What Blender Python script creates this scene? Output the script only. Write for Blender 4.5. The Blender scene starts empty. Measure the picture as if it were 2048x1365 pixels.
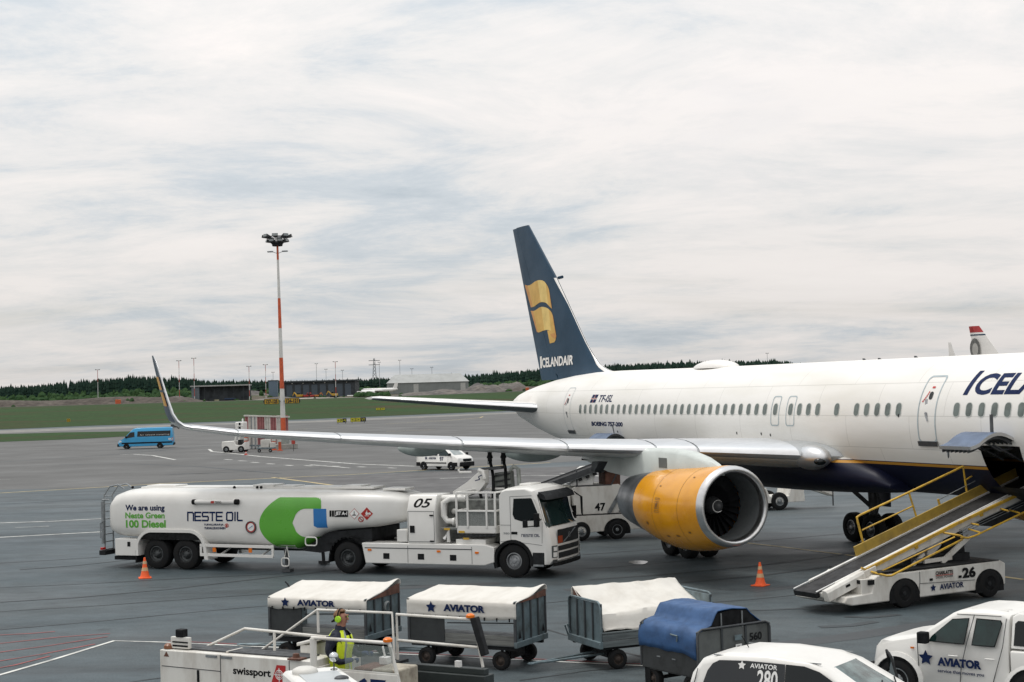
import bpy, bmesh, math, random
from mathutils import Vector, Matrix
from math import sin, cos, pi, radians, sqrt, atan2, tan
R = random.Random(7)
sc = bpy.context.scene
COL = sc.collection
# ------------------------------------------------------------------ camera
FPX, CAMH, ROLL, HZY = 3100.0, 5.69, radians(1.58), 780.6
TH = math.atan((HZY - 682.5) * cos(ROLL) / FPX)
cd = bpy.data.cameras.new("camera"); cam = bpy.data.objects.new("camera", cd); COL.objects.link(cam)
cd.sensor_width = 36.0; cd.lens = FPX * 36.0 / 2048.0; cd.clip_start = 0.5; cd.clip_end = 9000
cam.matrix_world = Matrix.Translation((0, 0, CAMH)) @ Matrix.Rotation(radians(90) + TH, 4, 'X') @ Matrix.Rotation(-ROLL, 4, 'Z')
sc.camera = cam
# ------------------------------------------------------------------ light
SUN_EL, SUN_AZ = radians(70), radians(300)     # azimuth clockwise from +Y: high, to the left and a little beyond the aircraft
sd = bpy.data.lights.new("sun", 'SUN'); sd.energy = 1.35; sd.angle = radians(15); sd.color = (1.0, .965, .91)
sun = bpy.data.objects.new("sun", sd); COL.objects.link(sun)
tosun = Vector((sin(SUN_AZ) * cos(SUN_EL), cos(SUN_AZ) * cos(SUN_EL), sin(SUN_EL)))
sun.rotation_euler = tosun.to_track_quat('Z', 'Y').to_euler(); sun.location = tosun * 200
w = bpy.data.worlds.new("World"); sc.world = w; w.use_nodes = True
def world():
    nt = w.node_tree; N = nt.nodes; L = nt.links; N.clear()
    out = N.new('ShaderNodeOutputWorld'); mx = N.new('ShaderNodeMixShader')
    b1 = N.new('ShaderNodeBackground'); b2 = N.new('ShaderNodeBackground')
    sky = N.new('ShaderNodeTexSky'); sky.sky_type = 'NISHITA'; sky.sun_disc = False
    sky.sun_elevation = SUN_EL; sky.sun_rotation = SUN_AZ; sky.dust_density = 2.5; sky.air_density = 1.0
    L.new(sky.outputs[0], b1.inputs[0]); b1.inputs[1].default_value = .12
    tc = N.new('ShaderNodeTexCoord'); sx = N.new('ShaderNodeSeparateXYZ'); L.new(tc.outputs['Generated'], sx.inputs[0])
    def m(op, a, b=None, clamp=False):
        n = N.new('ShaderNodeMath'); n.operation = op; n.use_clamp = clamp
        for i, q in enumerate((a, b)):
            if q is None: continue
            if isinstance(q, (int, float)): n.inputs[i].default_value = q
            else: L.new(q, n.inputs[i])
        return n.outputs[0]
    z = m('MAXIMUM', sx.outputs['Z'], 0.0); den = m('ADD', z, .12)
    cx = m('DIVIDE', sx.outputs['X'], den); cy = m('DIVIDE', sx.outputs['Y'], den)
    cb = N.new('ShaderNodeCombineXYZ'); L.new(cx, cb.inputs[0]); L.new(cy, cb.inputs[1])
    def noise(scale, det, dist, off, rough=.55, sx_=1.0):
        mp = N.new('ShaderNodeMapping'); L.new(cb.outputs[0], mp.inputs[0]); mp.inputs['Location'].default_value = off
        mp.inputs['Scale'].default_value = (sx_, 1, 1); mp.inputs['Rotation'].default_value = (0, 0, .22)
        t = N.new('ShaderNodeTexNoise'); t.inputs['Scale'].default_value = scale; t.inputs['Detail'].default_value = det
        t.inputs['Roughness'].default_value = rough; t.inputs['Distortion'].default_value = dist
        L.new(mp.outputs[0], t.inputs['Vector']); return t.outputs['Fac']
    def ramp(fac, pts):
        r = N.new('ShaderNodeValToRGB'); L.new(fac, r.inputs[0]); e = r.color_ramp.elements
        while len(e) < len(pts): e.new(.5)
        for k, (p, c) in enumerate(pts): e[k].position = p; e[k].color = tuple(c) + (1,)
        return r.outputs[0]
    big = noise(.46, 9, .5, (3.1, 1.7, 0), .62, .85)
    fine = noise(1.7, 11, .45, (7.3, 4.4, 0), .70, .85)
    s = m('ADD', m('MULTIPLY', big, .60), m('MULTIPLY', fine, .40))
    colr = ramp(s, [(.33, (.45, .51, .56)), (.43, (.60, .64, .675)), (.49, (.76, .75, .74)), (.56, (.86, .82, .795)), (.75, (.91, .87, .84))])
    # an overcast dome: overhead about twice as bright as the skirt near the horizon
    zen = m('ADD', m('MULTIPLY', m('POWER', z, .9), 1.0), .93)
    zen = m('MULTIPLY', zen, m('ADD', .93, m('MULTIPLY', m('MULTIPLY', z, 9.0, True), .07)))
    mul = N.new('ShaderNodeMixRGB'); mul.blend_type = 'MULTIPLY'; mul.inputs[0].default_value = 1
    L.new(colr, mul.inputs[1])
    cz = N.new('ShaderNodeCombineXYZ')
    for i in range(3): L.new(zen, cz.inputs[i])
    L.new(cz.outputs[0], mul.inputs[2]); L.new(mul.outputs[0], b2.inputs[0]); b2.inputs[1].default_value = 1.0
    fac = ramp(noise(.8, 7, .4, (1.3, 9.4, 0), .6, .5), [(.30, (.72,) * 3), (.46, (.93,) * 3), (.6, (.985,) * 3)])
    L.new(fac, mx.inputs[0]); L.new(b1.outputs[0], mx.inputs[1]); L.new(b2.outputs[0], mx.inputs[2])
    L.new(mx.outputs[0], out.inputs[0])
world()
vs = sc.view_settings; vs.view_transform = 'Standard'; vs.look = 'None'; vs.exposure = 0.0; vs.gamma = 1.0; vs.use_curve_mapping = False
sc.cycles.max_bounces = 6; sc.cycles.transparent_max_bounces = 8; sc.cycles.use_denoising = True

# ------------------------------------------------------------------ photo pixel -> place
def ray(px, py):
    a, b = px - 1024, 682.5 - py
    u = a * cos(ROLL) + b * sin(ROLL); v = -a * sin(ROLL) + b * cos(ROLL)
    return Vector((u, FPX * cos(TH) - v * sin(TH), FPX * sin(TH) + v * cos(TH))) / FPX
def G(px, py, z=0.0):
    d = ray(px, py); return Vector((0, 0, CAMH)) + d * ((z - CAMH) / d.z)
def at(px, py, Y):
    d = ray(px, py); return Vector((0, 0, CAMH)) + d * (Y / d.y)
# ------------------------------------------------------------------ materials
def lin(c):
    return tuple(((x / 255) / 12.92 if x / 255 <= .04045 else ((x / 255 + .055) / 1.055) ** 2.4) for x in c)
MT = {}
def mat(name, col, rough=.5, metal=0.0, var=.08, scale=2.0, bump=0.0, bscale=40.0, spec=.5, coat=0.0, dirt=None, stretch=(1, 1, 1)):
    if name in MT: return MT[name]
    m = bpy.data.materials.new(name); m.use_nodes = True; nt = m.node_tree; N = nt.nodes; L = nt.links
    p = N['Principled BSDF']; p.inputs['Roughness'].default_value = rough; p.inputs['Metallic'].default_value = metal
    p.inputs['Specular IOR Level'].default_value = spec; p.inputs['Coat Weight'].default_value = coat
    tc = N.new('ShaderNodeTexCoord'); mp = N.new('ShaderNodeMapping'); L.new(tc.outputs['Object'], mp.inputs[0]); mp.inputs['Scale'].default_value = stretch
    n = N.new('ShaderNodeTexNoise'); n.inputs['Scale'].default_value = scale; n.inputs['Detail'].default_value = 7; n.inputs['Roughness'].default_value = .62
    L.new(mp.outputs[0], n.inputs['Vector'])
    r = N.new('ShaderNodeValToRGB'); L.new(n.outputs['Fac'], r.inputs[0])
    d = dirt or tuple(c * (1 - 2.2 * var) for c in col)
    r.color_ramp.elements[0].position = .28; r.color_ramp.elements[0].color = tuple(max(0, c) for c in d) + (1,)
    r.color_ramp.elements[1].position = .56; r.color_ramp.elements[1].color = tuple(col) + (1,)
    e = r.color_ramp.elements.new(.8); e.color = tuple(min(1, c * (1 + var)) for c in col) + (1,)
    L.new(r.outputs[0], p.inputs['Base Color'])
    rr = N.new('ShaderNodeMapRange'); L.new(n.outputs['Fac'], rr.inputs[0]); rr.inputs[1].default_value = .3; rr.inputs[2].default_value = .7
    rr.inputs[3].default_value = min(1, rough * 1.25); rr.inputs[4].default_value = rough * .85; L.new(rr.outputs[0], p.inputs['Roughness'])
    if bump:
        n2 = N.new('ShaderNodeTexNoise'); n2.inputs['Scale'].default_value = bscale; n2.inputs['Detail'].default_value = 4; L.new(tc.outputs['Object'], n2.inputs['Vector'])
        b = N.new('ShaderNodeBump'); b.inputs['Strength'].default_value = bump; b.inputs['Distance'].default_value = .03
        L.new(n2.outputs['Fac'], b.inputs['Height']); L.new(b.outputs[0], p.inputs['Normal'])
    MT[name] = m; return m
WHITE = mat('vehicle white paint', (.72, .715, .685), .36, var=.02, scale=.9, coat=.15, dirt=(.655, .645, .61))
SOILED = mat('worn white paint', (.68, .67, .625), .5, var=.06, scale=2.6, dirt=(.47, .44, .39), stretch=(1, 1, .35))
AIRW = mat('aircraft white', (.79, .765, .725), .28, var=.03, scale=.7, coat=.25, dirt=(.70, .685, .65), stretch=(.4, 1, 1.5))
NAVY = mat('tail navy', (.008, .040, .078), .42, var=.12, scale=.5, spec=.25, dirt=(.007, .033, .062))
TEXTNAVY = mat('navy lettering', (.008, .020, .075), .6, spec=.15)
GOLD = mat('gold paint', (.62, .36, .055), .35, var=.1)
GOLDL = mat('pale gold paint', (.74, .52, .14), .35, var=.1)
GOLDO = mat('orange gold paint', (.55, .235, .035), .35, var=.1)
COWL = mat('yellow cowl paint', (.72, .315, .006), .24, var=.06, scale=1.2, coat=.2, dirt=(.58, .235, .006))
ALU = mat('bare aluminium', (.66, .66, .66), .30, 1.0, var=.12, scale=2, stretch=(1, .3, 2))
DALU = mat('dull metal', (.36, .37, .38), .38, .9, var=.2, scale=3)
SLATM = mat('slat metal', (.62, .63, .64), .34, .85, var=.08, scale=2.5, stretch=(1, .25, 1))
WINGG = mat('wing grey paint', (.50, .53, .53), .4, var=.1, scale=.8)
FAIRG = mat('fairing pale grey', (.27, .32, .30), .45, var=.1, scale=1.2)
BLACK = mat('black rubber', (.010, .011, .012), .75, var=.3, scale=6, spec=.2)
TYRE = mat('tyre rubber', (.011, .012, .013), .85, var=.3, scale=9, spec=.2, dirt=(.018, .017, .016))
DARK = mat('dark metal', (.018, .020, .022), .6, .2, var=.25, scale=4, spec=.3)
DGREY = mat('dark grey steel', (.075, .08, .085), .5, .4, var=.2, scale=4)
GALV = mat('galvanised steel', (.27, .29, .30), .5, .6, var=.2, scale=5)
RIMG = mat('wheel rim grey', (.075, .082, .085), .5, .4, var=.3, scale=8)
HUBD = mat('rusty dark hub', (.050, .036, .028), .65, .2, var=.35, scale=8)
GLASSD = mat('dark glass', (.006, .009, .010), .08, var=.1, spec=.35)
GLASSG = mat('green tinted glass', (.010, .024, .023), .05, var=.25, scale=3, spec=.6)
CABW = mat('cabin window glass', (.125, .155, .142), .14, var=.25, scale=2.5)
WFRAME = mat('window frame grey', (.55, .57, .54), .4)
DOORL = mat('door outline grey', (.40, .47, .49), .5)
RED = mat('red paint', (.42, .035, .025), .45, var=.15)
ORANGE = mat('safety orange', (.86, .115, .018), .5, var=.08, scale=6)
MASTRED = mat('mast orange red', (.55, .095, .03), .5, var=.15)
YELL = mat('safety yellow paint', (.60, .37, .035), .42, var=.15, scale=4, dirt=(.32, .2, .05))
CONVY = mat('conveyor yellow', (.40, .27, .05), .5, var=.2, scale=3, dirt=(.25, .17, .04))
GREEN = mat('leaf green vinyl', (.10, .38, .035), .3, var=.05, coat=.3)
BLUEV = mat('blue vinyl', (.02, .17, .46), .3, var=.05, coat=.3)
VANBL = mat('van light blue', (.010, .27, .52), .3, var=.05, coat=.3)
BELT = mat('black conveyor belt', (.012, .012, .013), .7, var=.2, scale=4)
CANVW = mat('white tarpaulin', (.64, .62, .57), .62, var=.05, scale=3.0, bump=.12, bscale=7, dirt=(.55, .525, .475), stretch=(1, .4, 2))
CANVB = mat('blue tarpaulin', (.022, .078, .20), .6, var=.15, scale=3.5, bump=.15, bscale=7, dirt=(.014, .048, .125))
CARTG = mat('cart blue grey steel', (.15, .20, .22), .5, .35, var=.22, scale=3.5, dirt=(.075, .09, .09))
CARTD = mat('cart dark board', (.085, .092, .093), .6, var=.3, scale=4)
CONC = mat('concrete', (.30, .29, .265), .8, var=.18, scale=4, bump=.3)
RUST = mat('rusty brown', (.13, .055, .035), .7, var=.3, scale=4)
LAMPG = mat('lamp glass', (.75, .76, .74), .12, var=.05)
AMBER = mat('amber lens', (.75, .18, .01), .2, var=.05)
REDL = mat('red lens', (.5, .02, .015), .2, var=.05)
SIGNY = mat('sign yellow', (.42, .26, .01), .5, var=.08)
SIGNB = mat('sign black', (.012, .012, .012), .5)
HIVIS = mat('hi-vis yellow', (.62, .76, .02), .65, var=.1, scale=8, bump=.3, bscale=14)
HIVISG = mat('reflective tape', (.26, .29, .27), .4)
JACKET = mat('navy work jacket', (.012, .016, .032), .8, var=.25, scale=10, bump=.4, bscale=14)
GLOVE = mat('blue work glove', (.02, .04, .11), .75, var=.2)
TROUS = mat('dark red trousers', (.06, .02, .018), .8, var=.2)
SKIN = mat('skin', (.36, .17, .115), .55, var=.1, scale=12)
HAIR = mat('light brown hair', (.22, .11, .05), .7, var=.3, scale=40, bump=.5, bscale=60)
MUFF = mat('lime ear cup', (.38, .68, .03), .35)
STICKW = mat('white sticker', (.78, .78, .76), .4)

# ------------------------------------------------------------------ mesh builder
class MB:
    def __init__(s): s.v = []; s.f = []; s.m = []; s.T = None
    def vv(s, p):
        p = Vector(p)
        if s.T is not None: p = s.T @ p
        s.v.append(p); return len(s.v) - 1
    def face(s, idx, mi=0): s.f.append(tuple(idx)); s.m.append(mi)
    def poly(s, pts, mi=0): s.face([s.vv(p) for p in pts], mi)
    def box(s, x0, x1, y0, y1, z0, z1, mi=0):
        i = [s.vv(p) for p in ((x0, y0, z0), (x1, y0, z0), (x1, y1, z0), (x0, y1, z0), (x0, y0, z1), (x1, y0, z1), (x1, y1, z1), (x0, y1, z1))]
        for q in ((0, 3, 2, 1), (4, 5, 6, 7), (0, 1, 5, 4), (1, 2, 6, 5), (2, 3, 7, 6), (3, 0, 4, 7)): s.face([i[k] for k in q], mi)
        return s
    def beam(s, a, b, w, h, mi=0, up=(0, 0, 1)):
        a, b = Vector(a), Vector(b); d = (b - a).normalized(); u = Vector(up)
        if abs(d.dot(u)) > .98: u = Vector((1, 0, 0))
        sd = d.cross(u).normalized(); u = sd.cross(d).normalized(); i = []
        for p in (a, b):
            for q in ((-1, -1), (1, -1), (1, 1), (-1, 1)): i.append(s.vv(p + sd * (q[0] * w / 2) + u * (q[1] * h / 2)))
        for q in ((3, 2, 1, 0), (4, 5, 6, 7), (0, 1, 5, 4), (1, 2, 6, 5), (2, 3, 7, 6), (3, 0, 4, 7)): s.face([i[k] for k in q], mi)
        return s
    def loft(s, rings, mi=0, cap=(True, True), closed=True, mis=None):
        n = len(rings[0]); ids = [[s.vv(p) for p in r] for r in rings]
        for a in range(len(ids) - 1):
            for k in range(n if closed else n - 1):
                k2 = (k + 1) % n
                s.face((ids[a][k], ids[a][k2], ids[a + 1][k2], ids[a + 1][k]), mis(a, k) if mis else mi)
        if closed:
            if cap[0]: s.face(ids[0][::-1], mi)
            if cap[1]: s.face(ids[-1], mi)
        return s
    def prism(s, poly, axis, a, b, mi=0):
        def P(u, v, t): return {'y': (u, t, v), 'x': (t, u, v), 'z': (u, v, t)}[axis]
        s.loft([[P(u, v, a) for u, v in poly], [P(u, v, b) for u, v in poly]], mi); return s
    def tube(s, pts, r, n=8, mi=0, closed=False, cap=True):
        pts = [Vector(p) for p in pts]; rings = []; N = len(pts); u = None
        for i, p in enumerate(pts):
            if closed: d = (pts[(i + 1) % N] - pts[i - 1])
            else: d = pts[min(i + 1, N - 1)] - pts[max(i - 1, 0)]
            d.normalize()
            if u is None:
                u = Vector((0, 0, 1)) if abs(d.z) < .9 else Vector((1, 0, 0))
            u = (u - d * u.dot(d)).normalized(); b = d.cross(u)
            rr = r[i] if isinstance(r, (list, tuple)) else r
            rings.append([p + u * (rr * cos(2 * pi * k / n)) + b * (rr * sin(2 * pi * k / n)) for k in range(n)])
        if closed: rings.append(rings[0]); cap = False
        s.loft(rings, mi, (cap, cap)); return s
    def lathe(s, prof, axis='x', c=(0, 0, 0), n=24, mi=0, cap=(False, False), mis=None, sy=1.0):
        c = Vector(c); rings = []
        for a, r in prof:
            ring = []
            for k in range(n):
                t = 2 * pi * k / n; q = (r * cos(t), r * sin(t))
                ring.append(c + Vector({'x': (a, q[0], q[1] * sy), 'y': (q[0], a, q[1]), 'z': (q[0], q[1], a)}[axis]))
            rings.append(ring)
        s.loft(rings, mi, cap, True, mis); return s
    def ell(s, c, r, n=14, mi=0, rot=None):
        m = n // 2 + 1; c = Vector(c); rings = []
        for i in range(m + 1):
            t = pi * i / m; rr = max(.001, sin(t)); ring = []
            for k in range(n):
                p = Vector((r[0] * rr * cos(2 * pi * k / n), r[1] * rr * sin(2 * pi * k / n), -r[2] * cos(t)))
                if rot: p = rot @ p
                ring.append(c + p)
            rings.append(ring)
        s.loft(rings, mi); return s
    def add(s, vs_, fs, mi=0, fn=None):
        b = len(s.v)
        for p in vs_: s.vv(fn(p) if fn else p)
        for f in fs: s.face([b + k for k in f], mi)
        return s
    def out(s, name, mats, parent=None, bev=0, smooth=35, fix=True, seg=2):
        me = bpy.data.meshes.new(name); me.from_pydata([tuple(p) for p in s.v], [], s.f)
        if not isinstance(mats, (list, tuple)): mats = [mats]
        for m in mats: me.materials.append(m)
        me.polygons.foreach_set('material_index', s.m)
        if fix:
            bm = bmesh.new(); bm.from_mesh(me); bmesh.ops.recalc_face_normals(bm, faces=bm.faces); bm.to_mesh(me); bm.free()
        if smooth:
            me.polygons.foreach_set('use_smooth', [True] * len(me.polygons)); me.set_sharp_from_angle(angle=radians(smooth))
        me.update()
        o = bpy.data.objects.new(name, me); COL.objects.link(o)
        if parent: o.parent = parent
        if bev:
            b = o.modifiers.new('bevel', 'BEVEL'); b.width = bev; b.segments = seg; b.limit_method = 'ANGLE'; b.angle_limit = radians(40)
            if smooth: b.harden_normals = False
        return o
def tag(o, label=None, cat=None, group=None, kind=None):
    if label: o['label'] = label
    if cat: o['category'] = cat
    if group: o['group'] = group
    if kind: o['kind'] = kind
    return o
def thing(name, loc, rz, label, cat, group=None):
    o = bpy.data.objects.new(name, None); COL.objects.link(o); o.location = loc; o.rotation_euler = (0, 0, rz)
    o.empty_display_size = .3
    return tag(o, label, cat, group)
def dup(o, parent=None):
    c = o.copy(); COL.objects.link(c)
    if parent: c.parent = parent
    for ch in list(o.children): dup(ch, c)
    return c
def rrect(w, h, r, n=4, cx=0, cy=0):
    pts = []
    for qx, qy, a0 in ((1, 1, 0), (-1, 1, pi / 2), (-1, -1, pi), (1, -1, 3 * pi / 2)):
        for k in range(n + 1):
            a = a0 + k * pi / 2 / n; pts.append((cx + qx * (w / 2 - r) + r * cos(a), cy + qy * (h / 2 - r) + r * sin(a)))
    return pts
_tx = {}
def text2d(st, bold=.0, shear=0.0, spacing=1.0, cuts=0):
    key = (st, bold, shear, spacing, cuts)
    if key in _tx: return _tx[key]
    c = bpy.data.curves.new('t', 'FONT'); c.body = st; c.offset = bold; c.shear = shear; c.space_character = spacing; c.resolution_u = 4
    o = bpy.data.objects.new('t', c); COL.objects.link(o)
    me = bpy.data.meshes.new_from_object(o.evaluated_get(bpy.context.evaluated_depsgraph_get()))
    bpy.data.objects.remove(o); bpy.data.curves.remove(c)
    bm = bmesh.new(); bm.from_mesh(me); bpy.data.meshes.remove(me)
    ys = [v.co.y for v in bm.verts]; xs = [v.co.x for v in bm.verts]; x0, x1, y0, y1 = min(xs), max(xs), min(ys), max(ys)
    for k in range(1, cuts):
        yy = y0 + (y1 - y0) * k / cuts
        bmesh.ops.bisect_plane(bm, geom=bm.verts[:] + bm.edges[:] + bm.faces[:], plane_co=(0, yy, 0), plane_no=(0, 1, 0))
    bm.verts.index_update()
    V = [((v.co.x - x0) / (x1 - x0), (v.co.y - y0) / (y1 - y0)) for v in bm.verts]
    F = [tuple(v.index for v in f.verts) for f in bm.faces]; bm.free()
    _tx[key] = (V, F); return V, F
def label_on(mb, st, o, ux, uy, w, h, mi=0, bold=.012, shear=0.0, spacing=1.0):
    """flat lettering: o = lower-left corner, ux/uy = unit vectors along and up the text"""
    V, F = text2d(st, bold, shear, spacing); o, ux, uy = Vector(o), Vector(ux), Vector(uy)
    mb.add(V, F, mi, lambda p: o + ux * (p[0] * w) + uy * (p[1] * h))
def star(cx, cy, r, ri=.45, lean=0.0):
    return [(cx + (r if k % 2 == 0 else r * ri) * cos(pi / 2 + k * pi / 5 + lean), cy + (r if k % 2 == 0 else r * ri) * sin(pi / 2 + k * pi / 5 + lean)) for k in range(10)]
def add_star(mb, o, ux, uy, r, mi=0, lean=0.0):
    o, ux, uy = Vector(o), Vector(ux), Vector(uy); P = star(0, 0, r, .5, lean); c = mb.vv(o)
    ids = [mb.vv(o + ux * a + uy * b) for a, b in P]
    for k in range(10): mb.face((c, ids[k], ids[(k + 1) % 10]), mi)
_wheel = {}
def wheel(parent, x, y, rad, wid, rim=.58, side=-1, rimm=None, name='wheel', cz=None, dish=.25):
    """a tyre (part) with its rim (sub-part); axle along y; side = which way the visible face looks"""
    key = (rad, wid, rim, side, rimm.name if rimm else '', dish)
    cz = rad if cz is None else cz
    if key not in _wheel:
        m = MB(); hw = wid / 2; ri = rad * rim
        m.lathe([(-hw * .8, ri), (-hw, ri * 1.12), (-hw, rad * .86), (-hw * .82, rad * .97), (-hw * .5, rad), (hw * .5, rad), (hw * .82, rad * .97), (hw, rad * .86), (hw, ri * 1.12), (hw * .8, ri)], 'y', n=28)
        ty = m.out(name, TYRE, None, smooth=40)
        r = MB(); s_ = side
        r.lathe([(s_ * hw * .78, ri * 1.01), (s_ * hw * .8, ri * .9), (s_ * hw * .45, ri * .82), (s_ * hw * (.8 - dish), ri * .62), (s_ * hw * .75, ri * .34), (s_ * hw * .9, ri * .26), (s_ * hw * .92, .004)], 'y', n=24)
        for k in range(8):
            a = 2 * pi * k / 8; r.ell((ri * .5 * cos(a), s_ * hw * .66, ri * .5 * sin(a)), (ri * .07, ri * .1, ri * .07), 6, 1)
        r.lathe([(-s_ * hw * .78, ri * 1.01), (-s_ * hw * .5, ri * .7), (-s_ * hw * .5, .004)], 'y', n=16, mi=1)
        rm = r.out('rim', [rimm or GALV, DARK], ty)
        _wheel[key] = ty; o = ty
    else: o = dup(_wheel[key])
    o.parent = parent; o.location = (x, y, cz); return o

def surf(b, pts, fn, mi=0, step=.06):
    """flat outline (u, v) cut into strips along v and mapped with fn(u, v), so that it follows a curved skin"""
    bm = bmesh.new(); bm.faces.new([bm.verts.new((p[0], p[1], 0)) for p in pts]); lo = min(p[1] for p in pts); hi = max(p[1] for p in pts); n = max(1, int((hi - lo) / step + .5))
    for k in range(1, n): bmesh.ops.bisect_plane(bm, geom=bm.verts[:] + bm.edges[:] + bm.faces[:], plane_co=(0, lo + (hi - lo) * k / n + 1e-5, 0), plane_no=(0, 1, 0))
    bm.verts.index_update(); b.add([(v.co.x, v.co.y) for v in bm.verts], [tuple(v.index for v in f.verts) for f in bm.faces], mi, lambda p: fn(p[0], p[1])); bm.free()
# ------------------------------------------------------------------ ground and terrain
def ground_mat():
    m = bpy.data.materials.new('apron asphalt'); m.use_nodes = True; nt = m.node_tree; N = nt.nodes; L = nt.links; p = N['Principled BSDF']
    tc = N.new('ShaderNodeTexCoord')
    def noi(scale, det, stretch=(1, 1, 1), rot=0.0, rough=.6, dist=0.0):
        mp = N.new('ShaderNodeMapping'); L.new(tc.outputs['Object'], mp.inputs[0]); mp.inputs['Scale'].default_value = stretch; mp.inputs['Rotation'].default_value = (0, 0, rot)
        n = N.new('ShaderNodeTexNoise'); n.inputs['Scale'].default_value = scale; n.inputs['Detail'].default_value = det; n.inputs['Roughness'].default_value = rough; n.inputs['Distortion'].default_value = dist
        L.new(mp.outputs[0], n.inputs['Vector']); return n.outputs['Fac']
    def ramp(f, pts):
        r = N.new('ShaderNodeValToRGB'); L.new(f, r.inputs[0]); e = r.color_ramp.elements
        while len(e) < len(pts): e.new(.5)
        for k, (q, c) in enumerate(pts): e[k].position = q; e[k].color = tuple(c) + (1,)
        return r.outputs[0]
    def mul(a, b, f=1.0):
        x = N.new('ShaderNodeMixRGB'); x.blend_type = 'MULTIPLY'; x.inputs[0].default_value = f; L.new(a, x.inputs[1]); L.new(b, x.inputs[2]); return x.outputs[0]
    base = ramp(noi(.05, 8, (1, 2.4, 1), -.35), [(.3, (.034, .051, .060)), (.44, (.044, .063, .072)), (.56, (.054, .071, .078)), (.72, (.068, .081, .083))])  # terminal shade over the near apron is tinted into these blue-grey tones
    streak = ramp(noi(.16, 7, (.35, 3.2, 1), .40), [(.30, (.55,) * 3), (.44, (.93,) * 3), (.7, (1.14,) * 3)])
    stain = ramp(noi(.32, 9, (1, 1.5, 1), .2, .66, .6), [(.30, (.50,) * 3), (.41, (.90,) * 3), (.6, (1.05,) * 3)])
    grit = ramp(noi(22, 4), [(.3, (.62,) * 3), (.5, (1,) * 3), (.72, (1.4,) * 3)])
    mott = ramp(noi(1.6, 7, (1, 1.3, 1), .5, .7), [(.30, (.76,) * 3), (.5, (1,) * 3), (.70, (1.2,) * 3)])
    spots = ramp(noi(.9, 5, (1, 1, 1), 1.1, .55, .3), [(.0, (.45,) * 3), (.27, (.55,) * 3), (.33, (1,) * 3)])
    L.new(mul(mul(mul(mul(mul(base, streak), stain), grit), mott), spots), p.inputs['Base Color'])
    rr = N.new('ShaderNodeMapRange'); L.new(noi(.25, 7, (1, 1.8, 1), .3), rr.inputs[0]); rr.inputs[1].default_value = .3; rr.inputs[2].default_value = .7; rr.inputs[3].default_value = .50; rr.inputs[4].default_value = .72
    L.new(rr.outputs[0], p.inputs['Roughness']); p.inputs['Specular IOR Level'].default_value = .42
    b = N.new('ShaderNodeBump'); b.inputs['Strength'].default_value = .25; b.inputs['Distance'].default_value = .02; L.new(noi(30, 4), b.inputs['Height']); L.new(b.outputs[0], p.inputs['Normal'])
    return m
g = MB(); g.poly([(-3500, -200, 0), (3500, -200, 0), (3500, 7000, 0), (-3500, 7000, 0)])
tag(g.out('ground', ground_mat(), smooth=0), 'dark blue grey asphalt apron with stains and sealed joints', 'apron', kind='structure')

def smooth(a, b, x):
    t = max(0., min(1., (x - a) / (b - a))); return t * t * (3 - 2 * t)
def hgt(x, y):
    e_ = edge(x); h = 4.3 * smooth(e_, max(690, e_ + 230), y) + .03
    h += 1.2 * smooth(-60, 40, x) * smooth(max(520, e_ + 60), max(690, e_ + 230), y)
    h += 3.0 * smooth(770, 900, y) + 5 * smooth(900, 1300, y)
    h += (2.6 * smooth(40, 160, x) + 1.5 * smooth(-40, 30, x)) * smooth(760, 980, y)
    h += .5 * sin(x * .021 + y * .013) * smooth(720, 800, y)
    return h
def grassmat(name, cols, sc_=.02, fine=1.2):
    m = bpy.data.materials.new(name); m.use_nodes = True; nt = m.node_tree; N = nt.nodes; L = nt.links; p = N['Principled BSDF']; p.inputs['Roughness'].default_value = .95; p.inputs['Specular IOR Level'].default_value = .1
    tc = N.new('ShaderNodeTexCoord'); mp = N.new('ShaderNodeMapping'); L.new(tc.outputs['Object'], mp.inputs[0]); mp.inputs['Scale'].default_value = (.55, 1, 1)
    n = N.new('ShaderNodeTexNoise'); n.inputs['Scale'].default_value = sc_; n.inputs['Detail'].default_value = 9; n.inputs['Roughness'].default_value = .66; L.new(mp.outputs[0], n.inputs['Vector'])
    r = N.new('ShaderNodeValToRGB'); L.new(n.outputs['Fac'], r.inputs[0]); e = r.color_ramp.elements
    while len(e) < len(cols): e.new(.5)
    for k, (q, c) in enumerate(cols): e[k].position = q; e[k].color = tuple(c) + (1,)
    n2 = N.new('ShaderNodeTexNoise'); n2.inputs['Scale'].default_value = fine; n2.inputs['Detail'].default_value = 5; L.new(mp.outputs[0], n2.inputs['Vector'])
    r2 = N.new('ShaderNodeValToRGB'); L.new(n2.outputs['Fac'], r2.inputs[0]); r2.color_ramp.elements[0].position = .3; r2.color_ramp.elements[0].color = (.6, .6, .6, 1); r2.color_ramp.elements[1].position = .7; r2.color_ramp.elements[1].color = (1.25, 1.25, 1.2, 1)
    x = N.new('ShaderNodeMixRGB'); x.blend_type = 'MULTIPLY'; x.inputs[0].default_value = 1; L.new(r.outputs[0], x.inputs[1]); L.new(r2.outputs[0], x.inputs[2]); L.new(x.outputs[0], p.inputs['Base Color'])
    return m
GRASS = grassmat('mown airfield grass', [(.30, (.060, .048, .026)), (.40, (.044, .052, .020)), (.50, (.027, .058, .018)), (.62, (.030, .066, .020)), (.75, (.055, .060, .026))], .035)
ROADM = grassmat('perimeter road asphalt', [(.3, (.05, .055, .06)), (.6, (.075, .08, .085))], .05)
DIRT = grassmat('gravel and soil', [(.3, (.065, .066, .045)), (.45, (.10, .088, .068)), (.58, (.13, .115, .092)), (.72, (.055, .075, .032))], .05, .5)
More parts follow.
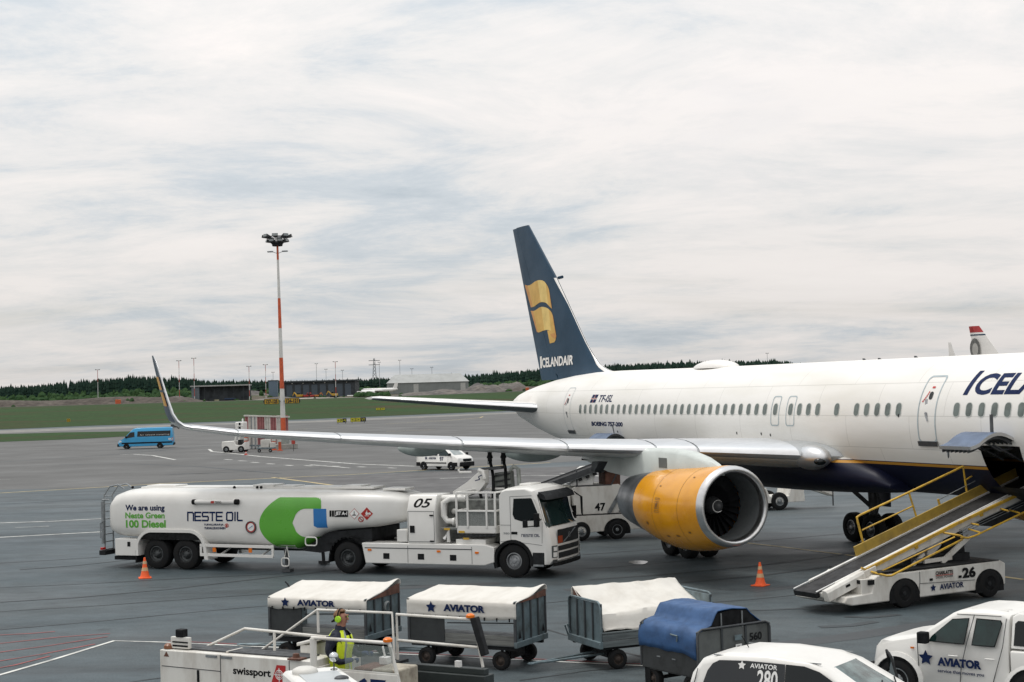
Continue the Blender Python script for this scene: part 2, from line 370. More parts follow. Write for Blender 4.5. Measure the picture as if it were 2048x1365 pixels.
SCRUB = grassmat('scrub hillside', [(.3, (.030, .055, .020)), (.5, (.048, .082, .028)), (.62, (.085, .085, .045)), (.75, (.035, .070, .025))], .03, .3)
SOIL = grassmat('grey soil heap', [(.3, (.10, .098, .10)), (.5, (.15, .14, .135)), (.7, (.19, .17, .15))], .15, .8)
BANK = grassmat('brown earth bank', [(.3, (.075, .066, .060)), (.5, (.105, .092, .084)), (.66, (.125, .112, .10)), (.8, (.07, .08, .045))], .12, .8)
def hfield(name, xs, rows, m, off=0.0, label=None):
    """rows: functions of x giving the y of successive grid rows"""
    b = MB(); n = len(xs); ids = []
    for fn in rows:
        ids.append([b.vv((x, fn(x), hgt(x, fn(x)) + off)) for x in xs])
    for a in range(len(ids) - 1):
        for k in range(n - 1): b.face((ids[a][k], ids[a][k + 1], ids[a + 1][k + 1], ids[a + 1][k]))
    return tag(b.out(name, m, smooth=60, fix=False), label, None, kind='structure')
XS = [-1500 + 25 * k for k in range(121)]
def interp(pts):
    def f(x):
        if x <= pts[0][0]: return pts[0][1]
        for (a, b), (c, d) in zip(pts, pts[1:]):
            if x <= c: return b + (d - b) * (x - a) / (c - a)
        return pts[-1][1]
    return f
edge = interp([(p.x, p.y) for p in (G(-1200, 905), G(-400, 880), G(0, 858), G(300, 848), G(620, 839), G(1000, 823), G(1400, 806))])
def rowf(t, y1): return lambda x: edge(x) + (max(y1, edge(x) + 40) - edge(x)) * t
hfield('grass_field', XS, [rowf(k / 8, 668) for k in range(9)], GRASS, label='wide green airfield grass beyond the taxiway')
hfield('perimeter_road', XS, [lambda x: 668, lambda x: 690], ROADM, .0)
hfield('gravel_yard', XS, [(lambda y: (lambda x: y))(y) for y in (690, 710, 730, 750, 770, 790, 810, 830)], DIRT)
hfield('hillside', XS, [(lambda y: (lambda x: y))(y) for y in (830, 860, 900, 950, 1000, 1100, 1300, 1600)], SCRUB)
# near grass strip between the apron and the first taxiway
b = MB()
P = [G(-500, 893), G(0, 884.5), G(150, 879), G(262, 873), G(283, 868), G(262, 863.5), G(130, 865.5), G(0, 869), G(-500, 878)]
b.poly([(p.x, p.y, .03) for p in P]); tag(b.out('grass_strip', GRASS, smooth=0), kind='structure')
PATCHM = mat('pale weathered concrete', (.20, .195, .18), .8, var=.2, scale=.4)
b = MB()   # paler taxiway shoulder along the grass
e1 = [G(-400, 883), G(0, 861.5), G(300, 851), G(620, 842), G(1000, 826), G(1350, 812)]; e2 = [G(-400, 886), G(0, 867), G(200, 859), G(400, 851), G(640, 845), G(1000, 829), G(1350, 815)]
b.poly([(p.x, p.y, .012) for p in e1] + [(p.x, p.y, .012) for p in e2[::-1]]); tag(b.out('taxiway_shoulder', PATCHM, smooth=0), kind='structure')

# ------------------------------------------------------------------ markings and joints
MW = mat('white line paint', (.62, .62, .58), .6, var=.25, scale=1.5, dirt=(.20, .20, .20))
MY = mat('yellow line paint', (.46, .36, .16), .6, var=.25, scale=1.5, dirt=(.22, .19, .12))
MR = mat('red line paint', (.30, .055, .05), .6, var=.25, scale=1.5, dirt=(.14, .06, .06))
TAR = mat('tar joint', (.024, .028, .031), .6, var=.3, scale=1.0)
PATCHD = mat('dark asphalt repair', (.040, .047, .052), .62, var=.25, scale=1.2, dirt=(.05, .056, .06))
def stripes(name, m, lines, z, label):
    b = MB()
    for w_, pts in lines:
        P = [G(*q) for q in pts]; Lf = []; Rt = []
        for i, p in enumerate(P):
            d = (P[min(i + 1, len(P) - 1)] - P[max(i - 1, 0)]); d.z = 0; d.normalize(); n = Vector((-d.y, d.x, 0)) * w_ / 2
            Lf.append(p + n); Rt.append(p - n)
        for i in range(len(P) - 1):
            b.poly([(q.x, q.y, z) for q in (Rt[i], Rt[i + 1], Lf[i + 1], Lf[i])])
    return tag(b.out(name, m, smooth=0), label, kind='structure')
dash = [(.35, [(a, c), (a + 15, c + .7)]) for a, c in ((449, 919.5), (478, 922), (502, 925), (534, 928), (570, 931), (610, 931.8), (664, 932.6), (716, 934), (776, 936.2), (1150, 962), (1205, 966), (1240, 944), (1300, 946))]
stripes('white_marking', MW, [(.22, [(-30, 1047.5), (100, 1043.5), (205, 1038)]), (.22, [(-30, 1077), (100, 1070), (210, 1064)]), (.12, [(-20, 961), (22, 958.5)]), (.12, [(30, 1056), (98, 1053)]),
    (.11, [(-40, 1362), (100, 1322), (228, 1282.5), (335, 1285.5), (560, 1296), (790, 1308.5), (1040, 1320.5), (1298, 1333), (1400, 1338)]),
    (.30, [(418, 899), (424, 903.5), (470, 908), (520, 913.5), (590, 919), (712, 928.5), (830, 933)]), (.30, [(240, 910), (268, 909.2), (305, 911.5), (350, 920)]),
    (.25, [(620, 930), (700, 936.5)]), (.2, [(880, 958), (960, 954), (1060, 951.5), (1200, 952)]), (.14, [(1120, 947), (1180, 951), (1236, 957)])] + dash, .008, 'white painted lines on the apron')
stripes('yellow_marking', MY, [(.34, [(-40, 989), (170, 977), (330, 967.5), (556, 956.5), (690, 950.5), (831, 942), (1010, 931), (1100, 926)]), (.30, [(545, 955.3), (620, 965), (690, 974.5), (738, 982.5)]),
    (.35, [(595, 844), (607, 844)]), (.35, [(658, 842), (671, 841.6)]), (.35, [(590, 859.2), (615, 858.2)]), (.3, [(655, 855.2), (675, 854.6)]), (.3, [(714, 852), (730, 851.4)]), (.35, [(775, 839), (790, 838)]), (.35, [(836, 836.5), (851, 835.5)]),
    (.4, [(770, 848.5), (880, 842.5), (960, 836), (966, 833.5)]), (.35, [(830, 843), (878, 841)]), (.3, [(772, 863.5), (870, 860)]),
    (.20, [(1470, 1084), (1560, 1094), (1720, 1114), (1900, 1140), (2048, 1160)])], .008, 'yellow taxi lines on the apron')
stripes('red_marking', MR, [(.06, [(335, 1282.5), (560, 1293), (790, 1305.5), (1040, 1317.5), (1298, 1329.5)]), (.07, [(-20, 1290), (120, 1275), (220, 1268)]), (.07, [(-20, 1308), (100, 1292), (215, 1274)]), (.07, [(-20, 1326), (80, 1310), (190, 1289)]),
    (.075, [(-20, 1272), (60, 1268), (110, 1264)]), (.075, [(-20, 1340), (30, 1331), (100, 1313)])], .008, 'red hatched keep-clear lines at the near left')
stripes('pavement_joint', TAR, [(.07, [(-20, 1177), (200, 1167), (320, 1160), (560, 1148.5)]), (.075, [(-20, 1225), (200, 1212), (420, 1196), (560, 1187)]), (.075, [(-20, 1262), (200, 1243), (420, 1222), (560, 1210)]), (.075, [(260, 1365), (420, 1343), (620, 1322), (800, 1302)]),
    (.075, [(1060, 1210), (1130, 1203), (1240, 1190)]), (.075, [(1095, 1260), (1135, 1272)]), (.08, [(1225, 1300), (1300, 1318)]), (.10, [(-20, 1128), (100, 1121), (200, 1115)]), (.06, [(1040, 1362), (1170, 1343), (1320, 1330)]),
    (.12, [(1165, 1110), (1330, 1098), (1560, 1079), (1800, 1058), (2048, 1040)]), (.10, [(1165, 1139), (1300, 1129), (1500, 1110)]), (.08, [(560, 1180), (800, 1172), (1000, 1168)]), (.06, [(1290, 1215), (1500, 1200), (1640, 1186)]),
    (.1, [(-20, 1010), (100, 1004), (220, 998)])], .006, 'dark tar-sealed joints in the apron')
FARA = mat('far apron asphalt light tint', (.080, .080, .076), .68, var=.22, scale=.12, dirt=(.070, .070, .068), bump=.15, bscale=30)  # lighter tone painted in where the far apron lies beyond the terminal shade
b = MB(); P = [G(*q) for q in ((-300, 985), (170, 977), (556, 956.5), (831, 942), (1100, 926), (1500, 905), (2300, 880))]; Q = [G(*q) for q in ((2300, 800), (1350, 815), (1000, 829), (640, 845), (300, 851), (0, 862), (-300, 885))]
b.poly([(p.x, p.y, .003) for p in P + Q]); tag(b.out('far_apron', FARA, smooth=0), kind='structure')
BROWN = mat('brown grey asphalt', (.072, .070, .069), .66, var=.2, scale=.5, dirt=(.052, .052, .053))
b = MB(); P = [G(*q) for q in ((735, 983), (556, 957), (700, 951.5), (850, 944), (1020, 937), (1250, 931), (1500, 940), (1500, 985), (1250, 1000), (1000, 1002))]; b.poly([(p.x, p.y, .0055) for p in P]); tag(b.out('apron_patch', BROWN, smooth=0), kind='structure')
SKID = mat('faint tyre mark', (.030, .037, .041), .65, var=.3, scale=1.2, dirt=(.050, .062, .069))
stripes('tyre_mark', SKID, [(.20, [(1180, 1160), (1330, 1150), (1500, 1134), (1700, 1108), (1900, 1075)]), (.20, [(1180, 1178), (1340, 1168), (1520, 1152), (1720, 1126), (1930, 1092)]), (.16, [(0, 1205), (150, 1196), (330, 1180), (520, 1158), (680, 1140)]), (.16, [(40, 1140), (160, 1131), (260, 1120)]), (.18, [(1400, 1230), (1500, 1222), (1600, 1218), (1650, 1222)]), (.22, [(1690, 1234), (1740, 1236), (1800, 1230)]), (.3, [(1640, 1255), (1700, 1252), (1750, 1244)]), (.4, [(340, 950), (480, 944), (640, 938)]), (.4, [(120, 930), (260, 928), (400, 934), (560, 948)]), (.3, [(330, 949), (420, 947)]), (.35, [(880, 905), (1000, 893), (1060, 884)]), (.5, [(0, 925), (200, 912), (420, 893)])], .0085, 'faint tyre marks on the apron')
stripes('asphalt_repair', PATCHD, [(.50, [(1502, 1183.5), (1610, 1172), (1680, 1165)]), (.75, [(1560, 1291), (1700, 1274), (1840, 1252), (2048, 1222)]), (.55, [(1130, 1181), (1175, 1178.5), (1240, 1173)]), (.6, [(780, 1178), (900, 1171), (1000, 1167)])], .004, 'darker repaired strips in the asphalt')
# a shallow puddle under the engine
pud = MB(); c = G(1277, 1125.5); pud.poly([(c.x + .30 * cos(a) * (1 + .15 * sin(3 * a)), c.y + .55 * sin(a), .007) for a in [2 * pi * k / 20 for k in range(20)]])
pm = mat('puddle water', (.05, .06, .065), .10, var=.05, spec=.6); tag(pud.out('puddle', pm, smooth=0), 'small shiny puddle on the asphalt below the engine', 'puddle', kind='structure')

# ------------------------------------------------------------------ forest, scrub, heaps
def leafm(name, cols):
    m = bpy.data.materials.new(name); m.use_nodes = True; nt = m.node_tree; N = nt.nodes; L = nt.links; p = N['Principled BSDF']; p.inputs['Roughness'].default_value = .9; p.inputs['Specular IOR Level'].default_value = .1
    gi = N.new('ShaderNodeTexCoord'); n = N.new('ShaderNodeTexNoise'); n.inputs['Scale'].default_value = .16; n.inputs['Detail'].default_value = 6; L.new(gi.outputs['Object'], n.inputs['Vector'])
    r = N.new('ShaderNodeValToRGB'); L.new(n.outputs['Fac'], r.inputs[0]); r.color_ramp.elements[0].position = .33; r.color_ramp.elements[0].color = cols[0] + (1,); r.color_ramp.elements[1].position = .68; r.color_ramp.elements[1].color = cols[1] + (1,)
    L.new(r.outputs[0], p.inputs['Base Color']); return m
CONIF = leafm('conifer needles', ((.010, .027, .021), (.024, .048, .032)))
BROAD = leafm('broadleaf scrub', ((.020, .050, .020), (.045, .085, .030)))
def conifer(b, x, y, z, h, r):
    n = 6; tiers = 4; ph = R.random() * 6
    for t in range(tiers):
        z0 = z + h * (.12 + .80 * t / tiers); z1 = z + h * (.12 + .80 * (t + 1.55) / tiers); z1 = min(z1, z + h)
        rr = r * (1 - .8 * t / tiers); ids = [b.vv((x + rr * (R.uniform(.7, 1.15)) * cos(ph + 2 * pi * k / n), y + rr * R.uniform(.7, 1.15) * sin(ph + 2 * pi * k / n), z0 + R.uniform(-.2, .25))) for k in range(n)]
        a = b.vv((x + R.uniform(-.1, .1), y, z1))
        for k in range(n): b.face((ids[k], ids[(k + 1) % n], a))
def blob(b, x, y, z, r, h, n=7):
    ph = R.random() * 6; rings = []
    for zf, rf in ((0, .7), (.35, 1), (.7, .8), (.95, .3)):
        rings.append([b.vv((x + r * rf * R.uniform(.75, 1.2) * cos(ph + 2 * pi * k / n), y + r * rf * R.uniform(.75, 1.2) * sin(ph + 2 * pi * k / n), z + h * zf * R.uniform(.9, 1.1))) for k in range(n)])
    for a in range(3):
        for k in range(n): b.face((rings[a][k], rings[a][(k + 1) % n], rings[a + 1][(k + 1) % n], rings[a + 1][k]))
    b.face(rings[3])
b = MB()
topline = interp([(-560, 9.5), (-400, 8.8), (-330, 9.0), (-285, 9.4), (-230, 12.8), (-200, 11.6), (-180, 8.6), (-120, 7.8), (-60, 8.2), (-5, 8.0), (60, 9.0), (120, 8.0), (172, 6.5)])
for k in range(5000):
    x = R.uniform(-560, 172); row = R.random(); y = 905 + 110 * row ** .8
    h = topline(x * 930 / y) * R.uniform(.80, 1.04) + (1.3 if R.random() < .05 else 0)
    conifer(b, x, y, hgt(x, y) - .5, h * (1 + .1 * row), R.uniform(1.5, 2.9))
tag(b.out('forest', CONIF, smooth=0, fix=False), 'dark conifer forest along the horizon', 'forest', kind='stuff')
b = MB()
for k in range(2600):
    x = R.uniform(-560, 330); y = R.uniform(838, 912)
    if -175 < x < -20 and R.random() < .75: continue
    if x > 0 and R.random() < .3: continue
    blob(b, x, y, hgt(x, y) - .4, R.uniform(1.0, 2.6), R.uniform(1.4, 4.2) * (1.35 if x < -190 and y > 880 else .85))
for k in range(240):      # tufts along the banks and the yard
    x = R.uniform(-330, 120); y = R.uniform(715, 830); blob(b, x, y, hgt(x, y) - .3, R.uniform(.6, 1.8), R.uniform(.5, 1.6))
for (px, w_, n) in ((258, 45, 40), (745, 70, 60), (730, 30, 25)):
    c = at(px, 795, 735)
    for k in range(n): x = c.x + R.uniform(-.5, .5) * w_ * .235; y = R.uniform(728, 742); blob(b, x, y, hgt(x, y) - .3, R.uniform(.8, 1.8), R.uniform(1.2, 3.0))
tag(b.out('scrub', BROAD, smooth=0, fix=False), 'green bushes and scrub below the forest', 'bushes', kind='stuff')
def heap(name, px, Y, wx, wy, h, m, label, cat='soil heap', flat=False, group=None):
    c = at(px, 790, Y); b = MB(); nx, ny = 36, 12; ids = []
    for j in range(ny + 1):
        row = []
        for i in range(nx + 1):
            u, v = i / nx * 2 - 1, j / ny * 2 - 1
            q = max(0, 1 - v * v) * (smooth(1.0, .86, abs(u)) if flat else max(0, 1 - abs(u) ** 1.3) ** .9)
            x, y = c.x + u * wx, Y + v * wy
            z = hgt(x, y) - .15 + h * q * (.86 + .14 * sin(u * 9 + px) + .1 * R.random()); row.append(b.vv((x, y, z)))
        ids.append(row)
    for j in range(ny):
        for i in range(nx): b.face((ids[j][i], ids[j][i + 1], ids[j + 1][i + 1], ids[j + 1][i]))
    return tag(b.out(name, m, smooth=60, fix=False), label, cat, group, kind='structure')
heap('earth_bank', 60, 735, 85, 9, 3.3, BANK, 'long brown earth bank at the left behind the grass', 'earth bank', True)
heap('earth_bank', 345, 742, 15, 8, 3.4, SOIL, 'grey soil heap left of the dark shed', 'earth bank')
heap('gravel_heap', 880, 730, 26, 8, 2.6, SOIL, 'low grey gravel heap in front of the pale hangar')
heap('gravel_heap', 965, 760, 15, 8, 5.2, SOIL, 'tall grey gravel heap right of the pale hangar')
heap('gravel_heap', 1023, 780, 13, 8, 5.6, SOIL, 'grey gravel heap just left of the tail fin')
heap('gravel_heap', 1060, 740, 16, 8, 2.6, BANK, 'brown soil heap behind the tail fin')
heap('gravel_heap', 560, 735, 15, 4, 1.4, SOIL, 'low soil heap beside the floodlight mast line')
heap('gravel_heap', 480, 850, 17, 8, 4.0, SOIL, 'grey heap behind the dark shed roof')
heap('gravel_heap', 610, 725, 30, 3, .6, mat('pale sand', (.36, .33, .28), .9, var=.2), 'flat strip of pale sand in front of the parked machines')
# ------------------------------------------------------------------ airliner (local: x forward, -y = starboard, z up; s = -x)
AC = thing('airliner', (14.6, 40.18, 0), radians(-67.32), 'white twin engine airliner with navy tail fin and yellow engine, filling the right half', 'airliner')
PIT = .508
def lerp_t(tab, s):
    if s <= tab[0][0]: return tab[0][1:]
    for a, c in zip(tab, tab[1:]):
        if s <= c[0]:
            t = (s - a[0]) / (c[0] - a[0]); return tuple(p + (q - p) * t for p, q in zip(a[1:], c[1:]))
    return tab[-1][1:]
FUS = [(-10.3, 4.02, 3.95, .02), (-10.1, 4.3, 3.6, .35), (-9.6, 4.65, 3.25, .70), (-8.6, 5.2, 2.85, 1.15), (-7.3, 5.8, 2.55, 1.53), (-5.9, 6.18, 2.38, 1.78), (-4.4, 6.32, 2.32, 1.88), (18, 6.33, 2.32, 1.88), (20, 6.34, 2.36, 1.88),
       (22, 6.35, 2.46, 1.88), (24, 6.36, 2.60, 1.875), (26, 6.37, 2.78, 1.85), (28, 6.36, 2.98, 1.76), (30, 6.27, 3.20, 1.60), (32, 6.12, 3.46, 1.36), (34, 5.90, 3.80, 1.04), (35.5, 5.70, 4.12, .76), (36.5, 5.52, 4.38, .54), (37.2, 5.33, 4.62, .34), (37.45, 5.18, 4.80, .16), (37.5, 5.03, 4.93, .03)]
def fus(s): return lerp_t(FUS, s)
def fhw(s, z):
    c, k, hw = fus(s); zm = c - (c - k) * .47
    t = (z - zm) / ((c - zm) if z > zm else (zm - k)); return hw * sqrt(max(0, 1 - t * t))
def fp(s, z, off=.005):          # point on the starboard skin
    d = .01; o = fhw(s, z); gz = (fhw(s, z + d) - fhw(s, z - d)) / (2 * d); gs = (fhw(s + d, z) - fhw(s - d, z)) / (2 * d)
    n = Vector((gs, -1, -gz)).normalized()
    return Vector((-s, -o, z)) + n * off
def fusemat():
    m = bpy.data.materials.new('fuselage paint'); m.use_nodes = True; nt = m.node_tree; N = nt.nodes; L = nt.links; p = N['Principled BSDF']
    p.inputs['Roughness'].default_value = .46; p.inputs['Coat Weight'].default_value = .0; p.inputs['Specular IOR Level'].default_value = .3
    tc = N.new('ShaderNodeTexCoord'); sx = N.new('ShaderNodeSeparateXYZ'); L.new(tc.outputs['Object'], sx.inputs[0])
    r = N.new('ShaderNodeValToRGB'); mr = N.new('ShaderNodeMapRange'); mr.inputs[1].default_value = 2.0; mr.inputs[2].default_value = 4.0; L.new(sx.outputs['Z'], mr.inputs[0]); L.new(mr.outputs[0], r.inputs[0])
    r.color_ramp.interpolation = 'CONSTANT'; e = r.color_ramp.elements
    q = lambda z: (z - 2) / 2
    e[0].position = 0; e[0].color = (.005, .007, .024, 1); e[1].position = q(3.225); e[1].color = (.50, .25, .035, 1)
    x = e.new(q(3.30)); x.color = (.012, .016, .05, 1); x = e.new(q(3.325)); x.color = (.80, .785, .75, 1)
    n = N.new('ShaderNodeTexNoise'); n.inputs['Scale'].default_value = .8; n.inputs['Detail'].default_value = 8; mp = N.new('ShaderNodeMapping'); mp.inputs['Scale'].default_value = (.35, 1, 1.6); L.new(tc.outputs['Object'], mp.inputs[0]); L.new(mp.outputs[0], n.inputs['Vector'])
    r2 = N.new('ShaderNodeValToRGB'); L.new(n.outputs['Fac'], r2.inputs[0]); r2.color_ramp.elements[0].position = .3; r2.color_ramp.elements[0].color = (.9, .895, .87, 1); r2.color_ramp.elements[1].position = .55; r2.color_ramp.elements[1].color = (1, 1, 1, 1)
    # faint skin-panel joints
    br = N.new('ShaderNodeTexBrick'); br.inputs['Scale'].default_value = 1.0; br.inputs['Mortar Size'].default_value = .010; br.inputs['Brick Width'].default_value = 3.05; br.inputs['Row Height'].default_value = .93
    br.inputs['Color1'].default_value = br.inputs['Color2'].default_value = (1, 1, 1, 1); br.inputs['Mortar'].default_value = (.70, .70, .69, 1)
    cb = N.new('ShaderNodeCombineXYZ'); L.new(sx.outputs['X'], cb.inputs[0]); L.new(sx.outputs['Z'], cb.inputs[1]); L.new(cb.outputs[0], br.inputs['Vector'])
    a = N.new('ShaderNodeMixRGB'); a.blend_type = 'MULTIPLY'; a.inputs[0].default_value = 1; L.new(r.outputs[0], a.inputs[1]); L.new(r2.outputs[0], a.inputs[2])
    c = N.new('ShaderNodeMixRGB'); c.blend_type = 'MULTIPLY'; c.inputs[0].default_value = .8; L.new(a.outputs[0], c.inputs[1]); L.new(br.outputs[0], c.inputs[2]); L.new(c.outputs[0], p.inputs['Base Color'])
    return m
FUSM = fusemat()
CS0, CS1, CZ0, CZ1 = .15, 1.70, 2.45, 3.93       # forward cargo opening
def build_fuselage():
    b = MB(); ss = sorted(set([a[0] for a in FUS] + [-10.25, -9.9, -9.2, -8, -6.6, -5.2, -2, CS0, .5, 1, 1.6, CS1, 4, 8, 12, 16, 17, 19, 21, 23, 25, 27, 29, 31, 33, 34.8, 36, 36.9])); n = 72; ids = []
    for s in ss:
        c, k, hw = fus(s); zm = c - (c - k) * .47
        ids.append([b.vv((-s, hw * cos(2 * pi * i / n), zm + ((c - zm) if sin(2 * pi * i / n) > 0 else (zm - k)) * sin(2 * pi * i / n))) for i in range(n)])
    for a in range(len(ss) - 1):
        for i in range(n):
            i2 = (i + 1) % n; q = (ids[a][i], ids[a][i2], ids[a + 1][i2], ids[a + 1][i]); ce = sum((b.v[j] for j in q), Vector()) / 4
            if CS0 - .01 < ss[a] and ss[a + 1] < CS1 + .01 and ce.y < 0 and CZ0 < ce.z < CZ1: continue
            b.face(q)
    b.face(ids[0][::-1]); b.face(ids[-1])
    f = b.out('fuselage', FUSM, AC, smooth=60)
    h = MB(); h.box(-CS1 - .03, -CS0 + .03, -.35, .8, CZ0 - .25, CZ1 + .1); h.poly([(-CS1 - .03, -1.55, CZ0 + .35), (-CS0 + .03, -1.55, CZ0 + .35), (-CS0 + .03, -.35, CZ0 - .2), (-CS1 - .03, -.35, CZ0 - .2)])
    h.out('cargo_hold', DARK, f, smooth=0, fix=False)
    # wing-to-body fairing
    w_ = MB(); rings = []
    for k in range(25):
        t = k / 24; s = 6.0 + 14.5 * t; e = sin(pi * min(1, max(0, t))) ** .55; hw = 1.55 + .62 * e; zt = 2.75 + 1.35 * e * (1 if t < .5 else 1); zb = 2.42 - .28 * e
        zm = (zt + zb) / 2; rings.append([(-s, hw * (abs(cos(q)) ** .75) * (1 if cos(q) > 0 else -1), zm + (zt - zb) / 2 * (abs(sin(q)) ** .8) * (1 if sin(q) > 0 else -1)) for q in [2 * pi * i / 40 for i in range(40)]])
    w_.loft(rings); w_.out('wing_body_fairing', FUSM, f, smooth=60)
    # satellite dome
    d = MB(); rings = []
    for k in range(17):
        t = k / 16; s = 17.0 + 2.9 * t; e = (sin(pi * t) ** .5) * (1 - .12 * t); rings.append([(-s, .62 * e * cos(q), 6.28 + max(.01, .34 * e * sin(q))) for q in [pi * i / 14 for i in range(15)]])
    d.loft(rings, closed=False); d.out('satellite_dome', AIRW, AC, smooth=60)
    for s, h_ in ((9.2, .05), (8.4, .04), (6.6, .05)):
        a = MB(); a.prism([(-s - .08, 6.31), (-s + .08, 6.31), (-s - .02, 6.33 + h_), (-s - .09, 6.33 + h_)], 'y', -.02, .02); a.out('blade_antenna', DGREY, f)
    return f
FB = build_fuselage()
def patch(b, poly, off, mi=0):       # polygon given as (s, z) laid on the skin
    b.face([b.vv(fp(s, z, off)) for s, z in poly], mi)
def ringpatch(b, outer, inner, off, mi=0):
    n = len(outer)
    A = [b.vv(fp(*q, off)) for q in outer]; B = [b.vv(fp(*q, off)) for q in inner]
    for k in range(n): b.face((A[k], A[(k + 1) % n], B[(k + 1) % n], B[k]), mi)
WK = [-9, -8, -7, -6, -5, -4, -3, -2, -1, 0, 1, 2, 3, 4, 5, 10, 11, 12, 13, 14, 16, 18, 19, 20, 21, 22.75, 24] + list(range(25, 53))
for k in WK:
    s = k * PIT; b = MB(); zc = 4.83
    ringpatch(b, rrect(.275, .405, .120, 4, s, zc), rrect(.235, .365, .10, 4, s, zc), .007, 1); surf(b, rrect(.238, .368, .10, 4, s, zc), lambda u, v: fp(u, v, .005), 0, .05)
    b.out('window', [CABW, WFRAME], AC, smooth=0)
def door(s, z0, z1, w_, r=.12, lw=.045, big=True, lean=0.0):
    b = MB(); zc = (z0 + z1) / 2; h = z1 - z0; n = 6
    def path(ww, hh, rr):
        P = []
        for q in rrect(ww, hh, rr, n, 0, 0): P.append(q)
        res = []                                  # subdivide so that the line follows the skin
        for i in range(len(P)):
            a, c = P[i], P[(i + 1) % len(P)]; m_ = max(1, int(sqrt((a[0] - c[0]) ** 2 + (a[1] - c[1]) ** 2) / .15))
            for j in range(m_): res.append((s + a[0] + (c[0] - a[0]) * j / m_, zc + a[1] + (c[1] - a[1]) * j / m_))
        return res
    A = path(w_, h, r); k = [((x - s) * (1 - 2 * lw / w_) + s, (z - zc) * (1 - 2 * lw / h) + zc) for x, z in A]
    ringpatch(b, A, k, .007, 0)
    d = b.out('door', [DOORL], AC, smooth=0)
    if big:
        q = MB(); q.face([q.vv(fp(*p, .010)) for p in rrect(.16, .22, .075, 4, s - .05, zc + h * .20)], 0); q.out('window', GLASSD, d, smooth=0)
        q = MB(); patch(q, [(s + .06, zc + .28), (s + .16, zc + .26), (s + .06, zc - .20), (s - .06, zc - .22)], .012); patch(q, [(s + .02, zc - .10), (s + .10, zc - .10), (s - .02, zc - .33), (s - .10, zc - .33)], .014); q.out('handle', DALU, d, smooth=0)
        q = MB(); P = [(s + .28 - .30 * t + .10 * t * t, zc + .20 + .30 * t) for t in [i / 6 for i in range(7)]]
        for a, c in zip(P, P[1:]): patch(q, [a, c, (c[0] - .03, c[1] - .03), (a[0] - .04, a[1] - .01)], .012)
        patch(q, [(s + .02, zc + .62), (s - .10, zc + .62), (s - .10, zc + .57), (s + .02, zc + .57)], .012); q.out('warning_mark', REDL, d, smooth=0)
        q = MB(); q.face([q.vv(fp(s + a, z0 - .02 + c, o_)) for a, c, o_ in ((-w_ / 2 - .02, .06, .05), (w_ / 2 + .02, .06, .05), (w_ / 2 + .02, -.07, .05), (-w_ / 2 - .02, -.07, .05))], 0)
        q.face([q.vv(fp(s + a, z0 + .04, o_)) for a, o_ in ((-w_ / 2 - .02, .0), (w_ / 2 + .02, .0), (w_ / 2 + .02, .05), (-w_ / 2 - .02, .05))], 0); q.out('sill_plate', DGREY, d, smooth=0)
    return d
door(3.80, 3.92, 5.77, .80); door(27.9, 3.90, 5.72, .74, .12, .02); door(-9.0 + 1.2, 3.95, 5.7, .8)
door(22.75 * PIT, 4.30, 5.26, .50, .10, .035, False); door(21 * PIT, 4.30, 5.26, .50, .10, .035, False)
def fus_text(b, st, s0, s1, z0, z1, bold=.02, shear=0.0, mi=0, cuts=6, spacing=1.0, top=0.0):
    """from s0 (left, aft) to s1 (right, forward)"""
    V, F = text2d(st, bold, shear, spacing, cuts); b.add(V, F, mi, lambda p: fp(s0 + (s1 - s0) * p[0], z0 + (z1 - z0) * p[1], .006))
b = MB(); fus_text(b, 'I', 2.42, 2.06, 5.22, 5.86, .035, .22); fus_text(b, 'CELANDAIR', 2.02, -3.6, 5.22, 5.78, .032, .16); b.out('airline_name', TEXTNAVY, AC, smooth=0)
b = MB(); fus_text(b, 'TF-ISL', 24.78, 23.56, 5.11, 5.39, .02, .22); b.out('registration', TEXTNAVY, AC, smooth=0)
b = MB(); fus_text(b, 'BOEING 757-200', 25.42, 22.5, 4.15, 4.33, .05, .16); b.out('type_name', TEXTNAVY, AC, smooth=0)
b = MB(); s0 = 25.55
for (a, c, d0, d1, mi) in ((0, .22, .0, .13, 0), (.28, .52, .0, .13, 0), (0, .22, .19, .32, 0), (.28, .52, .19, .32, 0), (.235, .265, 0, .32, 1), (0, .52, .148, .172, 1)):
    lean = lambda z: -.08 * z / .32
    patch(b, [(s0 - a + lean(d0), 5.09 + d0), (s0 - c + lean(d0), 5.09 + d0), (s0 - c + lean(d1), 5.09 + d1), (s0 - a + lean(d1), 5.09 + d1)], .006 + .001 * mi, mi)
b.out('flag_emblem', [TEXTNAVY, RED], AC, smooth=0)
b = MB()
for s, z in ((14.0, 4.03), (12.45, 4.03), (11.9, 4.0), (5.05, 4.66), (23.1, 3.95)): b.face([b.vv(fp(s + .035 * cos(t), z + .05 * sin(t), .008)) for t in [2 * pi * k / 10 for k in range(10)]])
b.out('drain_port', DARK, FB, smooth=0)
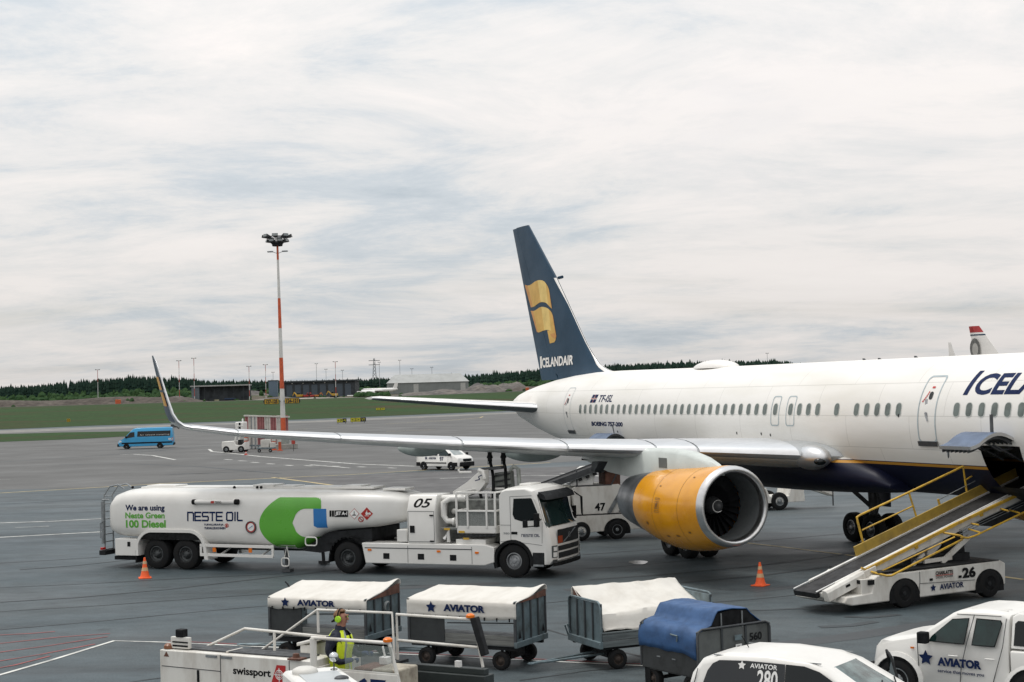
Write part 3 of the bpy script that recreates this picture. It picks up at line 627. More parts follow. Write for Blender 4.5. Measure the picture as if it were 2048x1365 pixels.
# forward cargo door, swung up and out
def cargo_door():
    b = MB(); N_ = 10; prof = []
    for k in range(N_ + 1):         # curve of the lower lobe, hinged at the top of the opening
        t = k / N_; prof.append((-(1.82 + 1.42 * t), 4.10 + .20 * sin(pi * min(1, t * 1.2)) - .16 * t * t))
    CS0, CS1 = .32, 1.52
    top = [[b.vv((x, y, z)) for y, z in prof] for x in (-CS0 + .02, -CS1 - .02)]; bot = [[b.vv((x, y + .01, z - .09)) for y, z in prof] for x in (-CS0 + .02, -CS1 - .02)]
    for k in range(N_):
        b.face((top[0][k], top[1][k], top[1][k + 1], top[0][k + 1]), 0); b.face((bot[0][k], bot[0][k + 1], bot[1][k + 1], bot[1][k]), 1)
        for e in (0, 1): b.face((top[e][k], top[e][k + 1], bot[e][k + 1], bot[e][k]), 2)
    b.face((top[0][N_], top[1][N_], bot[1][N_], bot[0][N_]), 2)
    dm = mat('cargo door blue grey', (.085, .125, .205), .4, var=.15)
    d = b.out('cargo_door', [dm, DGREY, ALU], AC, smooth=40)
    q = MB()
    for k in range(7):
        x = -CS0 - .1 - k * .165
        for a in range(N_): y, z = prof[a]; y2, z2 = prof[a + 1]; q.beam((x, y, z - .13), (x, y2, z2 - .13), .03, .08)
    for x in (-CS0 - .25, -CS1 + .25): q.tube([(x, -1.4, 3.5), (x, -2.3, 3.95)], .03, 6); q.tube([(x, -1.6, 3.85), (x, -2.1, 3.78), (x, -2.6, 4.05)], .025, 6)
    q.out('door_frame', DGREY, d); q = MB(); q.prism([(-1.34, 3.92), (-1.22, 3.92), (-1.28, 3.62)], 'y', -3.18, -3.14); q.out('door_latch', GALV, d)
    q = MB(); q.tube([(-.60, -2.3, 4.22), (-.66, -2.25, 4.72)], .045, 8); q.out('strut', DGREY, d)
cargo_door()
# aft cargo door, ajar above the wing line
def aft_door():
    b = MB(); prof = [(-(1.70 + .9 * t), 3.72 + .22 * sin(pi * t) - .10 * t) for t in [k / 8 for k in range(9)]]
    T = [[b.vv((x, y, z)) for y, z in prof] for x in (-24.2, -22.7)]; B_ = [[b.vv((x, y, z - .08)) for y, z in prof] for x in (-24.2, -22.7)]
    for k in range(8):
        b.face((T[0][k], T[1][k], T[1][k + 1], T[0][k + 1]), 0); b.face((B_[0][k], B_[0][k + 1], B_[1][k + 1], B_[1][k]), 1)
        for e in (0, 1): b.face((T[e][k], T[e][k + 1], B_[e][k + 1], B_[e][k]), 1)
    b.face((T[0][8], T[1][8], B_[1][8], B_[0][8]), 1); d = b.out('cargo_door', [MT['cargo door blue grey'], DGREY], AC, smooth=40)
    q = MB(); q.tube([(-23.0, -2.0, 3.9), (-23.02, -2.05, 4.22)], .02, 6); q.out('strut', DGREY, d)
    q = MB(); q.face([q.vv(fp(s, z, .01)) for s, z in ((24.2, 3.72), (22.7, 3.72), (22.7, 3.0), (24.2, 3.0))]); q.out('cargo_opening', BLACK, AC, smooth=0)
aft_door()
# ---------------------------------------------------------------- fin
FLE = [(5.3, 26.0), (6.30, 26.6), (6.42, 27.35), (6.62, 28.05), (7.0, 28.66), (7.5, 29.30), (8.06, 29.85), (10.74, 32.43), (13.44, 35.42)]
def fle(z): return lerp_t(FLE, z)[0]
def fte(z): return 34.29 + (z - 5.83) * (37.36 - 34.29) / (13.45 - 5.83)
def fth(z, c):       # half thickness at chord fraction c
    ch = fte(z) - fle(z); k = max(0, min(1, c)); return ch * .052 * (2.9 * (sqrt(k) * .62 - .18 * k - .42 * k * k + .02 * k ** 3) if k < 1 else 0) + .012
def fin_pt(s, z, off=.006): return Vector((-s, -fth(z, (s - fle(z)) / (fte(z) - fle(z))) - off, z))
CF = [0, .012, .035, .07, .10, .16, .25, .35, .47, .58, .695]
def finpart(name, cf, mats, mifn, zs, rev=True):
    b = MB(); rings = []; n = len(cf)
    for z in zs:
        le, te = fle(z), fte(z); a = [(-(le + (te - le) * c), -fth(z, c), z) for c in cf]; o = [(p[0], -p[1], p[2]) for p in a]
        rings.append(a + o[::-1])
    b.loft(rings, mis=lambda i, k: mifn(zs[i], cf[min(k, 2 * n - 1 - k) if k < n else 2 * n - 2 - k]))
    return b.out(name, mats, AC, smooth=50)
FZ = [5.3, 5.83, 6.30, 6.36, 6.42, 6.5, 6.62, 6.8, 7.0, 7.25, 7.5, 7.8, 8.06, 9, 10, 10.74, 11.5, 12.5, 13.3, 13.44]
finpart('tail_fin', CF, [NAVY, AIRW], lambda z, c: 0, FZ)
finpart('rudder', [.70, .78, .86, .94, 1.0], [NAVY], lambda z, c: 0, [6.1, 7, 8, 9, 10, 11, 12, 13, 13.42])
b = MB(); b.tube([fin_pt(32.5, 10.72, -.1) + Vector((.0, .1, 0)), fin_pt(32.3, 10.72, -.1) + Vector((.10, .1, .02))], .07, 8); b.out('probe', NAVY, AC)
def fin_strip():
    B = [zpx(*p) for p in ((447, 432), (470, 478), (497, 530), (540, 615), (585, 705), (630, 795), (668, 870), (700, 935), (722, 985), (742, 1020), (762, 1042), (785, 1058), (812, 1073))]; b = MB()
    for sg in (1, -1):
        rows = []
        for s_, z in B:
            le = fle(z) - .012; s_ = max(s_, le + .02); r = []
            for k in range(7): s2 = le + (s_ - le) * k / 6; p = fin_pt(max(s2, fle(z)), z, .012 if k else .004); r.append(b.vv((-s2, p.y * sg, z)))
            rows.append(r)
        for i in range(len(rows) - 1):
            for k in range(6): b.face((rows[i][k], rows[i][k + 1], rows[i + 1][k + 1], rows[i + 1][k]))
    b.out('leading_edge_strip', AIRW, AC, smooth=60)
def fin_poly(b, pts, mi=0, off=.010): b.face([b.vv(fin_pt(s, z, off)) for s, z in pts], mi)
def wavy(b, top, bot, n=14):
    """two rows of (s,z) control points swept into strips; artwork runs orange - pale - orange"""
    def cr(P, t):
        m = len(P) - 1; x = t * m; i = min(int(x), m - 1); f = x - i; p = [P[max(0, i - 1)], P[i], P[i + 1], P[min(m, i + 2)]]
        return tuple(.5 * (2 * p[1][k] + (p[2][k] - p[0][k]) * f + (2 * p[0][k] - 5 * p[1][k] + 4 * p[2][k] - p[3][k]) * f * f + (3 * p[1][k] - p[0][k] - 3 * p[2][k] + p[3][k]) * f ** 3) for k in (0, 1))
    mi = lambda t: 2 if t < .16 or t > .90 else (0 if t < .42 or t > .74 else 1)
    for i in range(n):
        a, c = i / n, (i + 1) / n; A, B, C, D = cr(top, a), cr(top, c), cr(bot, c), cr(bot, a)
        for j in range(4):
            f0, f1 = j / 4, (j + 1) / 4; mixp = lambda p, q, f: (p[0] + (q[0] - p[0]) * f, p[1] + (q[1] - p[1]) * f)
            fin_poly(b, [mixp(A, D, f0), mixp(B, C, f0), mixp(B, C, f1), mixp(A, D, f1)], mi((a + c) / 2))
def zpx(zx, zy):      # fin detail read off the photo: nearest point of the fin plane
    d = ray(980 + zx / 3.4133, 430 + zy / 3.4133); a = radians(-67.32); fw = Vector((cos(a), sin(a))); r0 = Vector((14.6, 40.18))
    # solve t*d.xy = r0 + x*fw
    det = d.x * -fw.y + d.y * fw.x; t = (r0.x * -fw.y + r0.y * fw.x) / det; x = (t * d.x - r0.x) / fw.x if abs(fw.x) > .1 else 0
    return (-x, CAMH + t * d.z)
fin_strip()
b = MB()
wavy(b, [zpx(*p) for p in ((246, 478), (285, 482), (340, 450), (385, 450), (415, 485), (428, 520))], [zpx(*p) for p in ((292, 632), (320, 626), (365, 598), (405, 600), (432, 625), (450, 642))])
wavy(b, [zpx(*p) for p in ((290, 655), (322, 655), (368, 630), (408, 633), (440, 655), (458, 690))], [zpx(*p) for p in ((335, 798), (352, 803), (390, 790), (425, 786), (460, 800), (485, 835))])
fin_poly(b, [zpx(*p) for p in ((418, 790), (440, 788), (470, 800), (484, 825), (480, 850), (470, 870), (436, 878))], 0, .009); fin_poly(b, [zpx(*p) for p in ((440, 815), (470, 805), (484, 825), (478, 848), (448, 830))], 2, .013)
b.out('tail_emblem', [GOLD, GOLDL, GOLDO], AC, smooth=0)
b = MB()
def fin_text(st, x0, x1, yb0, yb1, yt0, yt1, bold):
    V, F = text2d(st, bold, 0, 1.0, 1)
    P = [zpx(x0, yb0), zpx(x1, yb1), zpx(x1 + 1, yt1), zpx(x0 - 2, yt0)]
    def fn(p):
        u, v = p; a = [P[0][k] + (P[1][k] - P[0][k]) * u for k in (0, 1)]; c = [P[3][k] + (P[2][k] - P[3][k]) * u for k in (0, 1)]
        return fin_pt(a[0] + (c[0] - a[0]) * v, a[1] + (c[1] - a[1]) * v, .012)
    b.add(V, F, 0, fn)
fin_text('I', 357, 370, 1048, 1047, 968, 966, .04); fin_text('CELANDAIR', 373, 604, 1045, 1022, 978, 955, .035)
b.out('tail_name', AIRW, AC, smooth=0)
# ---------------------------------------------------------------- lifting surfaces
AF = [(1, 0), (.8, .30), (.6, .62), (.4, .92), (.25, 1.0), (.14, .88), (.07, .68), (.03, .47), (.008, .25), (0, 0), (.008, -.22), (.03, -.40), (.07, -.55), (.14, -.66), (.25, -.72), (.4, -.66), (.6, -.42), (.8, -.16)]
def section(s, o, z, ch, th, nz=(0, 1), tw=0.0):
    """nz = (outboard, up) direction of the thickness"""
    return [(-(s + ch * c), o + nz[0] * (th * t / 2 * 1) , z + nz[1] * (th * t / 2) - tw * c * ch) for c, t in AF]
WLE = [(1.2, 7.85), (2.2, 8.5), (6.5, 11.3), (19.1, 19.5)]
WZ = [(1.2, 3.40), (2.2, 3.42), (5.3, 3.62), (8.7, 3.80), (11.5, 4.00), (14.9, 4.27), (17.8, 4.53), (19.1, 4.74)]
WCH = [(1.2, 8.4), (2.2, 7.7), (6.5, 5.3), (19.1, 1.85)]
WTH = [(1.2, 1.05), (2.2, .98), (6.5, .64), (12, .45), (19.1, .20)]
def wle(o): return lerp_t(WLE, o)[0]
def wz(o): return lerp_t(WZ, o)[0]
def wch(o): return lerp_t(WCH, o)[0]
def wth(o): return lerp_t(WTH, o)[0]
def mir(sgn, rings): return [[(p[0], sgn * p[1], p[2]) for p in r] for r in rings]
WINGTOP = mat('wing upper grey', (.40, .42, .43), .35, .3, var=.1)
def make_wing(sg):
    O = [1.2, 2.2, 3.6, 5.2, 6.5, 8, 10, 12, 14, 16, 17.8, 19.1]
    b = MB(); b.loft(mir(sg, [section(wle(o), o, wz(o), wch(o), wth(o), tw=.03) for o in O]), mis=lambda i, k: 0 if k < 9 else 1)
    wg = b.out('wing', [WINGTOP, WINGG], AC, smooth=40)
    # leading-edge slats, bright metal, with a gap between neighbours
    for a, c in ((2.75, 5.28), (5.34, 6.35), (6.41, 8.68), (8.74, 11.5), (11.56, 14.85), (14.91, 17.75), (17.81, 19.1)):
        b = MB(); rr = []
        for t in [0, .25, .5, .75, 1]:
            o = a + (c - a) * t; ch = wch(o); th = wth(o) * 1.06; ang = []
            for cc, tt in AF[3:16]:
                ang.append((-(wle(o) - .035 + min(cc, .42 if tt > 0 else .14) * ch * (1.0)), o, wz(o) + th * (tt if tt > 0 else tt * .9) / 2 + .008))
            rr.append(ang)
        b.loft(mir(sg, rr), closed=True); b.out('slat', SLATM, wg, smooth=40)
    # winglet
    wl = [(19.1, 4.74, 19.5, 1.85, .20, (0, 1)), (19.32, 4.80, 19.66, 1.72, .18, (-.35, .94)), (19.50, 4.96, 19.85, 1.58, .16, (-.75, .66)), (19.60, 5.22, 20.12, 1.42, .13, (-.95, .3)), (19.66, 5.7, 20.62, 1.22, .11, (-.99, .1)), (19.72, 6.4, 21.42, .95, .08, (-1, .05)), (19.78, 7.02, 22.1, .66, .05, (-1, .05)), (19.80, 7.22, 22.5, .34, .03, (-1, .05))]
    WLN = mat('winglet navy', (.020, .050, .10), .3, var=.1)
    b = MB(); b.loft(mir(sg, [section(s, o, z, ch, th, nz) for o, z, s, ch, th, nz in wl]), mis=lambda i, k: (2 if 4 <= k <= 12 else (0 if k < 9 else (1 if i > 1 else 3))))
    wn = b.out('winglet', [AIRW, WLN, SLATM, WINGG], AC, smooth=50)
    if sg < 0:
        b = MB()
        for (z0, z1) in ((5.45, 5.92), (6.0, 6.45)):
            def q(z, f):
                o, zz, s, ch, th, nz = 0, 0, 0, 0, 0, 0
                for A, B in zip(wl, wl[1:]):
                    if A[1] <= z <= B[1]: t = (z - A[1]) / (B[1] - A[1]); o, s, ch = (A[j] + (B[j] - A[j]) * t for j in (0, 2, 3))
                return (-(s + ch * f), -(o + .075), z)
            for f0, f1, mi in ((.18, .34, 1), (.34, .6, 0)): b.face([b.vv(q(*t)) for t in ((z0, f0), (z0 + .04, f1), (z1 + .04, f1), (z1, f0))], mi)
        b.out('winglet_emblem', [GOLD, GOLDO], wn, smooth=0)
        b = MB(); b.ell((-19.62, -19.0, 4.72), (.10, .16, .05), 10); b.out('navigation_light', mat('green lens', (.05, .55, .25), .15), wg)
    # flap track fairings
    for o, s0, s1, zc, r in ((8.2, 14.2, 19.6, 3.60, .34), (11.5, 16.2, 21.2, 3.80, .27)):
        b = MB(); rr = []
        for k in range(13):
            t = k / 12; e = max(.02, sin(pi * t) ** .65); rr.append([(-(s0 + (s1 - s0) * t), sg * o + .26 * e * cos(q), zc + .02 - .1 * t + r * e * sin(q) * 1.0) for q in [2 * pi * i / 14 for i in range(14)]])
        b.loft(rr); b.out('flap_track_fairing', FAIRG, wg, smooth=60)
    # root landing-light pod
    b = MB(); b.ell((-(8.90), sg * 2.28, 3.38), (.85, .44, .38), 20); lg = b.out('wing_root_fairing', SLATM, wg, smooth=60)
    b = MB(); b.ell((-8.22, sg * 2.44, 3.28), (.15, .19, .11), 14, 0, Matrix.Rotation(.5 * sg, 3, 'Z')); b.out('landing_light', GLASSD, lg, smooth=60)
    return wg
make_wing(-1); make_wing(1)
def make_stab(sg):
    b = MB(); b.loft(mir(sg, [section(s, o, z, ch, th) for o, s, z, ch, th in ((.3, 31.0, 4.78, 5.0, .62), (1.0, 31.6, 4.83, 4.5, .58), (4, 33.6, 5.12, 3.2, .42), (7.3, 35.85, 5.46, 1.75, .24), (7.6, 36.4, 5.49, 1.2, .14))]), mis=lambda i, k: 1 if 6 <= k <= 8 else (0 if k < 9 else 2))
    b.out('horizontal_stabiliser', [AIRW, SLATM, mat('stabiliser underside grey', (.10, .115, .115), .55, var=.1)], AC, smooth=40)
    b = MB(); b.ell((-33.2, sg * .98, 4.86), (2.2, .14, .62), 18); b.out('stabiliser_seal', AIRW, FB, smooth=60)
make_stab(-1); make_stab(1)
# ---------------------------------------------------------------- engines
def make_engine(sg):
    E = bpy.data.objects.new('engine', None); COL.objects.link(E); E.parent = AC; o = sg * 6.5
    st = [(6.43, 1.085, 2.25), (6.55, 1.135, 2.25), (6.8, 1.165, 2.23), (7.4, 1.20, 2.15), (8.2, 1.225, 2.08), (9.0, 1.215, 2.05), (9.8, 1.15, 2.07), (10.5, 1.055, 2.10), (10.75, 1.01, 2.11)]
    def ringy(s, r, zc, n=40): return [(-s, o + r * 1.0 * cos(2 * pi * k / n), zc + r * sin(2 * pi * k / n)) for k in range(n)]
    def np_(s, z, off=.006):
        r, zc_ = lerp_t(st, s); return Vector((-s, o - sqrt(max(0, (r + off) ** 2 - (z - zc_) ** 2)), z))
    b = MB(); b.loft([ringy(*q) for q in st[1:]], cap=(False, False)); nac = b.out('nacelle', COWL, E, smooth=60)
    b = MB()
    for s in (7.62, 9.15):      # cowl joints
        q = lerp_t(st, s); b.loft([ringy(s - .008, q[0] + .003, q[1]), ringy(s + .008, q[0] + .003, q[1])], cap=(False, False))
    b.out('cowl_joint', mat('cowl joint brown', (.16, .07, .01), .6), E, smooth=60)
    if sg < 0:
        q = MB()
        for s_, zz, w_, h_ in ((7.9, 1.35, .16, .05), (8.5, 1.30, .16, .05), (7.2, 1.5, .10, .05), (9.6, 1.6, .14, .08), (8.9, 2.75, .10, .03), (7.25, 3.06, .10, .03)):
            q.face([q.vv(np_(u, v, .008)) for u, v in ((s_, zz), (s_ + w_, zz), (s_ + w_, zz + h_), (s_, zz + h_))])
        q.out('cowl_latch', mat('latch brown', (.20, .09, .015), .5), E, smooth=0)
    b = MB(); b.loft([ringy(6.62, 1.152, 2.245), ringy(6.5, 1.125, 2.25), ringy(6.43, 1.085, 2.25), ringy(6.40, 1.035, 2.25), ringy(6.43, .985, 2.25), ringy(6.52, .955, 2.25), ringy(6.66, .94, 2.25)], cap=(False, False))
    b.out('inlet_lip', ALU, E, smooth=70)
    b = MB(); b.loft([ringy(6.66, .94, 2.25), ringy(7.1, .935, 2.24), ringy(7.75, .95, 2.22)], cap=(False, False)); b.out('inlet_duct', mat('inlet duct grey', (.19, .205, .21), .45, .4, var=.15), E, smooth=60)
    b = MB(); zc = 2.22
    b.lathe([(-7.95, .95), (-7.95, .01)], 'x', (0, o, zc), 40, 1)
    for k in range(26):         # fan blades
        a = 2 * pi * k / 26
        P = []
        for r, tw, cd_ in ((.26, .35, .10), (.6, .75, .12), (.94, 1.05, .13)):
            for e in (-1, 1):
                aa = a + e * cd_ * sin(tw) / r * .9; P.append((-7.74 - e * cd_ * cos(tw), o + r * cos(aa), zc + r * sin(aa)))
        b.face([b.vv(P[i]) for i in (0, 1, 3, 2)]); b.face([b.vv(P[i]) for i in (2, 3, 5, 4)])
    b.out('fan', [mat('titanium blade', (.022, .024, .027), .5, .5, var=.2), BLACK], E, smooth=40, fix=False)
    b = MB(); b.lathe([(-7.22, .005), (-7.24, .06), (-7.36, .16), (-7.55, .235), (-7.75, .27)], 'x', (0, o, zc), 24, 0)
    sp = b.out('spinner', mat('spinner grey', (.06, .063, .066), .4), E, smooth=60)
    b = MB(); P = []
    for k in range(16):
        a = k / 15 * 4.6 + .8; r = .155 + .03 * k / 15; P.append(Vector((-7.36 - (r - .16) * 2.2 + .012, o + r * cos(a) * sg * -1, zc + r * sin(a))))
    b.tube(P, [.004 + .016 * k / 15 for k in range(16)], 6); b.out('spiral_mark', STICKW, sp)
    b = MB(); b.loft([ringy(10.75, 1.0, 2.11), ringy(11.3, .93, 2.13), ringy(12.0, .82, 2.15), ringy(12.3, .76, 2.16), ringy(12.28, .72, 2.16), ringy(11.6, .70, 2.15)], cap=(False, True)); b.out('exhaust_nozzle', mat('nozzle metal', (.23, .24, .255), .33, .85, var=.25, scale=2), E, smooth=60)
    b = MB(); rr = []          # pylon: chord sections stacked upward
    def col(s, zt, zb, hw): return [(-s, o - hw, zb), (-s, o - hw, zt - .12), (-s, o - hw * .55, zt), (-s, o + hw * .55, zt), (-s, o + hw, zt - .12), (-s, o + hw, zb)]
    for s, zt, zb, hw in ((7.0, 3.27, 3.1, .04), (7.3, 3.40, 3.1, .16), (7.9, 3.58, 3.1, .22), (8.8, 3.74, 3.1, .26), (10.2, 3.80, 3.0, .28), (11.4, 3.78, 2.9, .28), (12.6, 3.6, 2.86, .26), (14.0, 3.5, 2.95, .22), (15.6, 3.4, 3.2, .12), (16.4, 3.36, 3.3, .03)): rr.append(col(s, zt, zb, hw))
    b.loft(rr); py = b.out('pylon', mat('pylon pale grey', (.56, .60, .57), .38, var=.06), AC, smooth=50)
    b = MB(); b.box(-10.35, -9.85, o + sg * .27, o + sg * .29, 3.22, 3.52); b.out('access_panel', mat('panel grey', (.14, .155, .15), .5), py)
    b = MB(); b.prism([(-13.2, 3.35), (-12.7, 3.35), (-13.1, 3.02), (-13.35, 3.05)], 'y', o + sg * 1.0 - .15, o + sg * 1.0 + .15); b.out('drain_fin', DGREY, py)
    if sg < 0:
        b = MB(); th = pi - .06    # maker's mark on the outer flank
        def np_(s, z, off=.006):
            r, zc_ = lerp_t(st, s); return Vector((-s, o - sqrt(max(0, (r + off) ** 2 - (z - zc_) ** 2)), z))
        for z0, z1, s0, s1 in ((2.11, 2.33, 8.98, 8.70), (2.37, 2.43, 8.98, 8.70), (2.01, 2.07, 8.98, 8.70)):
            P = [(s0, z0), (s1, z0), (s1, z1), (s0, z1)]; w_ = .012
            for i in range(4):
                a, c = P[i], P[(i + 1) % 4]; ia = (a[0] + (w_ if a[0] == s1 else -w_), a[1] + (w_ if a[1] == z0 else -w_)); ic = (c[0] + (w_ if c[0] == s1 else -w_), c[1] + (w_ if c[1] == z0 else -w_))
                b.face([b.vv(np_(*q)) for q in (a, c, ic, ia)])
        V, F = text2d('R', .0, 0, 1, 4)
        for ds, dz in ((0, .0), (.055, -.035)): b.add(V, F, 0, lambda p: np_(8.87 + ds - .015 - .11 * p[0], 2.16 + dz + .14 * p[1], .007))
        b.out('engine_badge', mat('badge dark', (.09, .05, .04), .5), E, smooth=0)
make_engine(-1); make_engine(1)
# ---------------------------------------------------------------- undercarriage
def gear(sg, s0):
    o = sg * 3.66; g_ = bpy.data.objects.new('main_gear', None); COL.objects.link(g_); g_.parent = AC
    b = MB(); b.tube([(-s0 + .1, o, .55), (-s0, o, 2.8)], .16, 12); b.tube([(-s0 - .6, o, .52), (-s0 + .6, o, .52)], .11, 10); b.tube([(-s0, o - sg * .1, 1.3), (-s0 - .1, o - sg * 1.5, 2.5)], .08, 8)
    for e in (-.57, .57): b.tube([(-s0 + e, o - .5, .52), (-s0 + e, o + .5, .52)], .08, 8)
    b.tube([(-s0 + .2, o, .9), (-s0 + .45, o, 1.5), (-s0 + .1, o, 2.0)], .05, 6); b.out('strut', DGREY, g_)
    b = MB(); b.box(-s0 - .55, -s0 + .6, o + sg * .32, o + sg * .37, 1.25, 2.75); b.out('gear_door', mat('gear door navy', (.02, .024, .05), .5), g_)
    for e in (-.57, .57):
        for y in (-.36, .36): wheel(g_, -s0 + e, o + y, .52, .38, .5, -1 if y < 0 else 1, DALU, cz=.52)
for sg in (-1, 1): gear(sg, 14.2)
ng = bpy.data.objects.new('nose_gear', None); COL.objects.link(ng); ng.parent = AC
b = MB(); b.tube([(4.6, 0, .4), (4.7, 0, 2.7)], .10, 10); b.tube([(4.6, -.3, .40), (4.6, .3, .40)], .06, 8); b.out('strut', DGREY, ng)
for y in (-.24, .24): wheel(ng, 4.6, y, .40, .26, .5, -1 if y < 0 else 1, DALU)
b = MB(); b.box(6.4, 6.9, -.03, .03, 2.12, 2.5)
b.prism([(-2.9, 2.36), (-2.45, 2.36), (-2.75, 2.0), (-2.95, 2.0)], 'y', -.02, .02); b.ell((-1.2, 0, 2.26), (.13, .13, .12), 12); b.out('belly_antenna', DGREY, AC)
# ------------------------------------------------------------------ reading a vehicle's flank: photo point -> (x, z) on the vertical plane y = yl of a vehicle
class Plane:
    def __init__(s, loc, ang, yl): a = ang; s.fw = Vector((cos(a), sin(a))); s.r0 = Vector(loc[:2]) + Vector((-sin(a), cos(a))) * yl
    def __call__(s, px, py):
        d = ray(px, py); det = -d.x * s.fw.y + d.y * s.fw.x; t = (-s.r0.x * s.fw.y + s.r0.y * s.fw.x) / det
        p = Vector((t * d.x, t * d.y)) - s.r0; return (p.dot(s.fw), CAMH + t * d.z)
def zoomer(pl, ox, oy, k): return lambda x, y: pl(ox + x / k, oy + y / k)
# ------------------------------------------------------------------ fuel tanker (local: x forward, origin on the ground at the front axle)
TL, TA = (.35, 48.26, 0), radians(-23.5)
TK = thing('fuel_tanker', TL, TA, 'white aircraft fuel tanker with green panel on its tank, numbered 05', 'fuel truck')
tside = Plane(TL, TA, -1.25); Z3 = zoomer(tside, 170, 950, 3.938); Z4 = zoomer(tside, 640, 890, 3.657); Z5 = zoomer(tside, 880, 930, 5.46)
TT = [(-15.22, 1.35, 2.05, .75), (-15.12, 1.16, 2.32, 1.08), (-14.9, 1.07, 2.52, 1.20), (-14.5, 1.02, 2.64, 1.25), (-13.6, 1.0, 2.68, 1.25), (-11.3, .80, 2.68, 1.25), (-8.6, .70, 2.66, 1.25), (-7.75, .68, 2.65, 1.25), (-7.3, .86, 2.64, 1.25), (-6.7, 1.22, 2.63, 1.25), (-6.2, 1.33, 2.62, 1.25), (-5.3, 1.40, 2.61, 1.25), (-4.9, 1.45, 2.59, 1.23), (-4.3, 1.55, 2.53, 1.08), (-3.8, 1.66, 2.42, .86), (-3.62, 1.8, 2.2, .5)]
def tank_sec(x):
    zb, zt, hw = lerp_t(TT, x); return zb, zt, hw
def tank_y(x, z):
    zb, zt, hw = tank_sec(x); zm, h = (zb + zt) / 2, (zt - zb) / 2; t = min(1, abs(z - zm) / h); return hw * (1 - t ** 4.6) ** (1 / 4.6)
def tp(x, z, off=.006): return Vector((x, -tank_y(x, z) - off, z))
b = MB(); rr = []
for x in sorted(set([a[0] for a in TT] + [-15.0, -14.7, -14, -12.5, -10, -8, -7.5, -7.0, -6.45, -5.8, -4.6, -4.05])):
    zb, zt, hw = tank_sec(x); zm, h = (zb + zt) / 2, (zt - zb) / 2; e = 2 / 4.6
    rr.append([(x, hw * abs(cos(q)) ** e * (1 if cos(q) > 0 else -1), zm + h * abs(sin(q)) ** e * (1 if sin(q) > 0 else -1)) for q in [2 * pi * i / 44 for i in range(44)]])
b.loft(rr); tank = b.out('tank', WHITE, TK, smooth=50)
# green panel with the pale rounded finger left open, and the blue block
b = MB(); xs = [-9.0 + .004 * k * k for k in range(5)] + [-8.94 + .06 * k for k in range(1, 39)]; NS = 18
def span(x, z0, z1, x2, y0, y1, mi):
    for j in range(NS):
        f0, f1 = j / NS, (j + 1) / NS
        b.face([b.vv(tp(*p)) for p in ((x, z0 + (z1 - z0) * f0), (x2, y0 + (y1 - y0) * f0), (x2, y0 + (y1 - y0) * f1), (x, z0 + (z1 - z0) * f1))], mi)
def lims(x):
    k = .87 * sqrt(max(0, (x + 9.0) / .75)) if x < -7.9 else 9
    lo = max(tank_sec(x)[0] + .03, 1.55 - k); hi = min(2.42, 1.55 + k); f = None
    if x > -7.70: q = .46 if x > -7.24 else sqrt(max(0, .46 ** 2 - (x + 7.24) ** 2)); f = (1.60 - q, 1.60 + q)
    return lo, hi, f
for x, x2 in zip(xs, xs[1:]):
    a, c = lims(x), lims(x2)
    if a[2] is None and c[2] is None: span(x, a[0], a[1], x2, c[0], c[1], 0)
    else:
        fa, fc = a[2] or (1.6, 1.6), c[2] or (1.6, 1.6)
        if x2 < -6.64: span(x, fa[1], a[1], x2, fc[1], c[1] - (max(0, x2 + 6.9) ** 2) * 2, 0)
        if fa[0] > a[0] + .01 and fc[0] > c[0] + .005: span(x, a[0], fa[0], x2, c[0], fc[0], 0)
for x in (-6.95, -6.83, -6.71, -6.59): span(x, 1.45 + (.06 if x < -6.9 else 0), 2.06, x + .12, 1.45, 2.06, 1)
b.out('vinyl_panel', [GREEN, BLUEV], tank, smooth=0)
def tank_text(b, st, x0, y0, x1, y1, zf, bold, mi=0, shear=0.0, spacing=1.0, off=.007):
    A, B = zf(x0, y1), zf(x1, y1); C = zf(x0, y0); D = zf(x1, y0); V, F = text2d(st, bold, shear, spacing, 3)
    def fn(p):
        u, v = p; a = [A[k] + (B[k] - A[k]) * u for k in (0, 1)]; c = [C[k] + (D[k] - C[k]) * u for k in (0, 1)]
        return tp(a[0] + (c[0] - a[0]) * v, a[1] + (c[1] - a[1]) * v, off)
    b.add(V, F, mi, fn)
for st, q, m_, bo in (('We are using', (318, 236, 628, 296), TEXTNAVY, .03), ('Neste Green', (318, 296, 628, 344), GREEN, .03), ('100 Diesel', (322, 356, 636, 418), GREEN, .035), ('TURVALLISUUS JA', (937, 385, 1092, 404), TEXTNAVY, .04), ('TURVALLISUUS ENSIN', (940, 411, 1106, 430), TEXTNAVY, .04)):
    b = MB(); tank_text(b, st, *q, Z3, bo); b.out('lettering', m_, tank, smooth=0)
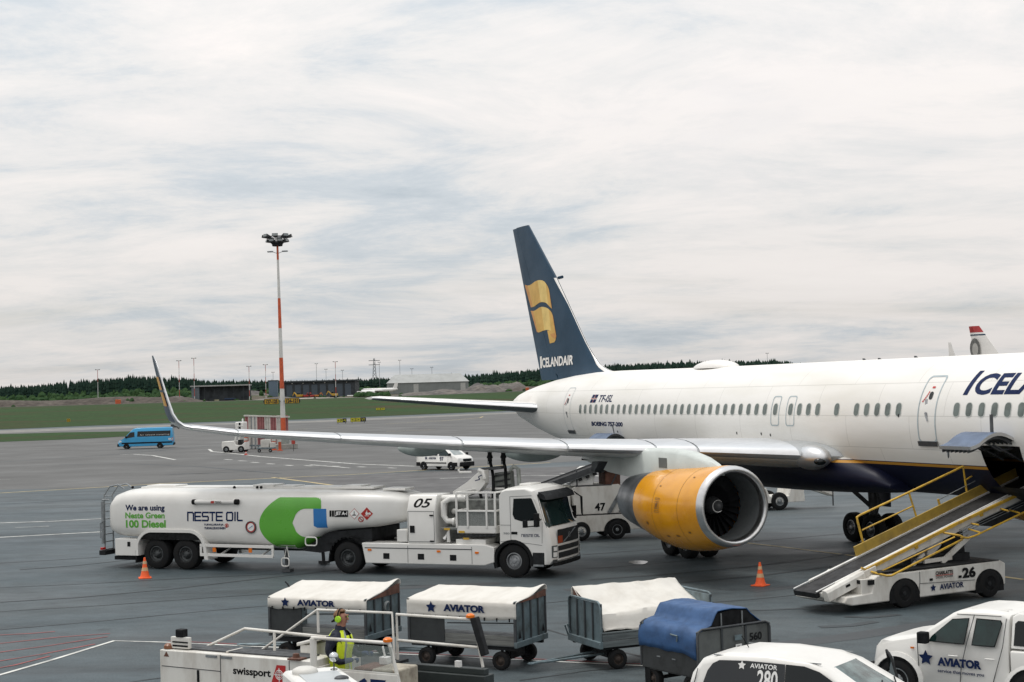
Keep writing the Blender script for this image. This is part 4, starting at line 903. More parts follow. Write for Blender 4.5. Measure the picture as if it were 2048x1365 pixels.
def neste(b, x0, y0, x1, y1, zf, P):     # square stroke letters
    G_ = {'n': [[(0, 0), (0, 1), (.8, 1), (1, .85), (1, 0)]], 'e': [[(1, 1), (0, 1), (0, 0), (1, 0)], [(0, .5), (.9, .5)]], 's': [[(1, 1), (.1, 1), (0, .9), (0, .6), (.1, .5), (.9, .5), (1, .4), (1, .1), (.9, 0), (0, 0)]], 't': [[(0, 1), (1, 1)], [(.5, 1), (.5, 0)]], 'o': [[(.12, 0), (0, .12), (0, .88), (.12, 1), (.88, 1), (1, .88), (1, .12), (.88, 0), (.12, 0)]], 'i': [[(.5, 0), (.5, 1)]], 'l': [[(0, 1), (0, .12), (.12, 0), (1, 0)]], ' ': []}
    W = {'i': .25, ' ': .18, 'l': .75, 't': .8}; tot = sum(W.get(c, .95) + .28 for c in 'neste oil') - .28; x = 0
    A, B, C, D = zf(x0, y1), zf(x1, y1), zf(x0, y0), zf(x1, y0)
    def M(u, v):
        a = [A[k] + (B[k] - A[k]) * u for k in (0, 1)]; c = [C[k] + (D[k] - C[k]) * u for k in (0, 1)]; return (a[0] + (c[0] - a[0]) * v, a[1] + (c[1] - a[1]) * v)
    hgt_ = C[1] - A[1]; t = hgt_ * .10
    for ch in 'neste oil':
        w_ = W.get(ch, .95)
        for st in G_[ch]:
            for p, q in zip(st, st[1:]):
                a, c = Vector(M((x + p[0] * w_) / tot, p[1])), Vector(M((x + q[0] * w_) / tot, q[1])); d = (c - a).normalized(); n = Vector((-d.y, d.x)) * t; a = a - d * t * .9; c = c + d * t * .9
                b.face([b.vv(P(*k)) for k in (a + n, a - n, c - n, c + n)])
        x += w_ + .28
b = MB(); neste(b, 810, 297, 1238, 360, Z3, lambda x, z: tp(x, z, .007)); b.out('lettering', TEXTNAVY, tank, smooth=0)
TF = lambda off: (lambda x, z: tp(x, z, off))
def tank_poly(b, pts, mi=0, off=.008, zf=Z4): surf(b, [zf(*q) for q in pts], TF(off), mi, .05)
def ring_pts(cx, cy, rx, ry, n=16): return [(cx + rx * cos(2 * pi * k / n), cy + ry * sin(2 * pi * k / n)) for k in range(n)]
def tank_ring(b, cx, cy, r, w_, mi, off=.008, zf=Z4):
    A, B = ring_pts(cx, cy, r, r * 1.05), ring_pts(cx, cy, r - w_, (r - w_) * 1.05)
    for k in range(16): b.face([b.vv(tp(*zf(*q), off)) for q in (A[k], A[(k + 1) % 16], B[(k + 1) % 16], B[k])], mi)
box4 = lambda x0, y0, x1, y1: ((x0, y1), (x1, y1), (x1, y0), (x0, y0))
b = MB(); tank_poly(b, box4(70, 480, 84, 526)); tank_poly(b, box4(88, 480, 103, 526)); tank_poly(b, box4(107, 480, 206, 528)); tank_text(b, 'JET A-1', 113, 488, 201, 521, Z4, .04, 1, .1, 1.0, .016); b.out('fuel_sign', [BLACK, STICKW], tank, smooth=0)
for v_ in (): pass
b = MB(); cx, cy, r = 341, 505, 42; tank_poly(b, ((cx, cy + r * 1.12), (cx + r, cy), (cx, cy - r * 1.12), (cx - r, cy)), 0); tank_poly(b, ((331, 500), (335, 514), (347, 514), (352, 500), (345, 494), (342, 478), (338, 492)), 1, .012); tank_poly(b, box4(327, 518, 356, 522), 1, .012); b.out('flammable_sign', [mat('hazard red', (.42, .02, .015), .5), STICKW], tank, smooth=0)
b = MB(); cx, cy, r = 252, 505, 37; tank_poly(b, ((cx, cy + r * 1.12), (cx + r, cy), (cx, cy - r * 1.12), (cx - r, cy)), 1); r = 33; tank_poly(b, ((cx, cy + r * 1.12), (cx + r, cy), (cx, cy - r * 1.12), (cx - r, cy)), 2, .012); tank_poly(b, ((236, 518), (268, 518), (262, 510), (240, 510)), 0, .015); tank_poly(b, box4(249, 486, 254, 510), 0, .015); b.out('environment_sign', [BLACK, RED, STICKW], tank, smooth=0)
b = MB(); tank_ring(b, 299, 546, 20, 6, 0); tank_poly(b, ((287, 537), (291, 532), (312, 555), (308, 560)), 0, .010); b.out('prohibition_sign', RED, tank, smooth=0)
b = MB(); tank_ring(b, 1117, 400, 16, 4, 0, .008, Z3); tank_poly(b, box4(1111, 391, 1123, 411), 0, .010, Z3); b.out('prohibition_sign', RED, tank, smooth=0)
b = MB(); g0 = Z3(1310, 412); c = tp(*g0, 0)
b.lathe([(0, .20), (-.05, .20), (-.06, .185), (-.03, .17)], 'y', c, 24, 0); b.lathe([(-.03, .172), (-.031, .12)], 'y', c, 24, 1); b.lathe([(-.033, .13), (-.034, .005)], 'y', c, 24, 2)
b.beam(c + Vector((-.08, -.04, -.05)), c + Vector((.07, -.04, .05)), .025, .01, 3); b.out('level_gauge', [DGREY, RED, STICKW, BLUEV], tank)
b = MB(); a, c = Z3(862, 213), Z3(1205, 213); b.tube([(a[0], -1.30, a[1]), (c[0], -1.30, c[1])], .075, 12, 0); b.tube([(a[0] - .03, -1.30, a[1]), (a[0] + .08, -1.30, a[1])], .09, 10, 1); b.tube([(c[0] - .08, -1.30, c[1]), (c[0] + .05, -1.30, c[1])], .09, 10, 1)
label_on(b, 'TEKNO', (Z3(1040, 218)[0], -1.382, a[1] - .04), (1, 0, 0), (0, 0, 1), .25, .075, 1); b.face([b.vv(p) for p in ((Z3(1006, 218)[0], -1.381, a[1] - .04), (Z3(1032, 218)[0], -1.381, a[1] - .04), (Z3(1036, 218)[0], -1.381, a[1] + .04), (Z3(1010, 218)[0], -1.381, a[1] + .04))], 2); b.out('hose_tube', [WHITE, BLACK, RED], tank)
b = MB()      # roof walkway, hatches
b.box(-14.3, -5.2, -.42, .42, 2.63, 2.71)
for x0, x1, z in ((-14.1, -12.9, 2.76), (-9.8, -9.0, 2.78), (-8.9, -8.2, 2.74), (-6.4, -5.7, 2.75), (-4.9, -4.1, 2.66)): b.box(x0, x1, -.35, .35, z - .08, z)
b.out('roof_hatch', WHITE, tank, bev=.02)
b = MB()
for x in (-14.55, -10.4, -9.5, -9.35): b.ell((x, -.55, 2.70), (.05, .05, .05), 8)
b.out('vent_cap', BLACK, tank)
b = MB()      # rear ladder
for y in (-.95, -.50):
    b.tube([(-15.45, y, .50), (-15.45, y, 2.45), (-15.2, y, 2.75), (-14.85, y, 2.82), (-14.6, y, 2.68)], .028, 8)
for k in range(8): b.tube([(-15.45, -.95, .6 + .26 * k), (-15.45, -.5, .6 + .26 * k)], .022, 6)
b.tube([(-15.45, -1.05, .8), (-15.45, -1.05, 2.25)], .05, 8); b.tube([(-15.2, -1.0, 2.3), (-15.5, -1.0, 2.3)], .03, 6); b.tube([(-15.5, -1.12, 1.0), (-15.5, -1.12, 1.5), (-15.35, -1.12, 1.6)], .02, 6)
b.out('ladder', GALV, TK)
b = MB(); b.box(-15.55, -15.3, -1.15, 1.15, .42, .58); b.box(-15.5, -15.42, -1.15, -.95, .60, .68, 1); b.box(-15.5, -15.42, .95, 1.15, .60, .68, 1); b.box(-15.3, -5.0, -.5, -.3, .62, .85); b.box(-15.3, -5.0, .3, .5, .62, .85); b.out('chassis', [DARK, REDL], TK, bev=.01)
b = MB(); x0, z0 = -14.47, .45; b.box(x0 - .35, x0 + .55, -1.22, -.75, .43, 1.0); cb_ = b.out('cabinet', WHITE, TK, bev=.015)
b = MB(); b.box(-14.30, -14.18, -1.228, -1.22, .74, .90); b.out('cabinet_latch', BLACK, cb_)
b = MB(); b.box(-14.9, -13.95, -1.15, 1.15, .28, .40); b.out('mud_flap', BLACK, TK)
# wheels and fenders of the trailer
for x in (-13.13, -11.95):
    for sg in (-1, 1): wheel(TK, x, sg * 1.03, .51, .40, .52, sg, RIMG, dish=.5)
b = MB(); prof = []
def arc(cx, cz, r, a0, a1, n): return [(cx + r * cos(radians(a0 + (a1 - a0) * k / n)), cz + r * sin(radians(a0 + (a1 - a0) * k / n))) for k in range(n + 1)]
outer = [(-13.92, .45)] + arc(-13.25, .66, .68, 165, 95, 7) + arc(-11.75, .66, .68, 85, 15, 7) + [(-11.0, .36)]
inner = [(-13.80, .45)] + arc(-13.25, .66, .58, 165, 95, 7) + arc(-11.75, .66, .58, 85, 15, 7) + [(-11.13, .36)]
for y0, y1 in ((-1.30, -.72), (.72, 1.28)):
    for A, B, C, D in zip(outer, outer[1:], inner, inner[1:]):
        for y in (y0, y1): b.poly([(A[0], y, A[1]), (B[0], y, B[1]), (D[0], y, D[1]), (C[0], y, C[1])])
        b.poly([(A[0], y0, A[1]), (B[0], y0, B[1]), (B[0], y1, B[1]), (A[0], y1, A[1])]); b.poly([(C[0], y0, C[1]), (D[0], y0, D[1]), (D[0], y1, D[1]), (C[0], y1, C[1])])
b.out('fender', WHITE, TK, smooth=40)
b = MB(); b.box(-13.96, -13.9, -1.25, -.75, .2, .62); b.out('mud_flap', BLACK, TK)
b = MB()      # dark well behind the wheels, so that the tank does not show through
b.prism([q for q in inner if q[1] > .96] , 'y', -1.262, -.55); b.prism([(-13.7, .3), (-13.7, 1.0), (-11.25, 1.0), (-11.25, .3)], 'y', -.70, -.55); b.out('wheel_well', BLACK, TK, smooth=0)
b = MB()      # side guard
for z in (.83, .52): b.beam((-11.33, -1.24, z), (-8.50, -1.24, z - .02), .05, .10)
for x in (-11.30, -8.52): b.beam((x, -1.235, .48), (x, -1.235, .87), .05, .08)
b.beam((-9.0, -1.2, .5), (-9.0, -.5, .7), .04, .06); b.beam((-10.6, -1.2, .5), (-10.6, -.5, .7), .04, .06); b.out('side_guard', WHITE, TK, bev=.008)
b = MB()
for x in (-10.75, -9.35): b.box(x - .06, x + .06, -1.29, -1.26, .62, .76)
b.out('side_marker', AMBER, TK)
for y in (-1.2, 1.1): b = MB(); b.tube([(-8.05, y, .75), (-8.0, y, .12)], .06, 8); b.box(-8.15, -7.85, y - .1, y + .15, .02, .12); b.out('landing_leg', DGREY, TK)
b = MB()
for cx, cz, w_, h_ in ((-7.02, 1.02, .42, .26), (-8.0, .34, .28, .26)):
    P = [(x, -1.32, z) for x, z in rrect(w_, h_, .08, 4, cx, cz)]; b.tube(P, .022, 6, closed=True)
b.tube([(-8.05, -1.28, .5), (-7.95, -1.28, .84), (-7.88, -1.28, .5)], .02, 6); b.out('hand_loop', WHITE, TK)
b = MB(); b.prism([(-7.6, .68), (-6.55, 1.30), (-5.0, 1.42), (-5.0, .95), (-6.9, .62)], 'y', -.95, .95); b.out('gooseneck', DARK, TK)
# ---- tractor
b = MB(); b.box(-6.6, .9, -.45, .45, .55, .95); b.box(-6.6, -5.0, -1.0, 1.0, .93, 1.08); b.out('tractor_frame', DARK, TK)
for sg in (-1, 1): wheel(TK, -5.75, sg * 1.02, .51, .44, .52, sg, RIMG, dish=.5); wheel(TK, 0, sg * 1.05, .51, .32, .50, sg, DALU, dish=.05)
b = MB()
for y0, y1 in ((-1.26, -.8), (.8, 1.26)):
    A = [(-6.44, .35)] + arc(-5.75, .52, .66, 170, 20, 12)
    for p, q in zip(A, A[1:]): b.poly([(p[0], y0, p[1]), (q[0], y0, q[1]), (q[0], y1, q[1]), (p[0], y1, p[1])]); b.poly([(p[0], y0, p[1]), (q[0], y0, q[1]), (q[0], y0, q[1] - .07), (p[0] + .06, y0, p[1] - .03)])
b.out('mudguard', BLACK, TK)
for sg in (-1, 1):
    b = MB(); b.prism([(-5.20, .95), (-5.08, .36), (-.95, .36), (-.62, .46), (-.62, .92), (-.95, 1.0), (-5.20, 1.0)], 'y', sg * 1.27, sg * .55); lk = b.out('side_locker', WHITE, TK, bev=.025)
    if sg < 0:
        b = MB()
        for x, y in ((488, 813), (741, 818), (976, 826)): c = Z4(x, y); b.box(c[0] - .11, c[0] + .11, -1.283, -1.268, c[1] - .09, c[1] + .09)
        b.out('locker_latch', BLACK, lk, bev=.01)
        b = MB(); a, c = Z4(330, 752), Z4(1112, 772); b.box(a[0], c[0], -1.278, -1.268, a[1] - .015, a[1] + .012)
        for x in (645, 1113): a = Z4(x, 800); b.box(a[0] - .006, a[0] + .006, -1.276, -1.268, .40, .93)
        b.out('locker_seam', DGREY, lk, smooth=0)
        b = MB()
        for x, y in ((366, 767), (871, 779), (1150, 789)): c = Z4(x, y); b.box(c[0] - .06, c[0] + .06, -1.30, -1.268, c[1] - .03, c[1] + .03)
        b.out('side_marker', AMBER, lk)
b = MB(); b.prism([(-3.62, 1.0), (-3.62, 2.0), (-3.48, 2.42), (-3.40, 2.50), (-2.70, 2.52), (-2.60, 2.42), (-2.60, 1.0)], 'y', -.1, -.25)
b2 = MB(); P = [(-1.25, 1.0), (-1.25, 2.02), (-1.10, 2.44), (-1.02, 2.50), (-.1, 2.50), (-.1, 1.0)]
b2.prism([(y, z) for y, z in P], 'x', -3.58, -2.60); pc = b2.out('pump_cabinet', WHITE, TK, bev=.03)
b = MB(); label_on(b, '05', (-3.36, -1.222, 2.11), (1, 0, 0), (0, .336, .942), .62, .30, 0, .02, .3)
for (x0, y0, x1, y1) in ((660, 592, 692, 643),): c0, c1 = Z4(x0, y1), Z4(x1, y0); b.box(c0[0], c1[0], -1.27, -1.252, c0[1], c1[1], 0)
b.box(-2.78, -2.66, -1.29, -1.252, 1.86, 1.90); b.box(-2.78, -2.66, -1.29, -1.252, 1.06, 1.10)
b.out('door_latch', BLACK, pc)
b = MB()
for p, q in (((-3.54, 1.06), (-3.54, 2.0)), ((-2.64, 1.06), (-2.64, 2.0)), ((-3.54, 2.0), (-2.64, 2.0)), ((-3.54, 1.06), (-2.64, 1.06))): b.beam((p[0], -1.252, p[1]), (q[0], -1.252, q[1]), .008, .012)
b.out('door_seam', DGREY, pc, smooth=0)
b = MB(); b.box(-3.98, -3.62, -1.2, -.6, 1.04, 1.42); b.out('valve_box', WHITE, TK, bev=.02)
b = MB(); b.tube([(-2.62, -.7, 2.36), (-2.2, -.75, 2.38), (-1.8, -.8, 2.38)], .11, 12); b.tube([(-1.75, -.8, 2.38), (-2.2, -.95, 2.38), (-2.42, -1.0, 2.25), (-2.42, -1.0, 1.85), (-2.30, -1.0, 1.68), (-1.75, -.95, 1.66)], .095, 12); b.tube([(-2.1, -1.0, 1.67), (-2.02, -1.0, 1.67)], .125, 12); b.tube([(-1.95, -.98, 1.67), (-1.88, -.98, 1.67)], .125, 12)
for x in (-2.25, -1.98): b.ell((x, -.6, 1.95), (.09, .09, .09), 10)
b.out('fuel_pipe', WHITE, TK, smooth=60)
b = MB(); b.box(-2.55, -.7, -.4, 1.0, 1.0, 2.30); b.box(-2.45, -1.9, -1.15, -.5, 1.42, 1.50); b.out('hose_reel_housing', mat('machinery grey', (.17, .18, .17), .6, var=.35, scale=5), TK, bev=.02)
b = MB(); b.box(-1.95, -.95, -1.15, .5, 1.0, 1.14); b.tube([(-2.2, -1.15, 1.05), (-2.2, -1.15, 1.4), (-2.35, -1.15, 1.15)], .06, 8); b.out('lift_base', WHITE, TK, bev=.015)
b = MB(); b.beam((-1.75, -.95, 1.2), (-.7, -.95, 1.26), .05, .06); b.beam((-1.75, .3, 1.2), (-.7, .3, 1.26), .05, .06)
for k in range(8): b.box(-1.75 + .15 * k, -1.68 + .15 * k, -1.16, -1.15, 1.255, 1.30)
b.out('scissor_lift', DGREY, TK)
# lift basket
b = MB(); x0, x1, y0, y1 = -1.86, -.56, -1.24, .55; zt, zm, zb = 2.58, 2.02, 1.54
b.box(x0, x1, y0, y1, 1.33, 1.37); b.box(x0, x1, y0, y0 + .03, 1.33, 1.56); b.box(x0, x0 + .03, y0 + .032, y1, 1.37, 1.56); b.box(x1 - .03, x1, y0 + .032, y1, 1.37, 1.56)
for z in (zt, zm):
    b.beam((x0, y0, z), (x1, y0, z), .06, .06); b.beam((x0, y1, z), (x1, y1, z), .06, .06); b.beam((x0, y0, z), (x0, y1, z), .055, .055); b.beam((x1, y0, z), (x1, y1, z), .055, .055)
for f in (0, .29, .78, 1):
    x = x0 + (x1 - x0) * f
    for y in (y0, y1): b.beam((x, y, 1.5), (x, y, zt), .06, .06)
bk = b.out('lift_basket', WHITE, TK, bev=.01)
b = MB(); b.box(x0 + .04, x1 - .04, y0 + .02, y0 + .03, 1.56, 2.0); b.box(x0 + .02, x0 + .03, y0 + .04, y1 - .04, 1.56, 2.0); b.out('mesh_panel', mat('perforated grey panel', (.21, .225, .215), .6, var=.2, scale=30), bk, smooth=0)
b = MB()
for x, z in ((-1.70, 1.38), (-1.55, 1.17), (-2.2, 1.46)): b.box(x - .1, x + .1, -1.262, -1.245, z - .03, z + .03)
b.out('warning_mark', YELL, bk)
# boom, deck hoses
b = MB(); rr = []
for x, y, z, w_, h_ in ((-2.55, .1, 2.40, .30, .25), (-2.1, .25, 2.60, .34, .45), (-1.72, .35, 2.84, .36, .62), (-1.55, .40, 2.98, .30, .42)): rr.append([(x, y + w_ * a, z + h_ * c) for a, c in ((-.5, -.5), (.5, -.5), (.5, .5), (-.5, .5))])
b.loft(rr); b.tube([(-1.95, .1, 3.13), (-2.35, .1, 3.13), (-2.4, .1, 3.2), (-2.35, .1, 3.27), (-2.0, .1, 3.20)], .04, 8); b.tube([(-1.75, .2, 3.2), (-1.6, .2, 3.15), (-1.55, .2, 2.9)], .07, 8); b.out('loading_boom', WHITE, TK, bev=.03)
b = MB(); P = [Z4(1010, 335), Z4(1045, 325), Z4(1035, 305), Z4(1062, 292)]
for p, q in zip(P, P[1:]): b.beam((p[0], .0, p[1] + .22), (q[0], .0, q[1] + .22), .01, .03)
b.out('bird_mark', TEXTNAVY, TK)
b = MB(); b.prism([(-1.62, 2.3), (-1.58, 3.05), (-1.05, 3.1), (-1.0, 2.2)], 'y', 1.05, 1.4); b.beam((-2.0, .9, 3.16), (-1.2, .9, 3.24), .3, .10, 1); b.tube([(-.85, .6, 3.15), (-.7, .6, 3.28), (-.55, .6, 3.2), (-.52, .6, 2.6)], .07, 8)
for k in range(4): b.beam((-1.6, 1.0, 2.4 + .18 * k), (-1.0, 1.02, 2.5 + .18 * k), .03, .05, 1)
b.out('platform_mast', [mat('mast grey green', (.25, .27, .25), .55, var=.25, scale=4), DGREY], TK, bev=.015)
wing_in = [Z4(1222, 80), Z4(1335, 82)]
for i, (xb, xt) in enumerate(((-1.42, -1.98), (-.98, -1.50))):
    b = MB(); top = Vector((xt, 1.6, 3.56)); b.tube([(xb - .28, .15, 2.5), (xb - .22, .2, 2.2), (xb, .25, 2.05), (xb + .10, .3, 2.3), (xb + .04, .5, 2.62), (xb - .12, .85, 2.95), (xt + .22, 1.25, 3.20), (xt + .06, 1.5, 3.36), (xt + .02, 1.55, 3.46)], .050, 10); h = b.out('fuel_hose', BLACK, TK, smooth=60)
    b = MB(); b.lathe([(3.40, .05), (3.40, .075), (3.50, .075), (3.50, .10), (3.54, .10), (3.62, .07), (3.74, .07)], 'z', (xt + .02, 1.56, 0), 14, 0, (True, True)); b.lathe([(3.30, .075), (3.40, .075)], 'z', (xt + .02, 1.55, 0), 12, 1); b.out('hose_coupling', [DARK, GALV], h)
# ---- cab
def cabin():
    prof = [(-.42, .98), (-.42, 2.52), (-.34, 2.64), (-.2, 2.69), (.45, 2.72), (.78, 2.64), (.90, 2.50), (1.16, 1.62), (1.26, 1.46), (1.33, 1.1), (1.33, .52), (1.24, .42), (.98, .42), (.62, .72)] + arc(0, .5, .62, 22, 150, 10)
    b = MB(); rr = []
    for y, ins, top in ((-1.235, .26, -.05), (-1.22, .20, -.03), (-1.15, .10, 0), (-1.0, .04, .02), (-.6, .0, .03), (0, -.02, .04), (.6, .0, .03), (1.0, .04, .02), (1.15, .10, 0), (1.22, .20, -.03), (1.235, .26, -.05)):
        rr.append([(x - ins * smooth(.3, 1.15, x) , y, z + (top if z > 2.3 else 0)) for x, z in prof])
    b.loft(rr); c = b.out('cab', WHITE, TK, smooth=28)
    fx = lambda z, y: (.90 + (1.16 - .90) * (2.50 - z) / .88 if z > 1.62 else 1.16 + (z - 1.62) * -.9 if z > 1.46 else 1.33) - next(i + (i2 - i) * (abs(y) - a) / (a2 - a) for (a, i), (a2, i2) in zip(((0, -.02), (.6, 0), (1.0, .04), (1.15, .10), (1.22, .20)), ((.6, 0), (1.0, .04), (1.15, .10), (1.22, .20), (1.3, .3))) if a <= abs(y) <= a2) * smooth(.3, 1.15, .9 + .26 * (2.5 - z) / .88)
    ys = [-1.17, -1.1, -1.0, -.8, -.5, 0, .5, .8, 1.0, 1.1, 1.17]
    b = MB(); zs = [2.52, 2.3, 2.0, 1.7, 1.56]; ids = [[b.vv((fx(z, y) + .012, y, z + (-.04 if abs(y) > 1.05 and z < 1.6 else 0))) for y in ys] for z in zs]
    for i in range(len(zs) - 1):
        for k in range(len(ys) - 1): b.face((ids[i][k], ids[i][k + 1], ids[i + 1][k + 1], ids[i + 1][k]))
    b.out('windscreen', GLASSG, c, smooth=40)
    b = MB()         # sun visor
    U = [[(fx(2.5, y) + .05, y, 2.60) for y in ys], [(fx(2.5, y) + .24, y, 2.50) for y in ys], [(fx(2.5, y) + .30, y, 2.36) for y in ys], [(fx(2.5, y) + .22, y, 2.36) for y in ys], [(fx(2.5, y) + .05, y, 2.44) for y in ys]]
    b.loft([[r[k] for r in U] for k in range(len(ys))]); b.out('sun_visor', DARK, c, smooth=50)
    def strip(name, m, z0, z1, y0, y1, off=.012, n=8):
        b = MB(); yy = [y0 + (y1 - y0) * k / n for k in range(n + 1)]
        for p, q in zip(yy, yy[1:]): b.face([b.vv((fx(z, y) + off, y, z)) for z, y in ((z0, p), (z0, q), (z1, q), (z1, p))])
        return b.out(name, m, c, smooth=40)
    GR = mat('grille black', (.014, .016, .018), .6, var=.2); strip('grille', GR, 1.02, 1.44, -.86, .86); strip('grille', GR, .80, .95, -.84, .84); strip('grille', GR, .58, .75, -.82, .82); strip('bumper_trim', BLACK, .36, .48, -1.15, 1.15, .03)
    b = MB(); b.beam((1.36, -.5, 1.04), (1.36, .5, 1.40), .03, .02); b.lathe([(1.35, .085), (1.37, .085), (1.37, .06)], 'x', (0, 0, 1.23), 16); b.out('grille_bar', GALV, c)
    strip('hazard_plate', mat('orange plate', (.30, .05, .012), .5), 1.03, 1.25, -.86, -.55, .022, 2)
    for sg in (-1, 1):
        b = MB()
        def hl(y0, y1, z0, z1, mi, off, n=4):
            for k in range(n):
                a_, c_ = y0 + (y1 - y0) * k / n, y0 + (y1 - y0) * (k + 1) / n; b.face([b.vv((fx(z, y) + off, sg * y, z)) for y, z in ((a_, z0), (c_, z0), (c_, z1), (a_, z1))], mi)
        hl(.90, 1.16, .62, .98, 0, .02); hl(.93, 1.12, .64, .78, 1, .026); hl(.93, 1.10, .82, .94, 1, .026); hl(.92, 1.14, .46, .56, 2, .02); b.out('headlight', [mat('headlight glass', (.13, .14, .14), .1, .3), LAMPG, DGREY], c, smooth=0)
    # doors and side glass
    for sg in (-1, 1):
        Y = lambda x, off: sg * (1.237 + off)
        b = MB(); W_ = [(.02, 1.92), (.06, 2.40), (.62, 2.42), (.70, 2.38), (.93, 1.76), (.30, 1.72), (.08, 1.78)]
        b.face([b.vv((x, Y(x, .006), z)) for x, z in W_]); b.out('side_window', GLASSD, c, smooth=0)
        b = MB()
        for p, q in (((-.06, 1.12), (-.06, 2.46)), ((-.06, 2.46), (.66, 2.49)), ((.98, 1.70), (.96, 1.06)), ((-.40, 1.10), (-.06, 1.12)), ((.25, 1.08), (.96, 1.0)), ((-.40, 1.60), (-.06, 1.60))): b.beam((p[0], Y(0, .001), p[1]), (q[0], Y(0, .001), q[1]), .006, .010)
        b.out('door_seam', DGREY, c, smooth=0)
        b = MB(); b.beam((.70, Y(0, .01), 2.40), (.95, Y(0, .01), 1.80), .03, .05, 0); b.beam((.76, Y(0, .015), 2.40), (1.0, Y(0, .015), 1.80), .02, .02, 0); b.out('grab_rail', WHITE, c)
        b = MB(); b.box(-.04, .16, Y(0, 0), Y(0, .012), 1.32, 1.40); b.out('door_handle', BLACK, c, bev=.01)
        b = MB(); b.tube([(.95, Y(0, .02), 1.78), (.98, Y(0, .28), 1.74), (.98, Y(0, .30), 1.62), (.62, Y(0, .30), 1.58)], .018, 6); b.box(.50, .62, sg * 1.50, sg * 1.62, 1.56, 1.78); b.box(.86, .98, sg * 1.44, sg * 1.62, 1.58, 1.98); b.out('mirror', BLACK, c, bev=.02)
        b = MB(); b.box(.64, 1.02, sg * .8, sg * 1.246, .38, .78, 0); b.box(.66, 1.0, sg * 1.0, sg * 1.27, .36, .42, 1); b.out('entry_step', [DARK, GALV], c, bev=.01)
        b = MB(); A = arc(0, .5, .66, 200, -12, 16); B = arc(0, .5, .56, 200, -12, 16)
        for p, q, r, s_ in zip(A, A[1:], B, B[1:]):
            for y in (1.255, .85): b.poly([(p[0], sg * y, p[1]), (q[0], sg * y, q[1]), (s_[0], sg * y, s_[1]), (r[0], sg * y, r[1])])
            b.poly([(p[0], sg * 1.255, p[1]), (q[0], sg * 1.255, q[1]), (q[0], sg * .85, q[1]), (p[0], sg * .85, p[1])]); b.poly([(r[0], sg * 1.255, r[1]), (s_[0], sg * 1.255, s_[1]), (s_[0], sg * .85, s_[1]), (r[0], sg * .85, r[1])])
        b.out('wheel_arch', BLACK, c, smooth=40)
    b = MB(); neste(b, 890, 760, 1088, 786, Z5, lambda x, z: Vector((x, -1.245, z))); label_on(b, '380', (-.30, -1.245, 1.32), (1, 0, 0), (0, 0, 1), .2, .06, 1); b.out('lettering', [TEXTNAVY, GALV], c, smooth=0)
    b = MB(); b.box(-.1, .3, -.4, .4, 2.73, 2.80); b.out('roof_hatch', WHITE, c, bev=.02)
    b = MB(); b.tube([(1.25, .95, 2.4), (1.42, 1.0, 2.3), (1.42, 1.0, 1.7)], .02, 6); b.tube([(1.1, 1.15, 2.45), (1.3, 1.2, 2.3), (1.32, 1.2, 1.75)], .02, 6); b.out('mirror_arm', BLACK, c)
    return c
cabin()
# ------------------------------------------------------------------ distant buildings and machines
def on(px, Y, dz=0.0): p = at(px, 790, Y); return Vector((p.x, Y, hgt(p.x, Y) + dz))
def pxm(Y): return Y / FPX      # metres per photo pixel at distance Y
def zat(px, py, Y): return at(px, py, Y).z
SHED = mat('dark shed cladding', (.028, .036, .042), .7, var=.2, scale=.4); SHEDL = mat('grey shed cladding', (.11, .135, .15), .7, var=.1, scale=.4); ROOFG = mat('pale metal roof', (.34, .35, .34), .5, .2, var=.08, scale=.2)
def wall_box(name, loc, w_, d, h, m, parent): b = MB(); b.box(-w_ / 2, w_ / 2, 0, d, 0, h); return b.out(name, m, parent, smooth=0)
Y = 742; c = on(441, Y); W_ = 114 * pxm(Y); zt = zat(441, 771, Y) - c.z
t = thing('storage_shed', c, radians(4), 'long dark open shed with a pale flat roof beyond the grass', 'shed')
b = MB(); b.box(-W_ / 2, -W_ / 2 + 3.6, -.1, 9, -.5, zt - .5); b.out('end_bay', SHEDL, t, smooth=0); b = MB(); b.box(-W_ / 2 + 3.6, W_ / 2, 3, 9, -.5, zt - .5); b.out('wall', SHED, t, smooth=0)
b = MB(); b.box(-W_ / 2 - .6, W_ / 2 + .3, -.8, 9.6, zt - .45, zt + .15); b.out('roof', ROOFG, t, smooth=0)
b = MB()
for k in range(5): b.box(-W_ / 2 + 6 + k * 4.6, -W_ / 2 + 6.2 + k * 4.6, .1, .3, -.5, zt - .5)
b.out('post', SHED, t, smooth=0)
b = MB(); b.box(1.5, 7, 2.2, 2.9, .6, 1.2); b.out('bench', mat('shed blue', (.03, .06, .12), .6), t, smooth=0); b = MB(); b.box(.0 - 3.2, -2.0, .4, 1.4, -.3, .7); b.box(-1.9, -.9, .4, 1.4, -.3, .7); b.out('pallet_stack', mat('pale timber', (.35, .34, .22), .8), t, smooth=0)
Y = 790; c = on(636, Y); W_ = 150 * pxm(Y); zt = zat(636, 764, Y) - c.z
t = thing('workshop_building', c, radians(-3), 'long low dark workshop building with many bay doors, behind parked machines', 'workshop')
b = MB(); b.box(-W_ / 2, W_ / 2, 0, 14, -1, zt); b.out('wall', SHED, t, smooth=0); b = MB(); b.box(-W_ / 2 - 1, W_ / 2 + 1, -1.2, 15, zt, zt + .7); b.out('roof', mat('dark roof felt', (.045, .055, .06), .8), t, smooth=0)
bay = None
for k in range(8):
    if bay is None: b = MB(); b.box(-1.5, 1.5, -.12, 0, -.8, zt - 1.4); bay = b.out('bay_door', mat('bay door slate', (.055, .075, .095), .6), t, smooth=0); o = bay
    else: o = dup(bay, t)
    o.location = (-W_ / 2 + 4.5 + k * 4.3, 0, 0)
lt = None
